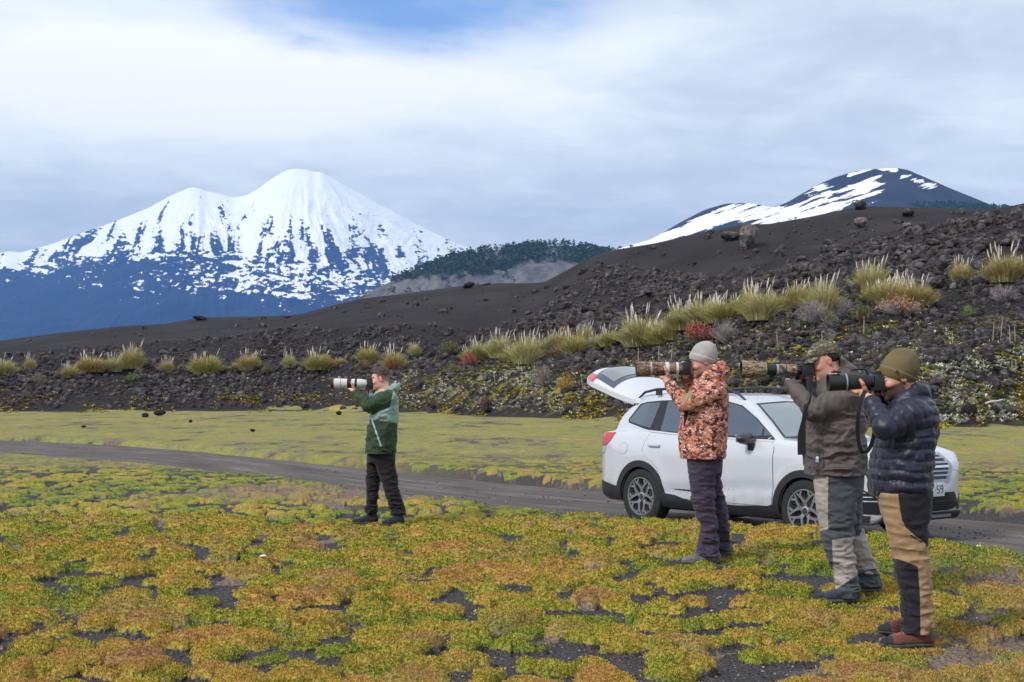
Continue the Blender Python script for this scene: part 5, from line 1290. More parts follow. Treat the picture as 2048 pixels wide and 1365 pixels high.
def knit_hat(fig, parent, H, R, hs, front, back, top, mat, fold=True, h=.0045, slouch=(0, 0)):
    """front/back: (u, z) of the lower rim in head space; top: crown height"""
    C = H(0, 0, 0); f = Field(C-.2, C+.24, h)
    f.ell(H(-.014+slouch[0]*.4, 0, .048), np.array([.112, .092, .096])*hs, .01, 'add', R); f.ell(H(-.025+slouch[0], 0, top-.055), np.array([.082, .072, .062])*hs, .045, 'add', R)
    # the rim plane
    a = np.array(front, float); b_ = np.array(back, float); d = a-b_; nrm = np.array([-d[1], d[0]]); nrm /= np.linalg.norm(nrm)
    f.f = np.maximum(f.f, 0*f.f-9)
    sl, P = f.sub(f.lo, f.lo+f.h*f.n); hc = headcoords(P.reshape(-1, 3), C, R, hs).reshape(P.shape)
    below = -((hc[..., 0]-a[0])*nrm[0]+(hc[..., 2]-a[1])*nrm[1])*hs
    f.f[sl] = np.maximum(f.f[sl], below.astype(np.float32))
    if fold:
        band = np.abs(-below-.026)-.026; bulge = (.0075*sstep(.006, -.003, band)).astype(np.float32); f.f[sl] = np.where(f.f[sl] < .05, np.maximum(f.f[sl]-bulge, below), f.f[sl])
    an = np.arctan2(hc[..., 1], hc[..., 0]+.01); f.f[sl] = f.f[sl]+(.0011*np.sin(an*46)).astype(np.float32)*(hc[..., 2] < top-.05)+(.0018*vn(P.reshape(-1, 3), 30, 2).reshape(P.shape[:3])).astype(np.float32)
    # hollow
    f.ell(H(-.010, 0, .030), np.array([.098, .079, .088])*hs, .002, 'cut', R)
    V, Q = f.mesh(); return fig.emit('knit_hat', V, Q, mat, parent)
SOLE = pmat('shoe_sole', (.06, .06, .055), .8, nscale=30, namp=.3)
def shoemat(name, base, toe, lace):
    return clothmat(name, [base, toe, lace], .75, ('toecap', 'lace'), bump=.5, var=.3)
FIGS = {}
# ---- man in green --------------------------------------------------------
def mask_green(V, px, py, aL, aR):
    arm = np.minimum(segd(V, aL[:2]), segd(V, aR[:2])); arm2 = np.minimum(segd(V, aL[1:]), segd(V, aR[1:]))
    arm = np.minimum(arm, arm2)
    line = np.interp(px, [730, 745, 795], [838, 840, 847]); lowr = sstep(-1, 1, py-line)
    yoke = (px < 786-(py-785)*.16) & (py < 822) & (np.abs(V[:, 1]) > .09)
    sleeve = np.where((arm < .115) & (px < 786-(py-785)*.20), 1., 0.)
    dk = np.clip(lowr+sleeve*(lowr < .5)+0*yoke, 0, 1)
    zx = np.interp(py, [838, 893], [743, 762]); st = (np.abs(px-zx) < 1.5)*(py > 838)*(py < 893)*(V[:, 1] > 0)
    fr = (V[:, 0] > np.interp(V[:, 2], [.86, 1.25], [.205, .135]))*(np.abs(V[:, 1]) < .05)
    return dict(dk=dk, st=np.maximum(st, fr).astype(float))
g = Fig(770, 1046, 172, 'person in a two tone green jacket standing alone and aiming a white lens')
def hair_green(fig, body, jo, nm, aL, aR, H, R, hs, C):
    f = Field(C-.17, C+.21, .0045); f.ell(H(-.010, 0, .050), np.array([.1015, .0800, .090])*hs, .01, 'add', R); f.ell(H(.055, 0, .098), np.array([.046, .050, .034])*hs, .03, 'add', R)
    sl, P = f.sub(f.lo, f.lo+f.h*f.n); hc = headcoords(P.reshape(-1, 3), C, R, hs).reshape(P.shape)
    rim = np.where(hc[..., 0] > .02, .070, .070-(.02-hc[..., 0])*.55)
    rim = np.where(hc[..., 0] > .07, .074, rim)
    f.f = np.maximum(f.f, (rim-hc[..., 2]).astype(np.float32)); f.f += (.003*vn(P.reshape(-1, 3)*np.array([.5, 1, 1]), 60, 2).reshape(P.shape[:3])).astype(np.float32)
    f.ell(H(-.012, 0, .035), np.array([.095, .074, .084])*hs, .001, 'cut', R)
    V, Q = f.mesh(); fig.emit('hair', V, Q, pmat('brown_hair', (.050, .030, .022), .7, nscale=70, namp=.7), body)
cfg = dict(head=(761, 758.5), pitch=-6, hs=1.04, skin=skinmat('skin_fair', (.76, .47, .37), (.16, .10, .08)), beard=.25, mous=.1, hairdark=.85,
    armL=[(778, 796, .17), (736, 813, .21), (707, 784, .055)], armR=[(776, 797, -.17), (742, 815, -.24), (742, 783, -.04)],
    torso=[(783, 753, 783, .12), (789, 748, 792, .20), (797, 746, 796, .225), (815, 743, 797, .23), (842, 738, 795.5, .225), (873, 733, 793, .235), (907, 729, 791, .245)],
    hips=[(893, 740, 788, .165), (905, 736, 788, .175), (925, 736, 787, .165)],
    legN=dict(v=.09, rows=[(900, 742, 789, .10), (930, 752, 789.5, .10), (950, 758, 793, .095), (975, 767, 797, .085), (1000, 775, 803, .08), (1018, 781, 808, .078), (1031, 784, 811, .078)]),
    legF=dict(v=-.09, rows=[(900, 736, 780, .10), (930, 734, 768, .10), (960, 733, 760, .085), (990, 734, 757, .08), (1010, 732, 755, .078), (1027, 730, 753, .076)]),
    shoeN=dict(heel=(808, 1051, .10), toe=(764, 1052, .14)), shoeF=dict(heel=(756, 1047, -.09), toe=(704, 1049, -.04)),
    lens_front=(664, 767.5, 0), lens_back=(735, 767, 0), lens_pt=(706, 767, 0), lens_r=.052, grip=(740, 770, -.075),
    ra=(.088, .070, .050), collar=[((790, 776, 0), (.060, .10, .058), -20), ((778, 781, 0), (.08, .105, .04), 20), ((757, 789, 0), (.05, .075, .035), 30)],
    jmat=clothmat('two_tone_green', [(.25, .35, .30), (.030, .055, .026), (.34, .46, .48)], .8, ('dk', 'st')), jmask=mask_green,
    tmat=clothmat('black_trousers', [(.016, .013, .016)], .85), shmat=shoemat('black_shoe', (.018, .020, .028), (.010, .010, .014), (.06, .06, .08)), solemat=SOLE,
    extras=[('hair', hair_green)], seed=2)
FIGS['green'] = (g, person(g, cfg), cfg)
# ---- man in reddish camouflage --------------------------------------------
camo_m, t, b, cc = camomat('reddish_camouflage', (.58, .225, .135), (.12, .025, .032), (.72, .62, .60), (.24, .11, .07), sc=19)
c2_ = mixc(t, attr(t, 'patch'), cc, (.30, .24, .12)); c2_ = mixc(t, attr(t, 'dk'), c2_, (.01, .01, .01)); c2_ = mixc(t, attr(t, 'cuff'), c2_, (.16, .11, .06)); L(t, c2_, b.inputs['Base Color'])
def mask_camo(V, px, py, aL, aR):
    q = np.hypot(((px-1374)*.80-(py-793)*-.60)*1.0/8.0*1.0, 0)
    a = (px-1374)*.62-(py-793)*.78; c_ = (px-1374)*.78+(py-793)*.62
    pt_ = ((a/15.)**2+(c_/7.)**2 < 1)*(V[:, 1] > .1)
    dk = ((np.abs(px-np.interp(py, [825, 855], [1373, 1368])) < np.interp(py, [825, 857], [4.5, .5]))*(py > 822)*(py < 857)*(V[:, 1] > 0)) | ((np.abs(px-1426)<1.0)*(py > 872)*(py < 898)*(V[:, 1] > 0))
    cuff = np.maximum((np.linalg.norm(V-aL[2], axis=1) < .066), (np.linalg.norm(V-aR[2], axis=1) < .066))
    return dict(patch=pt_.astype(float), dk=dk.astype(float), cuff=cuff.astype(float))
g = Fig(1410, 1121, 239, 'person in reddish camouflage jacket and grey knit hat in front of the car')
def ex_camo(fig, body, jo, nm, aL, aR, H, R, hs, C):
    knit_hat(fig, body, H, R, hs, (.112, .046), (-.115, -.078), .152, clothmat('grey_knit', [(.42, .375, .36)], .95, bump=.6, bscale=120), slouch=(-.012, 0))
    f = Field(np.array([-.3, -.3, .80]), np.array([.3, .3, 1.05]), .007); r_ = fig.rows([(893, 1363, 1444, .215), (913, 1364, 1444, .215)]); f.loft(r_, .01); 
    pa, pb = fig.p(1362, 905.5), fig.p(1448, 921); sl, P = f.sub(f.lo, f.lo+f.h*f.n); hl = pb[2]+(P[..., 0]-pb[0])*(pa[2]-pb[2])/(pa[0]-pb[0])-.012
    f.f = np.maximum(f.f, (hl-P[..., 2]-.0).astype(np.float32)); V, Q = f.mesh(); fig.emit('under_jacket', V, Q, pmat('dark_navy_cloth', (.018, .018, .035), .8), body)
cfg = dict(head=(1405.5, 724), pitch=-11, hs=1.03, skin=skinmat('skin_tan', (.68, .40, .30), (.05, .03, .025)), beard=.45, mous=.8,
    armL=[(1425, 785, .19), (1372, 808, .23), (1336, 765, .06)], armR=[(1420, 786, -.19), (1392, 800, -.25), (1372, 752, -.05)],
    torso=[(762, 1392, 1447, .12), (770, 1385, 1453, .20), (782, 1379, 1455, .235), (810, 1370, 1455, .245), (836, 1362, 1454, .245), (863, 1359, 1454, .245), (890, 1360, 1453, .25), (917, 1362, 1449, .25)],
    hips=[(905, 1376, 1444, .185), (920, 1376, 1443, .185), (945, 1378, 1442, .175)],
    legN=dict(v=.10, rows=[(912, 1376, 1432, .115), (945, 1378, 1429, .11), (1000, 1384, 1429, .10), (1025, 1391, 1430, .092), (1052, 1400, 1434, .085), (1080, 1399, 1435, .085), (1100, 1396, 1435, .085), (1113, 1393, 1436, .085)]),
    legF=dict(v=-.12, rows=[(912, 1400, 1444, .115), (950, 1408, 1441, .11), (990, 1418, 1447, .095), (1020, 1425, 1454, .088), (1050, 1432, 1457, .085), (1080, 1436, 1457, .083), (1101, 1434, 1458, .083)]),
    shoeN=dict(heel=(1440, 1126, .10), toe=(1364, 1129, .13)), shoeF=dict(heel=(1465, 1111, -.13), toe=(1398, 1111, -.08)),
    lens_front=(1272, 738.5, 0), lens_back=(1362, 737, 0), lens_pt=(1331, 738, 0), lens_r=.057, grip=(1370, 740, -.075),
    ra=(.094, .074, .048), collar=[((1441, 745, 0), (.068, .115, .075), -15), ((1428, 758, 0), (.095, .115, .045), 25), ((1399, 766, 0), (.055, .085, .035), 30)],
    collar_late=[([(1398, 764, .075), (1414, 750, .092), (1430, 738, .09), (1441, 731, .05), (1443, 730, -.02), (1434, 736, -.08)], [.02, .03, .034, .034, .034, .032]), ([(1412, 757, .09), (1434, 747, .10), (1450, 744, .05), (1450, 744, -.05)], [.026, .036, .038, .036])],
    jmat=camo_m, jmask=mask_camo, tmat=clothmat('dark_plum_trousers', [(.052, .037, .062)], .8), tfold=.010,
    shmat=shoemat('grey_shoe', (.13, .125, .13), (.17, .165, .17), (.05, .05, .05)), solemat=pmat('grey_sole', (.10, .10, .10), .85), extras=[('x', ex_camo)], seed=5, jfold=.008)
FIGS['camo'] = (g, person(g, cfg), cfg)
# ---- man in dark brown jacket ---------------------------------------------
def mask_t3(V, px, py):
    near = (V[:, 1] > -.02)
    so = lambda q: np.clip(.5+q/5., 0, 1)
    th = np.minimum(so(np.interp(py, [950, 1062], [1657, 1659])-px), so(1062+(px-1640)*-.2-py))*near
    kn = np.minimum(np.minimum(so(px-np.interp(py, [1080, 1140, 1178], [1664, 1666, 1671])), so(py-1080+(px-1665)*.15)), so(np.interp(px, [1670, 1712], [1180, 1152])-py))*near
    far_ = (~near)*np.minimum(so(py-np.interp(px, [1700, 1722], [1070, 1058])), so(1140-(px-1730)*.12-py))
    return dict(lt=np.maximum(th*1., np.maximum(kn*1., far_*1.)), dk=((np.abs(px-1657.5) < .9)*(py < 1062)*near).astype(float))
def mask_j3(V, px, py, aL, aR):
    z1 = (np.abs(py-868) < .7)*(px > 1616)*(px < 1653); z2 = (np.abs(px-np.interp(py, [868, 935], [1645, 1648])) < .7)*(py > 868)*(py < 932); hem = (np.abs(py-936) < .6)
    return dict(dk=(((z1+z2+hem) > 0)*(V[:, 1] > .05)*1.0))
def ex_dark(fig, body, jo, nm, aL, aR, H, R, hs, C):
    # cap: crown with a curved peak
    capm, t, b, cc = camomat('cap_camouflage', (.115, .10, .062), (.060, .050, .034), (.27, .25, .17), (.20, .16, .10), sc=30)
    f = Field(C-.2, C+.2, .0045); f.ell(H(-.010, 0, .052), np.array([.108, .086, .090])*hs, .01, 'add', R); f.ell(H(.03, 0, .085), np.array([.06, .07, .045])*hs, .03, 'add', R)
    sl, P = f.sub(f.lo, f.lo+f.h*f.n); hc = headcoords(P.reshape(-1, 3), C, R, hs).reshape(P.shape)
    f.f = np.maximum(f.f, ((.042+.10*np.clip(hc[..., 0]+.02, -.1, .2))-hc[..., 2]).astype(np.float32)); f.ell(H(-.010, 0, .035), np.array([.098, .078, .088])*hs, .002, 'cut', R)
    V, Q = f.mesh(); cap = fig.emit('cap', V, Q, capm, body)
    n = 14; Vb = []; Qb = []
    for i in range(9):
        q = i/8
        for k in range(n+1):
            a = -1.15+2.3*k/n; r0 = .095; u = r0*math.cos(a)+q*.075*math.cos(a*.6)**.8; v = (.078+.012*q)*math.sin(a)/math.sin(1.15)*.92
            z = .052-.020*q-.55*v*v*4*(.5+.5*q)
            Vb.append(H(u, v, z))
    m = len(Vb); Vb += [p-np.array([0, 0, .004]) for p in Vb]
    for i in range(8):
        for k in range(n):
            a = i*(n+1)+k; Qb.append([a, a+1, a+n+2, a+n+1]); Qb.append([m+a+n+1, m+a+n+2, m+a+1, m+a])
    for k in range(n): a = 8*(n+1)+k; Qb.append([a, a+1, m+a+1, m+a])
    fig.emit('peak', np.array(Vb), np.array(Qb), capm, cap)
    # embroidered white letters on the front of the cap
    mb = MB()
    for k, (dx, shape) in enumerate([(0, 'R'), (1, 'T'), (2, 'M'), (3, 'X')]):
        an = .10+.20*k; 
        def P3(a_, z_): 
            return H(-.010+.1105*math.cos(a_)*math.cos((z_-.052)*7), .0885*math.sin(a_)*math.cos((z_-.052)*7)+.0, z_)
        for (x1, z1, x2, z2) in {'R': [(0, 0, 0, 1), (0, 1, 1, .8), (1, .8, 0, .5), (0, .5, 1, 0)], 'T': [(.5, 0, .5, 1), (0, 1, 1, 1)], 'M': [(0, 0, 0, 1), (0, 1, .5, .4), (.5, .4, 1, 1), (1, 1, 1, 0)], 'X': [(0, 0, 1, 1), (0, 1, 1, 0)]}[shape]:
            mb.tube([P3(an+.15*x1, .078+.020*z1), P3(an+.15*x2, .078+.020*z2)], .0022, 4)
    mb.tube([P3(.06+.09*k, .071) for k in range(10)], .0018, 4)
    mb2 = mb.build('lettering', pmat('white_thread', (.75, .75, .8), .8), cap, autosmooth=False)
    f = Field(C-.16, C+.12, .0045); f.ell(H(-.022, 0, .030), np.array([.088, .0795, .078])*hs, .01, 'add', R)
    sl, P = f.sub(f.lo, f.lo+f.h*f.n); hc = headcoords(P.reshape(-1, 3), C, R, hs).reshape(P.shape)
    f.f = np.maximum(f.f, np.maximum(hc[..., 0]-.030, np.where(hc[..., 0] > -.03, .012, -.035)-hc[..., 2]).astype(np.float32)); f.ell(H(-.012, 0, .035), np.array([.092, .075, .080])*hs, .001, 'cut', R)
    V, Q = f.mesh(); fig.emit('hair', V, Q, pmat('black_hair', (.012, .010, .010), .6, nscale=60, namp=.5), body)
    # small white and blue emblem by the pocket, and the zip pull
    mb = MB(); cpt = fig.p(1634, 918, .262); mb.box(cpt, (.034, .004, .050), bev=.001); lg_ = mb.build('emblem', pmat('emblem_blue', (.03, .05, .12), .6), jo)
    mb = MB(); mb.lathe([(-.003, .0), (-.003, .011), (.003, .011), (.003, 0)], 14, Matrix.Translation(fig.p(1634.5, 916, .2655)) @ Matrix.Rotation(math.pi/2, 4, 'Z')); mb.box(fig.p(1634, 920.5, .2645), (.020, .004, .007)); mb.box(fig.p(1634, 924, .2645), (.026, .004, .004)); mb.build('emblem_mark', pmat('emblem_white', (.75, .75, .78), .6), lg_)
M_GL = clothmat('grey_glove', [(.035, .050, .055)], .8)
g = Fig(1665, 1201, 284, 'person in a dark brown hooded jacket and camouflage cap in front of the car bonnet')
cfg = dict(head=(1650.5, 723), pitch=-15, hs=1.02, skin=skinmat('skin_ruddy', (.68, .38, .29), (.22, .13, .10)), beard=.15, mous=.1, hairdark=.0,
    armL=[(1692, 797, .20), (1630, 823, .25), (1576, 764, .055)], armR=[(1684, 790, -.20), (1650, 812, -.26), (1612, 768, -.05)],
    torso=[(752, 1644, 1706, .12), (762, 1634, 1714, .21), (780, 1624, 1721, .24), (810, 1616, 1725, .255), (840, 1613, 1727, .26), (890, 1611, 1728, .26), (949, 1611, 1729, .275)],
    hips=[(935, 1630, 1726, .20), (955, 1630, 1726, .20), (985, 1632, 1725, .185)],
    legN=dict(v=.11, rows=[(945, 1629, 1714, .135), (1000, 1633, 1712, .13), (1050, 1639, 1709, .12), (1090, 1646, 1704, .11), (1115, 1656, 1708, .10), (1140, 1666, 1713, .095), (1170, 1671, 1715, .09), (1195, 1672, 1717, .09)]),
    legF=dict(v=-.12, rows=[(945, 1660, 1726, .13), (1000, 1668, 1722, .12), (1050, 1680, 1722, .11), (1090, 1690, 1736, .105), (1130, 1706, 1752, .095), (1150, 1711, 1754, .09), (1171, 1713, 1756, .09)]),
    shoeN=dict(heel=(1719, 1204, .11), toe=(1627, 1206, .15)), shoeF=dict(heel=(1762, 1183, -.13), toe=(1690, 1184, -.08)),
    lens_front=(1482, 739, 0), lens_back=(1600, 741, 0), lens_pt=(1568, 740, 0), lens_r=.041, grip=(1608, 742, -.08), glove=M_GL,
    ra=(.092, .074, .044), collar=[((1697, 737, 0), (.070, .11, .036), 28), ((1692, 750, 0), (.100, .125, .045), 15), ((1662, 763, 0), (.050, .09, .035), 40), ((1683, 722, 0), (.045, .09, .022), 45)],
    jmat=clothmat('dark_brown_shell', [(.088, .070, .064), (.015, .012, .012)], .6, ('dk',), spec=.35), jmask=mask_j3, jfold=.012, tfold=.010,
    tmat=clothmat('grey_work_trousers', [(.066, .078, .088), (.36, .31, .285), (.02, .02, .02)], .8, ('lt', 'dk')), tmask=mask_t3,
    shmat=shoemat('navy_shoe', (.035, .038, .055), (.025, .028, .045), (.09, .09, .10)), solemat=pmat('grey_green_sole', (.09, .10, .09), .8), extras=[('x', ex_dark)], seed=11)
FIGS['dark'] = (g, person(g, cfg), cfg)
# ---- man in navy down jacket ----------------------------------------------
def mask_t4(V, px, py):
    near = V[:, 1] > -.02
    so = lambda q: np.clip(.5+q/5., 0, 1)
    hipb = np.minimum(so(px-np.interp(py, [985, 1020, 1040, 1055, 1070, 1088], [1796, 1800, 1804, 1811, 1828, 1852])), so(1093-py))
    shin = np.minimum(so(py-np.interp(px, [1780, 1800, 1820, 1840], [1116, 1120, 1127, 1136])), so(np.interp(py, [1116, 1135, 1190, 1262], [1842, 1836, 1840, 1841])-px))
    zp = (np.abs((py-1078)-(px-1832)*.62) < 1.3)*(px > 1820)*(px < 1845)
    return dict(dk=np.maximum(np.maximum(hipb, shin)*1., (zp*near)*1.))
def ex_navy(fig, body, jo, nm, aL, aR, H, R, hs, C):
    ht = knit_hat(fig, body, H, R, hs, (.114, .044), (-.118, -.092), .160, clothmat('olive_knit', [(.150, .112, .055)], .95, bump=.5, bscale=160), slouch=(-.016, 0))
    mb = MB(); mb.lathe([(-.003, 0), (-.003, .010), (.003, .010), (.003, 0)], 12, Matrix.Translation(Vector(fig.p(1794.5, 744.5, .098))) @ Matrix.Rotation(math.pi/2, 4, 'Z')); mb.build('button', pmat('dark_button', (.02, .025, .04), .4), ht)
def mask_navy(V, px, py, aL, aR):
    best = np.full(len(V), .118); q = V[:, 2]+.012*vn(V, 9, 2)+.10*V[:, 0]*sstep(1.2, 1.4, V[:, 2]); per = np.full(len(V), .062)
    for a in (aL, aR):
        wr = a[2]+(a[1]-a[2])/np.linalg.norm(a[1]-a[2])*.035
        for p_, r_ in ((a[0], a[1]), (a[1], wr)):
            d = r_-p_; Ln = np.linalg.norm(d); tt = (V-p_)@d/(Ln*Ln); dd = np.linalg.norm(V-p_-np.clip(tt, 0, 1)[:, None]*d, axis=1); m = (dd < best) & (tt > .05)
            best = np.where(m, dd, best); q = np.where(m, tt*Ln+.006*vn(V, 12, 5), q); per = np.where(m, .058, per)
    return dict(seam=sstep(.26, .06, np.abs(np.sin(np.pi*q/per))), pk=((np.abs(px-np.interp(py, [928, 960], [1778, 1770])) < 1.6)*(py > 925)*(py < 968)*(V[:, 1] > .1)).astype(float))
g = Fig(1810, 1291, 335, 'person in a navy quilted jacket and olive knit hat, nearest of the photographers')
cfg = dict(head=(1796, 757), pitch=-9, hs=1.04, skin=skinmat('skin_warm', (.66, .39, .27), (.022, .016, .014)), beard=1.0, mous=1.0,
    armL=[(1828, 828, .19), (1772, 856, .245), (1738, 797, .06)], armR=[(1826, 828, -.19), (1775, 862, -.25), (1752, 792, -.05)],
    torso=[(795, 1788, 1852, .13), (804, 1781, 1864, .20), (818, 1775, 1871, .235), (840, 1765, 1874, .245), (877, 1753, 1869, .25), (906, 1746, 1863, .255), (948, 1739, 1861, .26), (975, 1739, 1861, .255), (992, 1744, 1860, .235)],
    hips=[(975, 1757, 1859, .195), (995, 1757, 1859, .195), (1030, 1765, 1857, .18)],
    legN=dict(v=.105, rows=[(985, 1758, 1858, .14), (1050, 1773, 1854, .13), (1100, 1784, 1856, .115), (1125, 1789, 1858, .11), (1150, 1795, 1860, .10), (1200, 1806, 1862, .092), (1240, 1808, 1861, .088), (1266, 1806, 1860, .088)]),
    legF=dict(v=-.12, rows=[(985, 1764, 1852, .13), (1050, 1775, 1846, .12), (1100, 1786, 1846, .105), (1150, 1797, 1850, .092), (1200, 1806, 1850, .085), (1246, 1806, 1850, .085)]),
    shoeN=dict(heel=(1867, 1293, .11), toe=(1760, 1297, .15)), shoeF=dict(heel=(1852, 1268, -.13), toe=(1756, 1269, -.08)),
    lens_front=(1656, 766, 0), lens_back=(1745, 763, 0), lens_pt=(1722, 764.5, 0), lens_r=.042, grip=(1754, 768, -.08),
    ra=(.098, .078, .048), collar=[((1836, 783, 0), (.085, .105, .035), 28), ((1800, 797, 0), (.075, .09, .035), 35)],
    collar_late=[([(1797, 800, .075), (1815, 789, .088), (1833, 778, .075), (1843, 772, .03), (1843, 772, -.03), (1833, 778, -.075), (1815, 789, -.088)], [.018, .024, .026, .026, .026, .026, .024]), ([(1795, 806, .085), (1822, 792, .10), (1846, 782, .07), (1850, 780, 0), (1846, 782, -.07)], [.02, .026, .028, .028, .028])],
    jmat=clothmat('navy_quilt', [(.014, .015, .036), (.004, .004, .009), (.004, .004, .006)], .45, ('seam', 'pk'), spec=.4, bump=.15, var=.2), jmask=mask_navy, jfold=.006, quilt=.010, tfold=.009,
    tmat=clothmat('tan_and_black_trousers', [(.34, .215, .115), (.016, .015, .022)], .8, ('dk',)), tmask=mask_t4,
    shmat=shoemat('brown_hiking_shoe', (.115, .045, .030), (.025, .026, .035), (.35, .09, .05)), solemat=SOLE, extras=[('x', ex_navy)], seed=17, shw=.050)
FIGS['navy'] = (g, person(g, cfg), cfg)
print('people', time.time()-T0)
# ------------------------------------------------------------------ cameras they hold
M_BLK = pmat('camera_black', (.012, .012, .014), .45, spec=.5); M_BRB = pmat('camera_rubber', (.018, .018, .020), .75, bump=.3, bscale=300)
M_WHT = pmat('lens_white', (.62, .60, .58), .4, coat=.2); M_RNG = pmat('lens_ring_grey', (.30, .32, .36), .4); M_GLS = pmat('lens_glass', (.02, .03, .035), .05, spec=1.0, coat=1)
M_BARK = camomat('bark_camouflage', (.25, .14, .10), (.085, .050, .040), (.42, .31, .24), (.32, .20, .15), sc=20, bark=True)[0]
M_BARK2 = camomat('bark_camouflage_dry', (.26, .18, .12), (.085, .060, .042), (.46, .37, .26), (.36, .26, .17), sc=24, bark=True)[0]
M_STRAP = pmat('black_strap', (.010, .010, .012), .7)
def axisM(a, b):
    d = Vector(b-a); q = d.to_track_quat('X', 'Z'); return Matrix.Translation(Vector(a)) @ q.to_matrix().to_4x4()
def cam_thing(fig, label, name='camera'):
    e = empty(name, fig.loc, math.pi); return tag(e, label, 'camera')
def seg(fig, par, name, x1, x2, r1, r2, mat, F0, B0, cap1=True, cap2=True, x0f=None, x0b=None, edge=.0015, n=28, mid=None):
    """piece of a lens between photo columns x1 (front) and x2 (back)"""
    fx, bx = F0[1], B0[1]; A = F0[0]; B = B0[0]
    p = lambda x: A+(B-A)*((x-fx)/(bx-fx))
    a, b = p(x1), p(x2); Ln = np.linalg.norm(b-a); mb = MB()
    pr = [(0, 0)] if cap1 else []
    pr += [(0, max(0, r1-edge)), (edge, r1)] + (mid and [(Ln*q, rr) for q, rr in mid] or []) + [(Ln-edge, r2), (Ln, max(0, r2-edge))] + ([(Ln, 0)] if cap2 else [])
    mb.lathe(pr, n, axisM(a, b)); return mb.build(name, mat, par)
def hood(fig, par, x1, x2, r1, r2, mat, F0, B0, depth=.05, inner=M_BLK, th=.003):
    fx, bx = F0[1], B0[1]; A = F0[0]; B = B0[0]; p = lambda x: A+(B-A)*((x-fx)/(bx-fx)); a, b = p(x1), p(x2); Ln = np.linalg.norm(b-a)
    mb = MB(); mb.lathe([(depth, r1-th), (0, r1-th), (0, r1), (Ln, r2), (Ln, r2*.7)], 32, axisM(a, b)); o = mb.build('lens_hood', mat, par)
    mb = MB(); mb.lathe([(.001, r1-th-.0005), (depth, r1-th-.006), (depth, 0)], 32, axisM(a, b)); mb.build('hood_lining', inner, o)
    mb = MB(); mb.lathe([(depth-.012, 0), (depth-.010, r1*.4), (depth-.003, r1*.72)], 24, axisM(a, b)); mb.build('front_glass', M_GLS, o)
    return o
def body_cam(fig, par, xc, yc, wd, ht, dp=.14, v=-.03, prism=True, mat=M_BLK):
    """camera body: photo centre, size in metres along the lens, upright and across"""
    c = fig.p(xc, yc, v); mb = MB(); mb.box(c, (wd, dp, ht), bev=.008); mb.box(c+np.array([.012, -dp*.40, -.004]), (wd+.022, .036, ht*.94), bev=.010)
    if prism: mb.box(c+np.array([.0, .03, ht*.5+.008]), (wd*.85, .045, .030), bev=.008)
    mb.lathe([(-.010, 0), (-.010, .016), (.0, .018)], 14, Matrix.Translation(Vector(c+np.array([-wd*.5-.002, .03, ht*.5-.002]))))
    o = mb.build('camera_body', mat, par)
    mb = MB(); mb.lathe([(0, 0), (0, .010), (.006, .010), (.006, 0)], 16, Matrix.Translation(Vector(c+np.array([.0, dp*.32, ht*.5]))) @ Matrix.Rotation(-math.pi/2, 4, 'Y')); mb.lathe([(0, 0), (0, .007), (.008, .006), (.008, 0)], 12, Matrix.Translation(Vector(c+np.array([.02, -dp*.36, ht*.46]))) @ Matrix.Rotation(-math.pi/2, 4, 'Y')); mb.build('dial', M_BRB, o)
    return o
def strap(fig, par, pts, w=.02, name='strap', th=.0025, mat=M_STRAP, tw=None):
    P = np.array([fig.p(*q) for q in pts]); n = len(P)
    # smooth path
    tt = np.linspace(0, n-1, (n-1)*6+1); Pi = np.stack([np.interp(tt, np.arange(n), P[:, k]) for k in range(3)], 1)
    for _ in range(3): Pi[1:-1] = (Pi[:-2]+2*Pi[1:-1]+Pi[2:])/4
    Tg = np.gradient(Pi, axis=0); Tg /= np.linalg.norm(Tg, axis=1, keepdims=True)
    side = np.array(tw if tw is not None else (.75, .65, 0.)); S = side-Tg*(Tg@side)[:, None]; S /= np.linalg.norm(S, axis=1, keepdims=True); Nn = np.cross(Tg, S)
    ww = np.broadcast_to(np.asarray(w, float), (n,)); wi = np.interp(tt, np.arange(n), ww)[:, None]/2
    V = np.stack([Pi-S*wi-Nn*th, Pi+S*wi-Nn*th, Pi+S*wi+Nn*th, Pi-S*wi+Nn*th], 1).reshape(-1, 3); m = len(Pi)
    Q = [[i*4+k, i*4+(k+1) % 4, (i+1)*4+(k+1) % 4, (i+1)*4+k] for i in range(m-1) for k in range(4)]+[[3, 2, 1, 0], [(m-1)*4, (m-1)*4+1, (m-1)*4+2, (m-1)*4+3]]
    mb = MB(); mb.add(V, Q); return mb.build(name, mat, par)
def ends(fig, c): return (fig.p(*c['lens_front']), c['lens_front'][0]), (fig.p(*c['lens_back']), c['lens_back'][0])
# white telephoto
fig, _, c = FIGS['green']; A, B = ends(fig, c)
e = cam_thing(fig, 'black camera with a long white telephoto lens held by the person in green')
hood(fig, e, 663, 667.5, .0615, .0615, M_BLK, A, B, .03)
seg(fig, e, 'lens_ring', 667.5, 669, .0600, .0600, pmat('orange_ring', (.55, .20, .08), .5), A, B); seg(fig, e, 'lens_barrel', 669, 681.5, .0605, .0600, M_WHT, A, B); seg(fig, e, 'lens_ring', 681.5, 682.5, .056, .056, M_RNG, A, B)
seg(fig, e, 'lens_barrel', 682.5, 695, .0565, .0545, M_WHT, A, B); seg(fig, e, 'focus_ring', 695, 703.5, .0535, .0535, M_BRB, A, B); seg(fig, e, 'lens_barrel', 703.5, 710, .0530, .0525, M_WHT, A, B)
seg(fig, e, 'zoom_ring', 710, 714.5, .0520, .0520, M_BRB, A, B); seg(fig, e, 'lens_barrel', 714.5, 736, .0515, .036, M_WHT, A, B, mid=[(.45, .050), (.75, .041)])
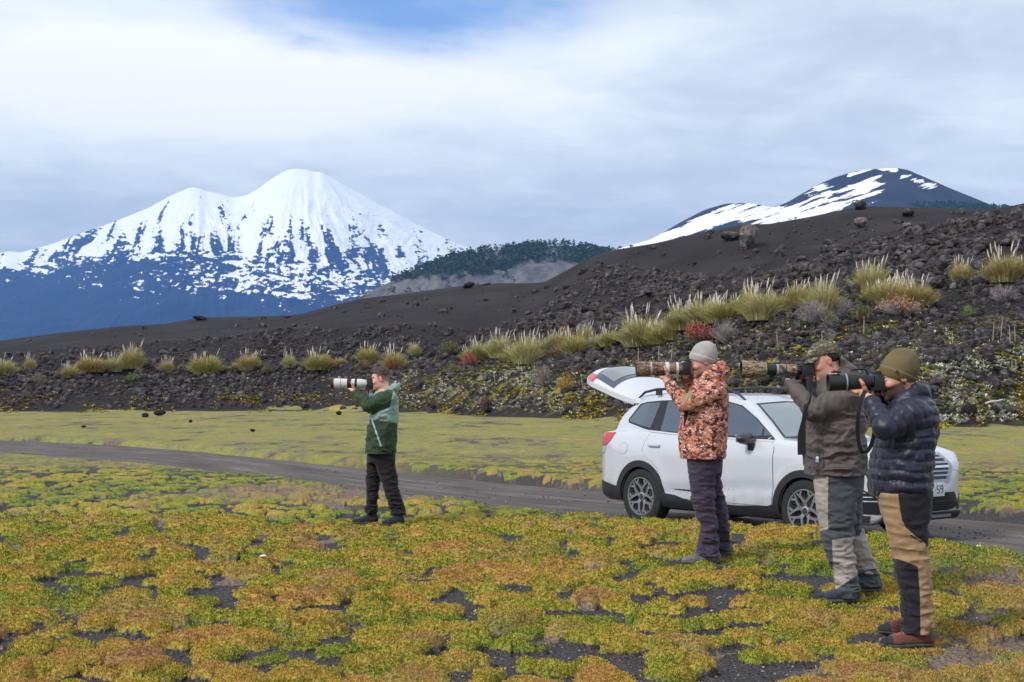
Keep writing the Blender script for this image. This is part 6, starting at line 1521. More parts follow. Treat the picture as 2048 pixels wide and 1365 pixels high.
mb = MB(); mb.box(fig.p(725, 777.5, 0), (.075, .022, .018), bev=.004); mb.box(fig.p(727, 774, 0), (.03, .02, .05), bev=.004); mb.build('tripod_foot', M_RNG, e)
body_cam(fig, e, 740, 768.5, .070, .100, .135)
strap(fig, e, [(738, 778, .05), (735, 800, .12), (741, 812, .13), (744, 795, .09)], .012)
# bark wrapped telephoto
fig, _, c = FIGS['camo']; A, B = ends(fig, c)
e = cam_thing(fig, 'camera with a bark patterned telephoto lens held by the person in the grey hat')
hood(fig, e, 1272, 1300, .0640, .0600, M_BARK, A, B, .07); seg(fig, e, 'lens_ring', 1300, 1303.5, .0605, .0605, pmat('pale_ring', (.42, .39, .36), .5), A, B)
seg(fig, e, 'lens_barrel', 1303.5, 1330, .0575, .0560, M_BARK, A, B); seg(fig, e, 'lens_ring', 1330, 1338, .0545, .0540, M_WHT, A, B); seg(fig, e, 'lens_barrel', 1338, 1352, .0500, .0490, M_BARK, A, B)
seg(fig, e, 'lens_ring', 1352, 1357, .051, .051, M_WHT, A, B); seg(fig, e, 'lens_barrel', 1357, 1369, .042, .036, M_BARK, A, B)
mb = MB(); mb.box(fig.p(1344, 750.5, 0), (.105, .026, .010), bev=.003); mb.box(fig.p(1354, 748, 0), (.018, .024, .030), R=Ry(-25), bev=.003); mb.build('tripod_foot', M_WHT, e)
body_cam(fig, e, 1371.5, 737, .068, .105, .14); mb = MB(); mb.box(fig.p(1369, 726, .01), (.05, .05, .022), R=Ry(15), bev=.006); mb.lathe([(0, .0), (0, .006), (.02, .006), (.02, 0)], 10, Matrix.Translation(Vector(fig.p(1362, 727, .03)))); mb.build('viewfinder_hump', M_RNG, e)
# dry grass camouflage telephoto
fig, _, c = FIGS['dark']; A, B = ends(fig, c)
e = cam_thing(fig, 'camera with a dry grass patterned zoom lens and flared hood held by the gloved person')
hood(fig, e, 1482, 1532, .0650, .0540, M_BARK2, A, B, .10); seg(fig, e, 'lens_tube', 1532, 1556, .0390, .0390, M_BLK, A, B); seg(fig, e, 'lens_ring', 1552, 1556, .0405, .0405, M_RNG, A, B)
seg(fig, e, 'lens_barrel', 1556, 1570, .0430, .0430, M_BARK2, A, B); seg(fig, e, 'lens_barrel', 1572, 1593, .0415, .0400, M_BARK2, A, B); seg(fig, e, 'lens_ring', 1570, 1572, .0395, .0395, M_BLK, A, B); seg(fig, e, 'lens_ring', 1593, 1601, .036, .034, M_BLK, A, B)
body_cam(fig, e, 1611, 742, .080, .125, .15); strap(fig, e, [(1616, 752, .05), (1618, 762, .09), (1619, 780, .13), (1614, 815, .30), (1607, 842, .30), (1603, 872, .30), (1603.5, 910, .30)], [.03, .04, .045, .04, .03, .058, .058], tw=(1, .2, 0))
mb = MB(); mb.box(fig.p(1616, 757, .078), (.045, .010, .006)); mb.build('red_trim', pmat('red_thread', (.35, .02, .03), .6), e)
strap(fig, e, [(1622, 750, .06), (1625, 775, .13), (1620, 800, .30), (1606, 830, .30)], .014)
# plain black telezoom
fig, _, c = FIGS['navy']; A, B = ends(fig, c)
e = cam_thing(fig, 'black camera with thick black zoom lens and carry handle held by the person in navy')
hood(fig, e, 1656, 1690, .0515, .0490, M_BLK, A, B, .035, inner=M_BRB); seg(fig, e, 'lens_ring', 1690, 1693, .0505, .0505, M_RNG, A, B, edge=.001); seg(fig, e, 'focus_ring', 1693, 1712, .0450, .0450, M_BRB, A, B); seg(fig, e, 'lens_barrel', 1712, 1727, .0425, .0420, M_BLK, A, B)
seg(fig, e, 'zoom_ring', 1727, 1738, .0405, .0400, M_BRB, A, B); seg(fig, e, 'lens_mount', 1738, 1746, .037, .036, M_BLK, A, B)
for a_ in (.5, 2.0, 3.5, 5.0):
    pass
mb = MB(); mb.tube([fig.p(1734, 751, .0), fig.p(1733, 741, 0), fig.p(1728, 738, 0), fig.p(1708, 739.5, 0), fig.p(1702, 742, 0)], .0062, 8); mb.tube([fig.p(1733, 741, 0), fig.p(1736, 752, 0)], .008, 8); mb.build('carry_handle', M_BLK, e)
mb = MB(); mb.box(fig.p(1672, 744.5, 0), (.05, .05, .012), bev=.004); mb.tube([fig.p(1664, 744, 0), fig.p(1669, 741.5, 0), fig.p(1676, 744, 0)], .004, 6); mb.build('hood_catch', M_BLK, e)
body_cam(fig, e, 1757, 766, .080, .100, .14); strap(fig, e, [(1733, 779, .03), (1722, 797, .09), (1716, 830, .13), (1714.5, 860, .13), (1717.5, 890, .13), (1724, 906, .12), (1733, 905, .10), (1742, 893, .08), (1748, 870, .06), (1752, 840, .02), (1753, 790, -.02)], .024, tw=(1, .3, 0))
print('cameras', time.time()-T0)
# ------------------------------------------------------------------ white car on the track
CAR = (3.1304, 17.2915, ROADZ); CYAW = math.radians(-52.92)
car = empty('parked_car', CAR, CYAW)
tag(car, 'white suv parked on the gravel track with its tailgate raised', 'car')
def psd(P, poly):
    """signed distance to a closed polygon, negative inside"""
    poly = np.array(poly, float); n = len(poly); best = np.full(len(P), 1e9); ins = np.zeros(len(P), bool)
    for i in range(n):
        a, b = poly[i], poly[(i+1) % n]; d = b-a; t = np.clip(((P-a)@d)/(d@d), 0, 1); q = P-a-t[:, None]*d; best = np.minimum(best, (q**2).sum(1))
        c = ((a[1] <= P[:, 1]) & (b[1] > P[:, 1])) | ((b[1] <= P[:, 1]) & (a[1] > P[:, 1]))
        with np.errstate(divide='ignore', invalid='ignore'): xs = a[0]+(P[:, 1]-a[1])*(b[0]-a[0])/(b[1]-a[1])
        ins ^= c & (P[:, 0] < xs)
    return np.where(ins, -1, 1)*np.sqrt(best)
LOW = [(2.10, .24), (2.22, .30), (2.29, .42), (2.30, .58), (2.27, .74), (2.22, .88), (2.10, .985), (1.75, 1.055), (1.35, 1.095), (1.0, 1.12), (.8, 1.13), (-1.9, 1.17), (-2.12, 1.14), (-2.19, 1.0), (-2.22, .82), (-2.28, .66), (-2.29, .50), (-2.22, .33), (-1.95, .27), (-1.0, .23), (1.0, .23)]
GRN = [(1.02, 1.02), (.90, 1.115), (.62, 1.32), (.36, 1.49), (.22, 1.565), (-.1, 1.615), (-.6, 1.645), (-1.2, 1.635), (-1.62, 1.60), (-1.80, 1.575), (-1.88, 1.52), (-2.0, 1.34), (-2.12, 1.12), (-2.12, 1.0)]
SG = 60  # table for quick lookups
tx = np.linspace(-2.6, 2.6, 521); tz = np.linspace(0, 1.9, 191); TX, TZ = np.meshgrid(tx, tz, indexing='ij'); TP = np.stack([TX.ravel(), TZ.ravel()], 1)
TL = psd(TP, LOW).reshape(TX.shape); TG = psd(TP, GRN).reshape(TX.shape)
def lut(T, x, z):
    a = np.clip((x+2.6)/.01, 0, 519.999); b = np.clip(z/.01, 0, 189.999); i = a.astype(int); j = b.astype(int); fa = a-i; fb = b-j
    return (T[i, j]*(1-fa)+T[i+1, j]*fa)*(1-fb)+(T[i, j+1]*(1-fa)+T[i+1, j+1]*fa)*fb
def smax(a, b, k): h = np.clip(.5-.5*(a-b)/k, 0, 1); return a*(1-h)+b*h+k*h*(1-h)
def smin(a, b, k): return -smax(-a, -b, k)
WX = 1.335
def hull(P):
    x, y, z = P[:, 0], np.abs(P[:, 1]), P[:, 2]
    yl = np.interp(z, [.2, .28, .38, .55, .72, .85, .93, 1.0, 1.08, 1.14, 1.2], [.80, .855, .885, .900, .903, .905, .902, .885, .855, .825, .79])
    pl = np.interp(x, [-2.30, -2.26, -2.18, -2.05, -1.85, -1.5, 1.3, 1.7, 1.95, 2.10, 2.20, 2.27, 2.31], [.52, .68, .80, .870, .900, .912, .912, .895, .860, .79, .70, .56, .36])
    dw = np.minimum(np.hypot(x-WX, z-.352), np.hypot(x+WX, z-.352))
    yl = yl+.018*np.exp(-((dw-.43)/.10)**2)*(z > .2)
    sc_ = np.abs(x) < 1.0
    yl = yl-.020*np.exp(-((z-.50-.10*np.clip((x+.2), -1, .7))/.07)**2)*sstep(1.05, .75, np.abs(x))   # scallop low on the doors
    low = smax(lut(TL, x, z), y-np.minimum(yl, pl), .07)
    yg = np.interp(z, [1.0, 1.12, 1.2, 1.35, 1.5, 1.58, 1.64], [.850, .825, .795, .725, .660, .62, .56])
    pg = np.interp(x, [-2.15, -2.0, -1.8, -1.4, 0, .5, .95], [.66, .735, .80, .86, .88, .86, .80])
    gr = smax(lut(TG, x, z), y-yg*np.minimum(1, pg/.86), .05)
    return smin(low, gr, .035)
cf = Field((-2.36, -.97, .15), (2.36, .97, 1.72), .0155)
sl, P = cf.sub(cf.lo, cf.lo+cf.h*cf.n); sh = P.shape[:3]; cf.f = hull(P.reshape(-1, 3)).reshape(sh).astype(np.float32)
for sx in (1, -1):
    d = .385-np.hypot(P[..., 0]-sx*WX, P[..., 2]-.352); cf.f = np.maximum(cf.f, np.minimum(d, np.abs(P[..., 1])*1.0-.60).astype(np.float32))
# rear opening below the raised gate
d = np.minimum(np.minimum(.62-np.abs(P[..., 1]), P[..., 2]-.72), np.minimum(1.50-P[..., 2], -1.55-P[..., 0]+0*P[..., 0])); cf.f = np.maximum(cf.f, d.astype(np.float32))
del P
V, Q = cf.mesh()
paint, t, b = newmat('white_paint'); tco = N(t, 'ShaderNodeTexCoord'); sz_ = N(t, 'ShaderNodeSeparateXYZ'); L(t, tco.outputs['Object'], sz_.inputs[0]); dn = N(t, 'ShaderNodeTexNoise', i_Scale=6.0, i_Detail=6.0, i_Roughness=.7); L(t, tco.outputs['Object'], dn.inputs['Vector'])
dust = mathn(t, 'MULTIPLY', maprange(t, sz_.outputs[2], .75, .25), maprange(t, dn.outputs[0], .35, .7)); dust = mathn(t, 'MULTIPLY', dust, .55)
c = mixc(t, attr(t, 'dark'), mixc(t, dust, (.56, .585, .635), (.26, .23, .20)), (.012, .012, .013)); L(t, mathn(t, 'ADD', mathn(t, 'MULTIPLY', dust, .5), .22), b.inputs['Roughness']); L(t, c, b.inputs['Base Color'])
b.inputs['Coat Weight'].default_value = .6; b.inputs['Coat Roughness'].default_value = .06; b.inputs['Specular IOR Level'].default_value = .4
dwr = np.minimum(np.hypot(V[:, 0]-WX, V[:, 2]-.352), np.hypot(V[:, 0]+WX, V[:, 2]-.352))
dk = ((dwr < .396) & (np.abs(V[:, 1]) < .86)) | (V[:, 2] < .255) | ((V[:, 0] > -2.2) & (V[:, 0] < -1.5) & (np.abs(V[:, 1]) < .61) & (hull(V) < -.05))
mesh_np('car_body', V, Q, paint, car, attrs=dict(dark=dk.astype(float)))
def solve(A, B, ax, lo, hi):
    """hull coordinate along axis ax for the other two given; lo inside, hi outside"""
    n = len(A); a = np.full(n, float(lo)); c_ = np.full(n, float(hi))
    for _ in range(26):
        m = (a+c_)/2; P = np.zeros((n, 3))
        if ax == 1: P[:, 0] = A; P[:, 2] = B; P[:, 1] = m
        elif ax == 0: P[:, 1] = A; P[:, 2] = B; P[:, 0] = m
        else: P[:, 0] = A; P[:, 1] = B; P[:, 2] = m
        ins = hull(P) < 0; a = np.where(ins, m, a); c_ = np.where(ins, c_, m)
    return (a+c_)/2
def panel(name, outline, mat, parent=None, side=-1, ax=1, off=.004, th=.012, step=.05, holes=(), lo=0, hi=1.2, rnd=0, label=None):
    """thin panel cut to an outline and laid on the body, seen along axis ax"""
    def dense(o):
        o = np.array(o, float)
        if rnd:
            for _ in range(rnd):
                nx = np.roll(o, -1, 0); o = np.stack([o*.75+nx*.25, o*.25+nx*.75], 1).reshape(-1, 2)
        r = []
        for p, q in zip(o, np.roll(o, -1, 0)):
            k = max(1, int(np.hypot(*(q-p))/(step*.6))); r += [p+(q-p)*i/k for i in range(k)]
        return np.array(r)
    O = dense(outline); Hs = [dense(h) for h in holes]; pts = [O]+Hs; E = []; n = 0
    for o in pts: E += [(n+i, n+(i+1) % len(o)) for i in range(len(o))]; n += len(o)
    nb = n; mn, mx = O.min(0), O.max(0); gx_, gy_ = np.meshgrid(np.arange(mn[0], mx[0], step)+.003, np.arange(mn[1], mx[1], step)+.003); G = np.stack([gx_.ravel(), gy_.ravel()], 1)
    if len(G):
        d = psd(G, O); 
        for h in Hs: d = np.maximum(d, -psd(G, h))
        G = G[d < -step*.35]
    allp = np.concatenate(pts+[G]) if len(G) else np.concatenate(pts)
    r = delaunay_2d_cdt([Vector(p) for p in allp], E, [], 2 if not Hs else 2, 1e-6)
    vp = np.array([v[:] for v in r[0]]); fc = [f for f in r[2]]
    fc = np.array([f for f in fc if len(f) == 3])
    cen = vp[fc].mean(1); keep = psd(cen, O) < 0
    for h in Hs: keep &= psd(cen, h) > 0
    fc = fc[keep]
    s_ = side if ax == 1 else 1
    if ax == 1: D_ = solve(vp[:, 0], vp[:, 1], 1, lo, hi); P3 = np.stack([vp[:, 0], s_*D_, vp[:, 1]], 1)
    else: D_ = solve(vp[:, 0], vp[:, 1], 0, lo, hi); P3 = np.stack([D_, vp[:, 0], vp[:, 1]], 1)
    e = .004; Nn = np.zeros_like(P3)
    for k in range(3):
        q = P3.copy(); q[:, k] += e; q2 = P3.copy(); q2[:, k] -= e; Nn[:, k] = hull(q)-hull(q2)
    Nn /= np.linalg.norm(Nn, axis=1, keepdims=True)+1e-9
    top = P3+Nn*off; bot = P3+Nn*(off-th); m = len(vp)
    ed = {}
    for f in fc:
        for i in range(3):
            a, c_ = f[i], f[(i+1) % 3]; ed[(a, c_)] = ed.get((a, c_), 0)+1
    bd = [(a, c_) for (a, c_) in ed if (c_, a) not in ed]
    Qs = np.array([[a, c_, c_+m, a+m] for a, c_ in bd])
    o = mesh_np(name, np.concatenate([top, bot]), [fc, Qs], mat, parent or car); 
    bm = bmesh.new(); bm.from_mesh(o.data); bmesh.ops.recalc_face_normals(bm, faces=bm.faces[:])
    for ee in bm.edges:
        if len(ee.link_faces) == 2 and ee.calc_face_angle(0) > .7: ee.smooth = False
    # make sure the shown face points out
    bm.faces.ensure_lookup_table(); f0 = bm.faces[0]; nn = Nn[[v.index for v in f0.verts][0] % m]
    if f0.normal.dot(Vector(nn)) < 0 and all(v.index < m for v in f0.verts): bmesh.ops.reverse_faces(bm, faces=bm.faces[:])
    bm.to_mesh(o.data); bm.free()
    if label: o['label'] = label
    return o
M_CG = pmat('tinted_glass', (.035, .055, .085), .04, spec=.9, coat=1.0); M_WS = pmat('windscreen_glass', (.15, .20, .20), .04, spec=.8, coat=1.0)
M_PL_ = pmat('black_plastic', (.022, .024, .030), .55, nscale=12, namp=.1); M_SEAL = pmat('door_gap', (.03, .03, .035), .9); M_CHR = pmat('bright_trim', (.75, .78, .82), .2, metal=.6)
M_RL = pmat('red_lamp', (.50, .015, .02), .15, spec=.6, coat=1); M_CL = pmat('clear_lamp', (.55, .57, .6), .12, spec=.8, coat=1); M_DKG = pmat('grille_black', (.010, .010, .012), .35)
def ring(cx, r0, r1, a0, a1, n=30):
    A = np.linspace(math.radians(a0), math.radians(a1), n); return [(cx+r1*math.cos(a), .352+r1*math.sin(a)) for a in A]+[(cx+r0*math.cos(a), .352+r0*math.sin(a)) for a in A[::-1]]
for sd_ in (-1, 1):
    # doors with a dark gap line round them
    fdoor = [(.86, .37), (.885, .62), (.875, 1.02), (.84, 1.09), (-.20, 1.105), (-.215, .9), (-.205, .37)]
    rdoor = [(-.225, .37), (-.235, .9), (-.22, 1.105), (-1.22, 1.15), (-1.27, 1.05), (-1.30, .92), (-1.20, .845), (-1.03, .74), (-.93, .56), (-.90, .42), (-.88, .37)]
    for nm, o in (('front_door', fdoor), ('rear_door', rdoor)):
        cen = np.mean(o, 0); big_ = [tuple(np.array(p)+(np.array(p)-cen)/np.linalg.norm(np.array(p)-cen)*.008) for p in o]
        panel('door_gap', big_, M_SEAL, side=sd_, off=.0012, th=.01, step=.07)
        dr = panel(nm, o, paint, side=sd_, off=.004, th=.01, step=.05)
        hx = -.02 if nm == 'front_door' else -1.08
        yy = -solve(np.array([hx]), np.array([1.0]), 1, 0, 1.2)[0]*(-sd_)
        mb = MB(); mb.box((hx, yy+sd_*.028, 1.0+.0), (.20, .022, .034), bev=.009); mb.box((hx+.08, yy+sd_*.012, 1.0), (.03, .03, .03), bev=.004); mb.box((hx-.08, yy+sd_*.012, 1.0), (.03, .03, .03), bev=.004); mb.build('door_handle', paint, dr)
    mb = MB()
    # fuel flap on the near side
    if sd_ == -1:
        an = np.linspace(0, 2*np.pi, 20, endpoint=False); ff = [(-1.66+.085*math.cos(a), .945+.075*math.sin(a)) for a in an]; f2 = [(-1.66+.079*math.cos(a), .945+.069*math.sin(a)) for a in an]
        panel('fuel_flap_gap', ff, pmat('flap_gap', (.30, .31, .33), .9), side=sd_, off=.001, th=.006); panel('fuel_flap', f2, paint, side=sd_, off=.003, th=.006)
    # window band: bright strip, black surround, three panes
    dlo = [(.86, 1.105), (.50, 1.365), (.20, 1.515), (-.10, 1.570), (-.60, 1.585), (-1.20, 1.567), (-1.50, 1.545), (-1.63, 1.52), (-1.80, 1.30), (-1.76, 1.245), (-1.30, 1.165), (-.90, 1.145), (-.2, 1.12)]
    d2 = [(.835, 1.115), (.49, 1.352), (.19, 1.500), (-.10, 1.553), (-.60, 1.567), (-1.20, 1.550), (-1.49, 1.528), (-1.615, 1.505), (-1.775, 1.302), (-1.745, 1.262), (-1.30, 1.182), (-.90, 1.160), (-.2, 1.135)]
    panel('window_trim', dlo, M_CHR, side=sd_, off=.004, th=.008, step=.06); sb = panel('window_surround', d2, M_DKG, side=sd_, off=.007, th=.008, step=.06)
    panel('side_window', [(.62, 1.145), (.62, 1.25), (.47, 1.352), (.18, 1.488), (-.10, 1.540), (-.17, 1.542), (-.17, 1.148)], M_CG, sb, sd_, off=.009, th=.006)
    panel('side_window', [(.80, 1.135), (.64, 1.240), (.64, 1.145)], M_CG, sb, sd_, off=.009, th=.006)
    panel('side_window', [(-.28, 1.150), (-.28, 1.545), (-.60, 1.552), (-1.09, 1.540), (-1.06, 1.172), (-.90, 1.170)], M_CG, sb, sd_, off=.009, th=.006)
    panel('side_window', [(-1.26, 1.205), (-1.22, 1.525), (-1.47, 1.512), (-1.58, 1.492), (-1.74, 1.295), (-1.71, 1.275)], M_CG, sb, sd_, off=.009, th=.006)
    # black cladding: arches, sill, bumper corners
    panel('wheel_arch_trim', ring(WX, .372, .452, -14, 194), M_PL_, side=sd_, off=.012, th=.03, step=.05); panel('wheel_arch_trim', ring(-WX, .372, .452, -14, 194), M_PL_, side=sd_, off=.012, th=.03, step=.05)
    panel('sill_trim', [(.905, .25), (.905, .40), (.80, .375), (.30, .345), (-.50, .355), (-.72, .40), (-.905, .42), (-.905, .25)], M_PL_, side=sd_, off=.014, th=.03, step=.05)
    panel('rear_bumper_trim', [(-1.785, .28), (-1.785, .46), (-2.02, .50), (-2.20, .52), (-2.24, .33), (-2.0, .285)], M_PL_, side=sd_, off=.008, th=.02, step=.05)
    panel('front_bumper_trim', [(1.77, .26), (1.79, .36), (2.00, .345), (2.14, .345), (2.12, .27)], M_PL_, side=sd_, off=.008, th=.02, step=.05)
    tl = panel('tail_lamp', [(-2.15, 1.09), (-2.10, 1.125), (-1.88, 1.135), (-1.93, 1.03), (-2.03, .96), (-2.13, .965)], M_RL, side=sd_, off=.012, th=.02, step=.04); panel('lamp_lens', [(-2.14, .955), (-2.04, .95), (-2.00, .985), (-2.05, .88), (-2.13, .86)], M_CL, tl, sd_, off=.011, th=.02, step=.04)
    panel('headlight', [(2.16, .80), (2.10, .95), (1.86, 1.02), (1.80, .99), (1.90, .88), (2.02, .81)], M_CL, side=sd_, off=.008, th=.02, step=.04)
    # roof rail
    y0 = sd_*.60; rp = [(-1.66, y0*1.03, 1.585), (-1.55, y0*1.03, 1.655), (-1.35, y0*1.02, 1.69), (-.7, y0, 1.712), (-.1, y0, 1.69), (.06, y0, 1.64), (.18, y0*1.0, 1.565)]
    mb = MB(); mb.tube(rp, [.012, .018, .019, .019, .019, .018, .012], 8, flat=(1.1, .9)); mb.box((-1.30, y0*1.02, 1.655), (.09, .03, .08)); mb.box((-.45, y0, 1.67), (.09, .03, .08)); mb.build('roof_rail', M_PL_, car)
    # mirror
    my = sd_*.965; mb = MB(); mf = Field((.30, min(my-.16, my+.16), .94), (.80, max(my-.16, my+.16), 1.27), .009)
    mf.ell((.50, my, 1.13), (.075, .115, .068), .02); mf.ell((.53, my, 1.13), (.055, .125, .058), .03); mf.cone((.54, sd_*.86, 1.055), (.52, sd_*.94, 1.09), .028, .03, .03); mf.f = np.maximum(mf.f, (.455-(mf.lo[0]+mf.h*np.arange(mf.n[0])))[:, None, None].astype(np.float32)); Vm, Qm = mf.mesh()
    mo_ = mesh_np('side_mirror', Vm, Qm, pmat('mirror_shell', (.030, .031, .036), .3, coat=.5), car)
    mb = MB(); mb.box((.53, sd_*.875, 1.03), (.10, .05, .09), bev=.02); mb.build('mirror_foot', M_PL_, mo_)
    mb = MB(); mb.box((.452, my, 1.13), (.004, .17, .09), bev=.001); mb.build('mirror_glass', M_CHR, mo_)
def px0(poly): return poly
yz = lambda name, o, mat, par=None, off=.005, th=.02, **k: panel(name, o, mat, par, ax=0, off=off, th=th, lo=0, hi=2.6, **k)
panel('windscreen', [(-.70, 1.135), (-.60, 1.40), (-.545, 1.525), (0, 1.550), (.545, 1.525), (.60, 1.40), (.70, 1.135), (0, 1.11)], M_DKG, ax=0, off=.004, th=.01, lo=0, hi=1.6, step=.06)
panel('windscreen_pane', [(-.665, 1.145), (-.575, 1.39), (-.525, 1.505), (0, 1.530), (.525, 1.505), (.575, 1.39), (.665, 1.145), (0, 1.125)], M_WS, ax=0, off=.007, th=.006, lo=0, hi=1.6, step=.06)
gr = yz('grille', [(-.36, .70), (-.47, .84), (-.43, .965), (0, .985), (.43, .965), (.47, .84), (.36, .70)], M_DKG, off=.006)
yz('grille_frame', [(-.40, .665), (-.52, .84), (-.47, .985), (0, 1.0), (.47, .985), (.52, .84), (.40, .665)], M_RNG, gr, off=.008, th=.03, holes=[[(-.35, .705), (-.455, .84), (-.42, .958), (0, .975), (.42, .958), (.455, .84), (.35, .705)]], step=.04)
for z_ in (.745, .79, .88, .925):
    wd = .36+.09*min(1, (z_-.70)/.14); yz('grille_bar', [(-wd, z_-.008), (-wd, z_+.008), (wd, z_+.008), (wd, z_-.008)], M_RNG, gr, off=.016, th=.02, step=.05)
yz('grille_wing', [(-.44, .825), (-.44, .85), (.44, .85), (.44, .825)], M_CHR, gr, off=.022, th=.02, step=.05)
mb = MB(); xe = solve(np.array([0.]), np.array([.84]), 0, 0, 2.6)[0]; mb.lathe([(0, 0), (0, .055), (.012, .05), (.014, 0)], 20, Matrix.Translation((xe+.022, 0, .84)) @ Matrix.Diagonal((1, 1.4, .8, 1))); mb.build('emblem', pmat('emblem_blue', (.03, .05, .16), .2, coat=1), gr)
lw = yz('lower_grille', [(-.62, .40), (-.50, .56), (.50, .56), (.62, .40), (.40, .36), (-.40, .36)], M_DKG, off=.005)
for z_ in (.42, .47): yz('grille_bar', [(-.45, z_-.006), (-.45, z_+.006), (.45, z_+.006), (.45, z_-.006)], M_PL_, lw, off=.014, th=.015, step=.06)
yz('front_lip', [(-.70, .27), (-.66, .345), (.66, .345), (.70, .27)], M_PL_, off=.022, th=.04, step=.05)
yz('lip_trim', [(-.50, .30), (-.48, .325), (.48, .325), (.50, .30)], M_RNG, off=.028, th=.02, step=.06)
for sd_ in (-1, 1):
    fg = panel('fog_lamp_surround', [(2.245, .36), (2.26, .44), (2.17, .56), (2.02, .66), (1.98, .62), (1.99, .42), (2.05, .365)], M_DKG, side=sd_, off=.008, th=.02, step=.03)
    for z_ in (.50, .545, .59):
        x_ = 2.20-(z_-.5)*1.2; panel('grille_bar', [(2.01, z_-.006), (2.01, z_+.007), (x_, z_+.007), (x_+.01, z_-.006)], M_CHR, fg, side=sd_, off=.014, th=.01, step=.03)
    ys = solve(np.array([2.13]), np.array([.43]), 1, 0, 1.2)[0]; mb = MB(); mb.lathe([(-.02, .052), (.008, .052), (.010, .045), (.004, .0)], 20, Matrix.Translation((2.12, sd_*(ys+.0), .43)) @ Matrix.Rotation(-sd_*-.9 if sd_ < 0 else .9, 4, 'Z')); mb.build('fog_lamp', M_CL, fg)
    yz('headlight', [(sd_*.52, .80), (sd_*.56, .93), (sd_*.74, .95), (sd_*.80, .90), (sd_*.78, .83), (sd_*.66, .79)], M_CL, off=.007, step=.04)
# number plate
xp = solve(np.array([0.]), np.array([.585]), 0, 0, 2.6)[0]+.035; mb = MB(); mb.box((xp, 0, .60), (.008, .50, .15), bev=.003); plate = mb.build('number_plate', pmat('plate_white', (.72, .72, .74), .4), car)
mb = MB()
SEGS = {'5': [(1, 1, 0, 1), (0, 1, 0, .55), (0, .55, .8, .55), (.8, .55, 1, .4), (1, .4, 1, .15), (1, .15, .8, 0), (.8, 0, 0, 0)], '9': [(1, .55, 0, .55), (0, .55, 0, 1), (0, 1, 1, 1), (1, 1, 1, .1), (1, .1, .8, 0), (.8, 0, .1, 0)], '.': [(.4, .5, .6, .5)]}
def glyph(ch, y0, z0, w_, h_):
    for x1, z1, x2, z2 in SEGS[ch]: mb.tube([(xp+.0045, y0+x1*w_, z0+z1*h_), (xp+.0045, y0+x2*w_, z0+z2*h_)], .0055, 4)
glyph('5', .115, .562, .040, .078); glyph('9', .178, .562, .040, .078); glyph('.', .075, .562, .03, .07)
mb.build('plate_characters', pmat('plate_ink', (.02, .02, .03), .5), plate)
mb = MB(); mb.tube([(xp+.0045, .09, .658), (xp+.0045, .12, .658)], .004, 4); mb.tube([(xp+.0045, .20, .658), (xp+.0045, .215, .658)], .004, 4); mb.build('plate_marks', pmat('plate_ink_grey', (.2, .2, .22), .5), plate)
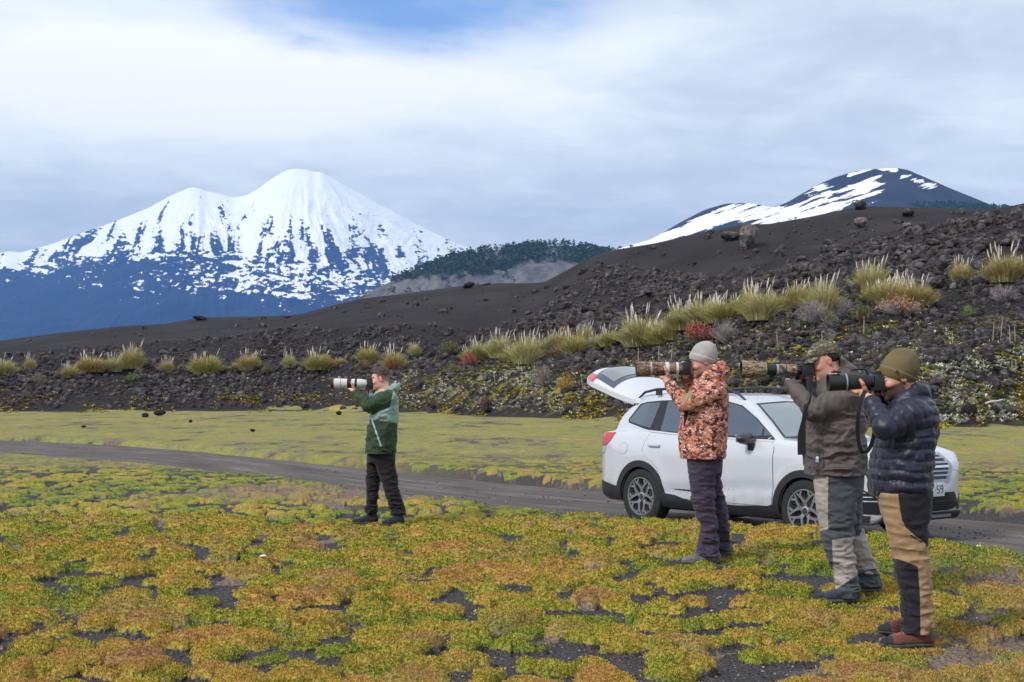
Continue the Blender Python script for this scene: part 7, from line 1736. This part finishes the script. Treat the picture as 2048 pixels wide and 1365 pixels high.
# wheels
M_TY = pmat('tyre', (.020, .020, .021), .85, nscale=30, namp=.2, bump=.4, bscale=60); M_RM = pmat('alloy', (.36, .37, .39), .35, metal=.7); M_RMD = pmat('alloy_dark', (.05, .05, .055), .5, metal=.3); M_DISC = pmat('brake_disc', (.16, .15, .15), .5, metal=.6)
def wheel(x, sd_, steer=0):
    r = empty('wheel', (0, 0, 0)); r.parent = car; r.location = (x, sd_*.785, .352); r.rotation_euler = (0, 0, math.radians(-90 if sd_ < 0 else 90)+steer)
    # local +x points outwards
    mb = MB(); pr = [(-.11, .235), (-.115, .27), (-.112, .315), (-.095, .344), (-.05, .352), (.05, .352), (.095, .344), (.112, .315), (.116, .28), (.110, .245), (.104, .232)]; mb.lathe(pr, 56)
    for k in range(56):
        a = 2*math.pi*k/56; Rm = Matrix.Rotation(a, 3, 'X')
        for xx in (-.075, -.03, .03, .08):
            c_ = Rm @ Vector((xx, 0, .3525)); mb.box(c_, (.030, .021, .006), R=np.array(Rm))
    mb.build('tyre', M_TY, r)
    mb = MB(); mb.lathe([(.10, .245), (.112, .240), (.112, .228), (.098, .222), (.02, .215), (-.10, .212)], 48); rim = mb.build('rim', M_RM, r)
    mb = MB(); mb.lathe([(.0, .215), (.0, .03), (.0, 0)], 40); mb.build('rim_back', M_RMD, rim); mb = MB(); mb.lathe([(.015, .0), (.02, .14), (.01, .145)], 32); mb.build('brake_disc', M_DISC, rim)
    mb = MB(); md = MB()
    def bar(M_, a, p, q, w1, w2, x1, x2, th):
        Rm = Matrix.Rotation(a, 3, 'X'); P_ = []
        d = np.array(q)-np.array(p); d = d/np.linalg.norm(d); nn = np.array([-d[1], d[0]])
        for (c_, w_, xx) in ((p, w1, x1), (q, w2, x2)):
            for s1 in (-1, 1):
                for dx in (0, -th): e = np.array(c_)+nn*s1*w_/2; P_.append(Rm @ Vector((xx+dx, e[0], e[1])))
        M_.add([v[:] for v in P_], [[0, 2, 6, 4], [1, 5, 7, 3], [0, 4, 5, 1], [2, 3, 7, 6], [4, 6, 7, 5], [0, 1, 3, 2]])
    for k in range(5):
        a = 2*math.pi*k/5
        bar(mb, a, (0, .035), (0, .115), .050, .040, .085, .096, .03)
        for s_ in (-1, 1):
            bar(mb, a, (s_*.010, .095), (s_*.075, .165), .030, .026, .0965, .101, .03); bar(mb, a, (s_*.070, .158), (s_*.050, .222), .028, .024, .1015, .103, .03)
            bar(md, a, (s_*.012, .10), (s_*.022, .215), .014, .012, .080, .085, .02); bar(mb, a, (s_*.068, .150), (s_*.118, .190), .022, .020, .1012, .102, .03)
    mb.lathe([(.07, .055), (.092, .052), (.098, .04), (.098, 0)], 24); mb.build('spokes', M_RM, rim); md.build('inner_spokes', M_RMD, rim)
    mb = MB(); mb.lathe([(.098, .033), (.103, .030), (.104, 0)], 20); 
    for k in range(5):
        a = 2*math.pi*(k+.5)/5; mb.lathe([(.084, 0.009), (.094, .008), (.094, 0)], 8, Matrix.Translation((0, .057*math.sin(a), .057*math.cos(a))))
    mb.build('hub_cap', M_RMD, rim); return r
for x_ in (WX, -WX):
    for sd_ in (-1, 1): wheel(x_, sd_)
# underbody and rear axle parts that show below the sill
mb = MB(); mb.box((0, 0, .25), (3.6, 1.35, .10), bev=.02); mb.box((-1.0, -.35, .22), (.5, .12, .10), bev=.02); mb.tube([(1.335, -.7, .33), (1.335, .7, .33)], .04, 8); mb.tube([(-1.335, -.7, .33), (-1.335, .7, .33)], .05, 8); mb.build('underbody', M_PL_, car)
# raised tailgate
ss = np.linspace(0, 1, 26); vy = np.linspace(-1, 1, 33)
cx_ = np.interp(ss, [0, .35, .75, 1], [-1.80, -2.17, -2.60, -2.86]); cz_ = np.interp(ss, [0, .35, .75, 1], [1.64, 1.84, 1.985, 1.99])
ex_ = np.interp(ss, [0, .35, .70, 1], [-1.79, -2.15, -2.50, -2.80]); ez_ = np.interp(ss, [0, .35, .70, 1], [1.56, 1.655, 1.76, 1.84])
hw = np.interp(ss, [0, .3, .7, .85, 1], [.60, .63, .62, .60, .54])
def gate(s_i, y_i, drop=0):
    q = 1-np.abs(y_i)**2.6; return np.stack([ex_[s_i]+(cx_[s_i]-ex_[s_i])*q, hw[s_i]*y_i, ez_[s_i]+(cz_[s_i]-ez_[s_i])*q-drop], -1)
S_, Y_ = np.meshgrid(np.arange(26), vy, indexing='ij')
top = gate(S_.ravel(), Y_.ravel()); rimd = .028+.040*(np.abs(Y_.ravel()) > .9)
bot = gate(S_.ravel(), Y_.ravel()); bot[:, 2] -= rimd
nV = len(top); nc_ = 33; Qg = quads(26, nc_); Q2 = (Qg+nV)[:, ::-1]; ed_ = []
per = [i for i in range(nc_)]+[r_*nc_+nc_-1 for r_ in range(1, 26)]+[25*nc_+i for i in range(nc_-2, -1, -1)]+[r_*nc_ for r_ in range(24, 0, -1)]
for a, c_ in zip(per, per[1:]+per[:1]): ed_.append([a, c_, c_+nV, a+nV])
tg_ = mesh_np('tailgate', np.concatenate([top, bot]), [Qg, Q2, np.array(ed_)], pmat('white_gate', (.60, .62, .655), .35, coat=.4), car); sharpen(tg_, 50); tg_['label'] = 'raised tailgate'
def gpanel(name, s0, s1, y0, y1, drop, mat, par, taper=0):
    si = np.linspace(s0, s1, 14); yi = np.linspace(0, 1, 17); A, B = np.meshgrid(si, yi, indexing='ij'); A = A.ravel(); B = B.ravel()
    tp = 1-taper*(A-s0)/(s1-s0); yv = (y0+(y1-y0)*B)*tp
    f = lambda arr: np.interp(A, ss, arr); q = 1-np.abs(yv)**2.6
    P = np.stack([f(ex_)+(f(cx_)-f(ex_))*q, f(hw)*yv, f(ez_)+(f(cz_)-f(ez_))*q-drop], 1); P2 = P.copy(); P2[:, 2] -= .006; m = len(P)
    q1 = quads(14, 17); return mesh_np(name, np.concatenate([P, P2]), [q1, (q1+m)[:, ::-1]], mat, par)
gpanel('gate_trim', .40, .93, -.86, .86, .030, pmat('gate_trim_dark', (.045, .055, .085), .5), tg_, .05); gpanel('rear_window', .50, .88, -.72, .72, .038, pmat('grey_tint_glass', (.20, .20, .21), .12, spec=.7), tg_, .06)
gpanel('wiper_cover', .60, .66, -.3, .3, .046, M_DKG, tg_)
gpanel('gate_trim', .40, .84, -.93, .93, -.010, pmat('outer_gate_trim', (.040, .055, .090), .3, coat=.6), tg_, .06); gpanel('rear_window', .47, .78, -.80, .80, -.015, pmat('outer_grey_glass', (.17, .17, .18), .08, spec=.8, coat=1), tg_, .06)
for sd_ in (-1, 1):
    gpanel('gate_lamp', .80, .97, sd_*.80, sd_*1.0, -.012, M_RL, tg_); gpanel('gate_lamp', .84, .99, sd_*.80, sd_*1.0, .078, M_RL, tg_)
    hx_ = [(-2.13, sd_*.60, 1.60), (-1.83, sd_*.62, 1.30)]; mb = MB(); mb.tube(hx_, .012, 8); mb.tube([(-2.13, sd_*.60, 1.60), (-1.98, sd_*.61, 1.45)], .018, 8); mb.build('gas_strut', M_PL_, car)
mb = MB(); 
for k in range(24):
    a = -1+2*k/24; b_ = -1+2*(k+1)/24
    def gp(y_): q = 1-abs(y_)**2.6; return np.array([-2.80+(-.06)*q, .54*y_, 1.84+.15*q])
    mb.tube([gp(a)+np.array([-.02, 0, -.035]), gp(b_)+np.array([-.02, 0, -.035])], .032, 8)
mb.build('gate_edge_trim', M_DKG, tg_)
# aerial fin and rear spoiler lip on the roof
mb = MB(); mb.add([(-1.45, -.02, 1.635), (-1.45, .02, 1.635), (-1.25, .0, 1.635), (-1.44, 0, 1.71)], None, [[0, 2, 3], [2, 1, 3], [1, 0, 3], [0, 1, 2]]); mb.build('aerial', paint, car)
print('car', time.time()-T0)
HAZE = 6.4e-5
# ------------------------------------------------------------------ haze
hz = MB(); hz.box((0, 4900, 950), (12000, 14200, 2000)); 
hV, hF = hz.arrays(); hV = np.asarray(hV)
hV[:, 2] = np.where(hV[:, 2] < 100, -40, 1500)
m_hz = bpy.data.materials.new('air'); m_hz.use_nodes = True; t = m_hz.node_tree; t.nodes.clear()
o_ = N(t, 'ShaderNodeOutputMaterial'); pv = N(t, 'ShaderNodeVolumePrincipled'); pv.inputs['Color'].default_value = (.24, .52, 1.0, 1); pv.inputs['Density'].default_value = HAZE; pv.inputs['Anisotropy'].default_value = .0
L(t, pv.outputs[0], o_.inputs['Volume'])
tag(mesh_np('haze', hV, hF, m_hz, smooth=False), kind='stuff')
print('script', time.time()-T0)
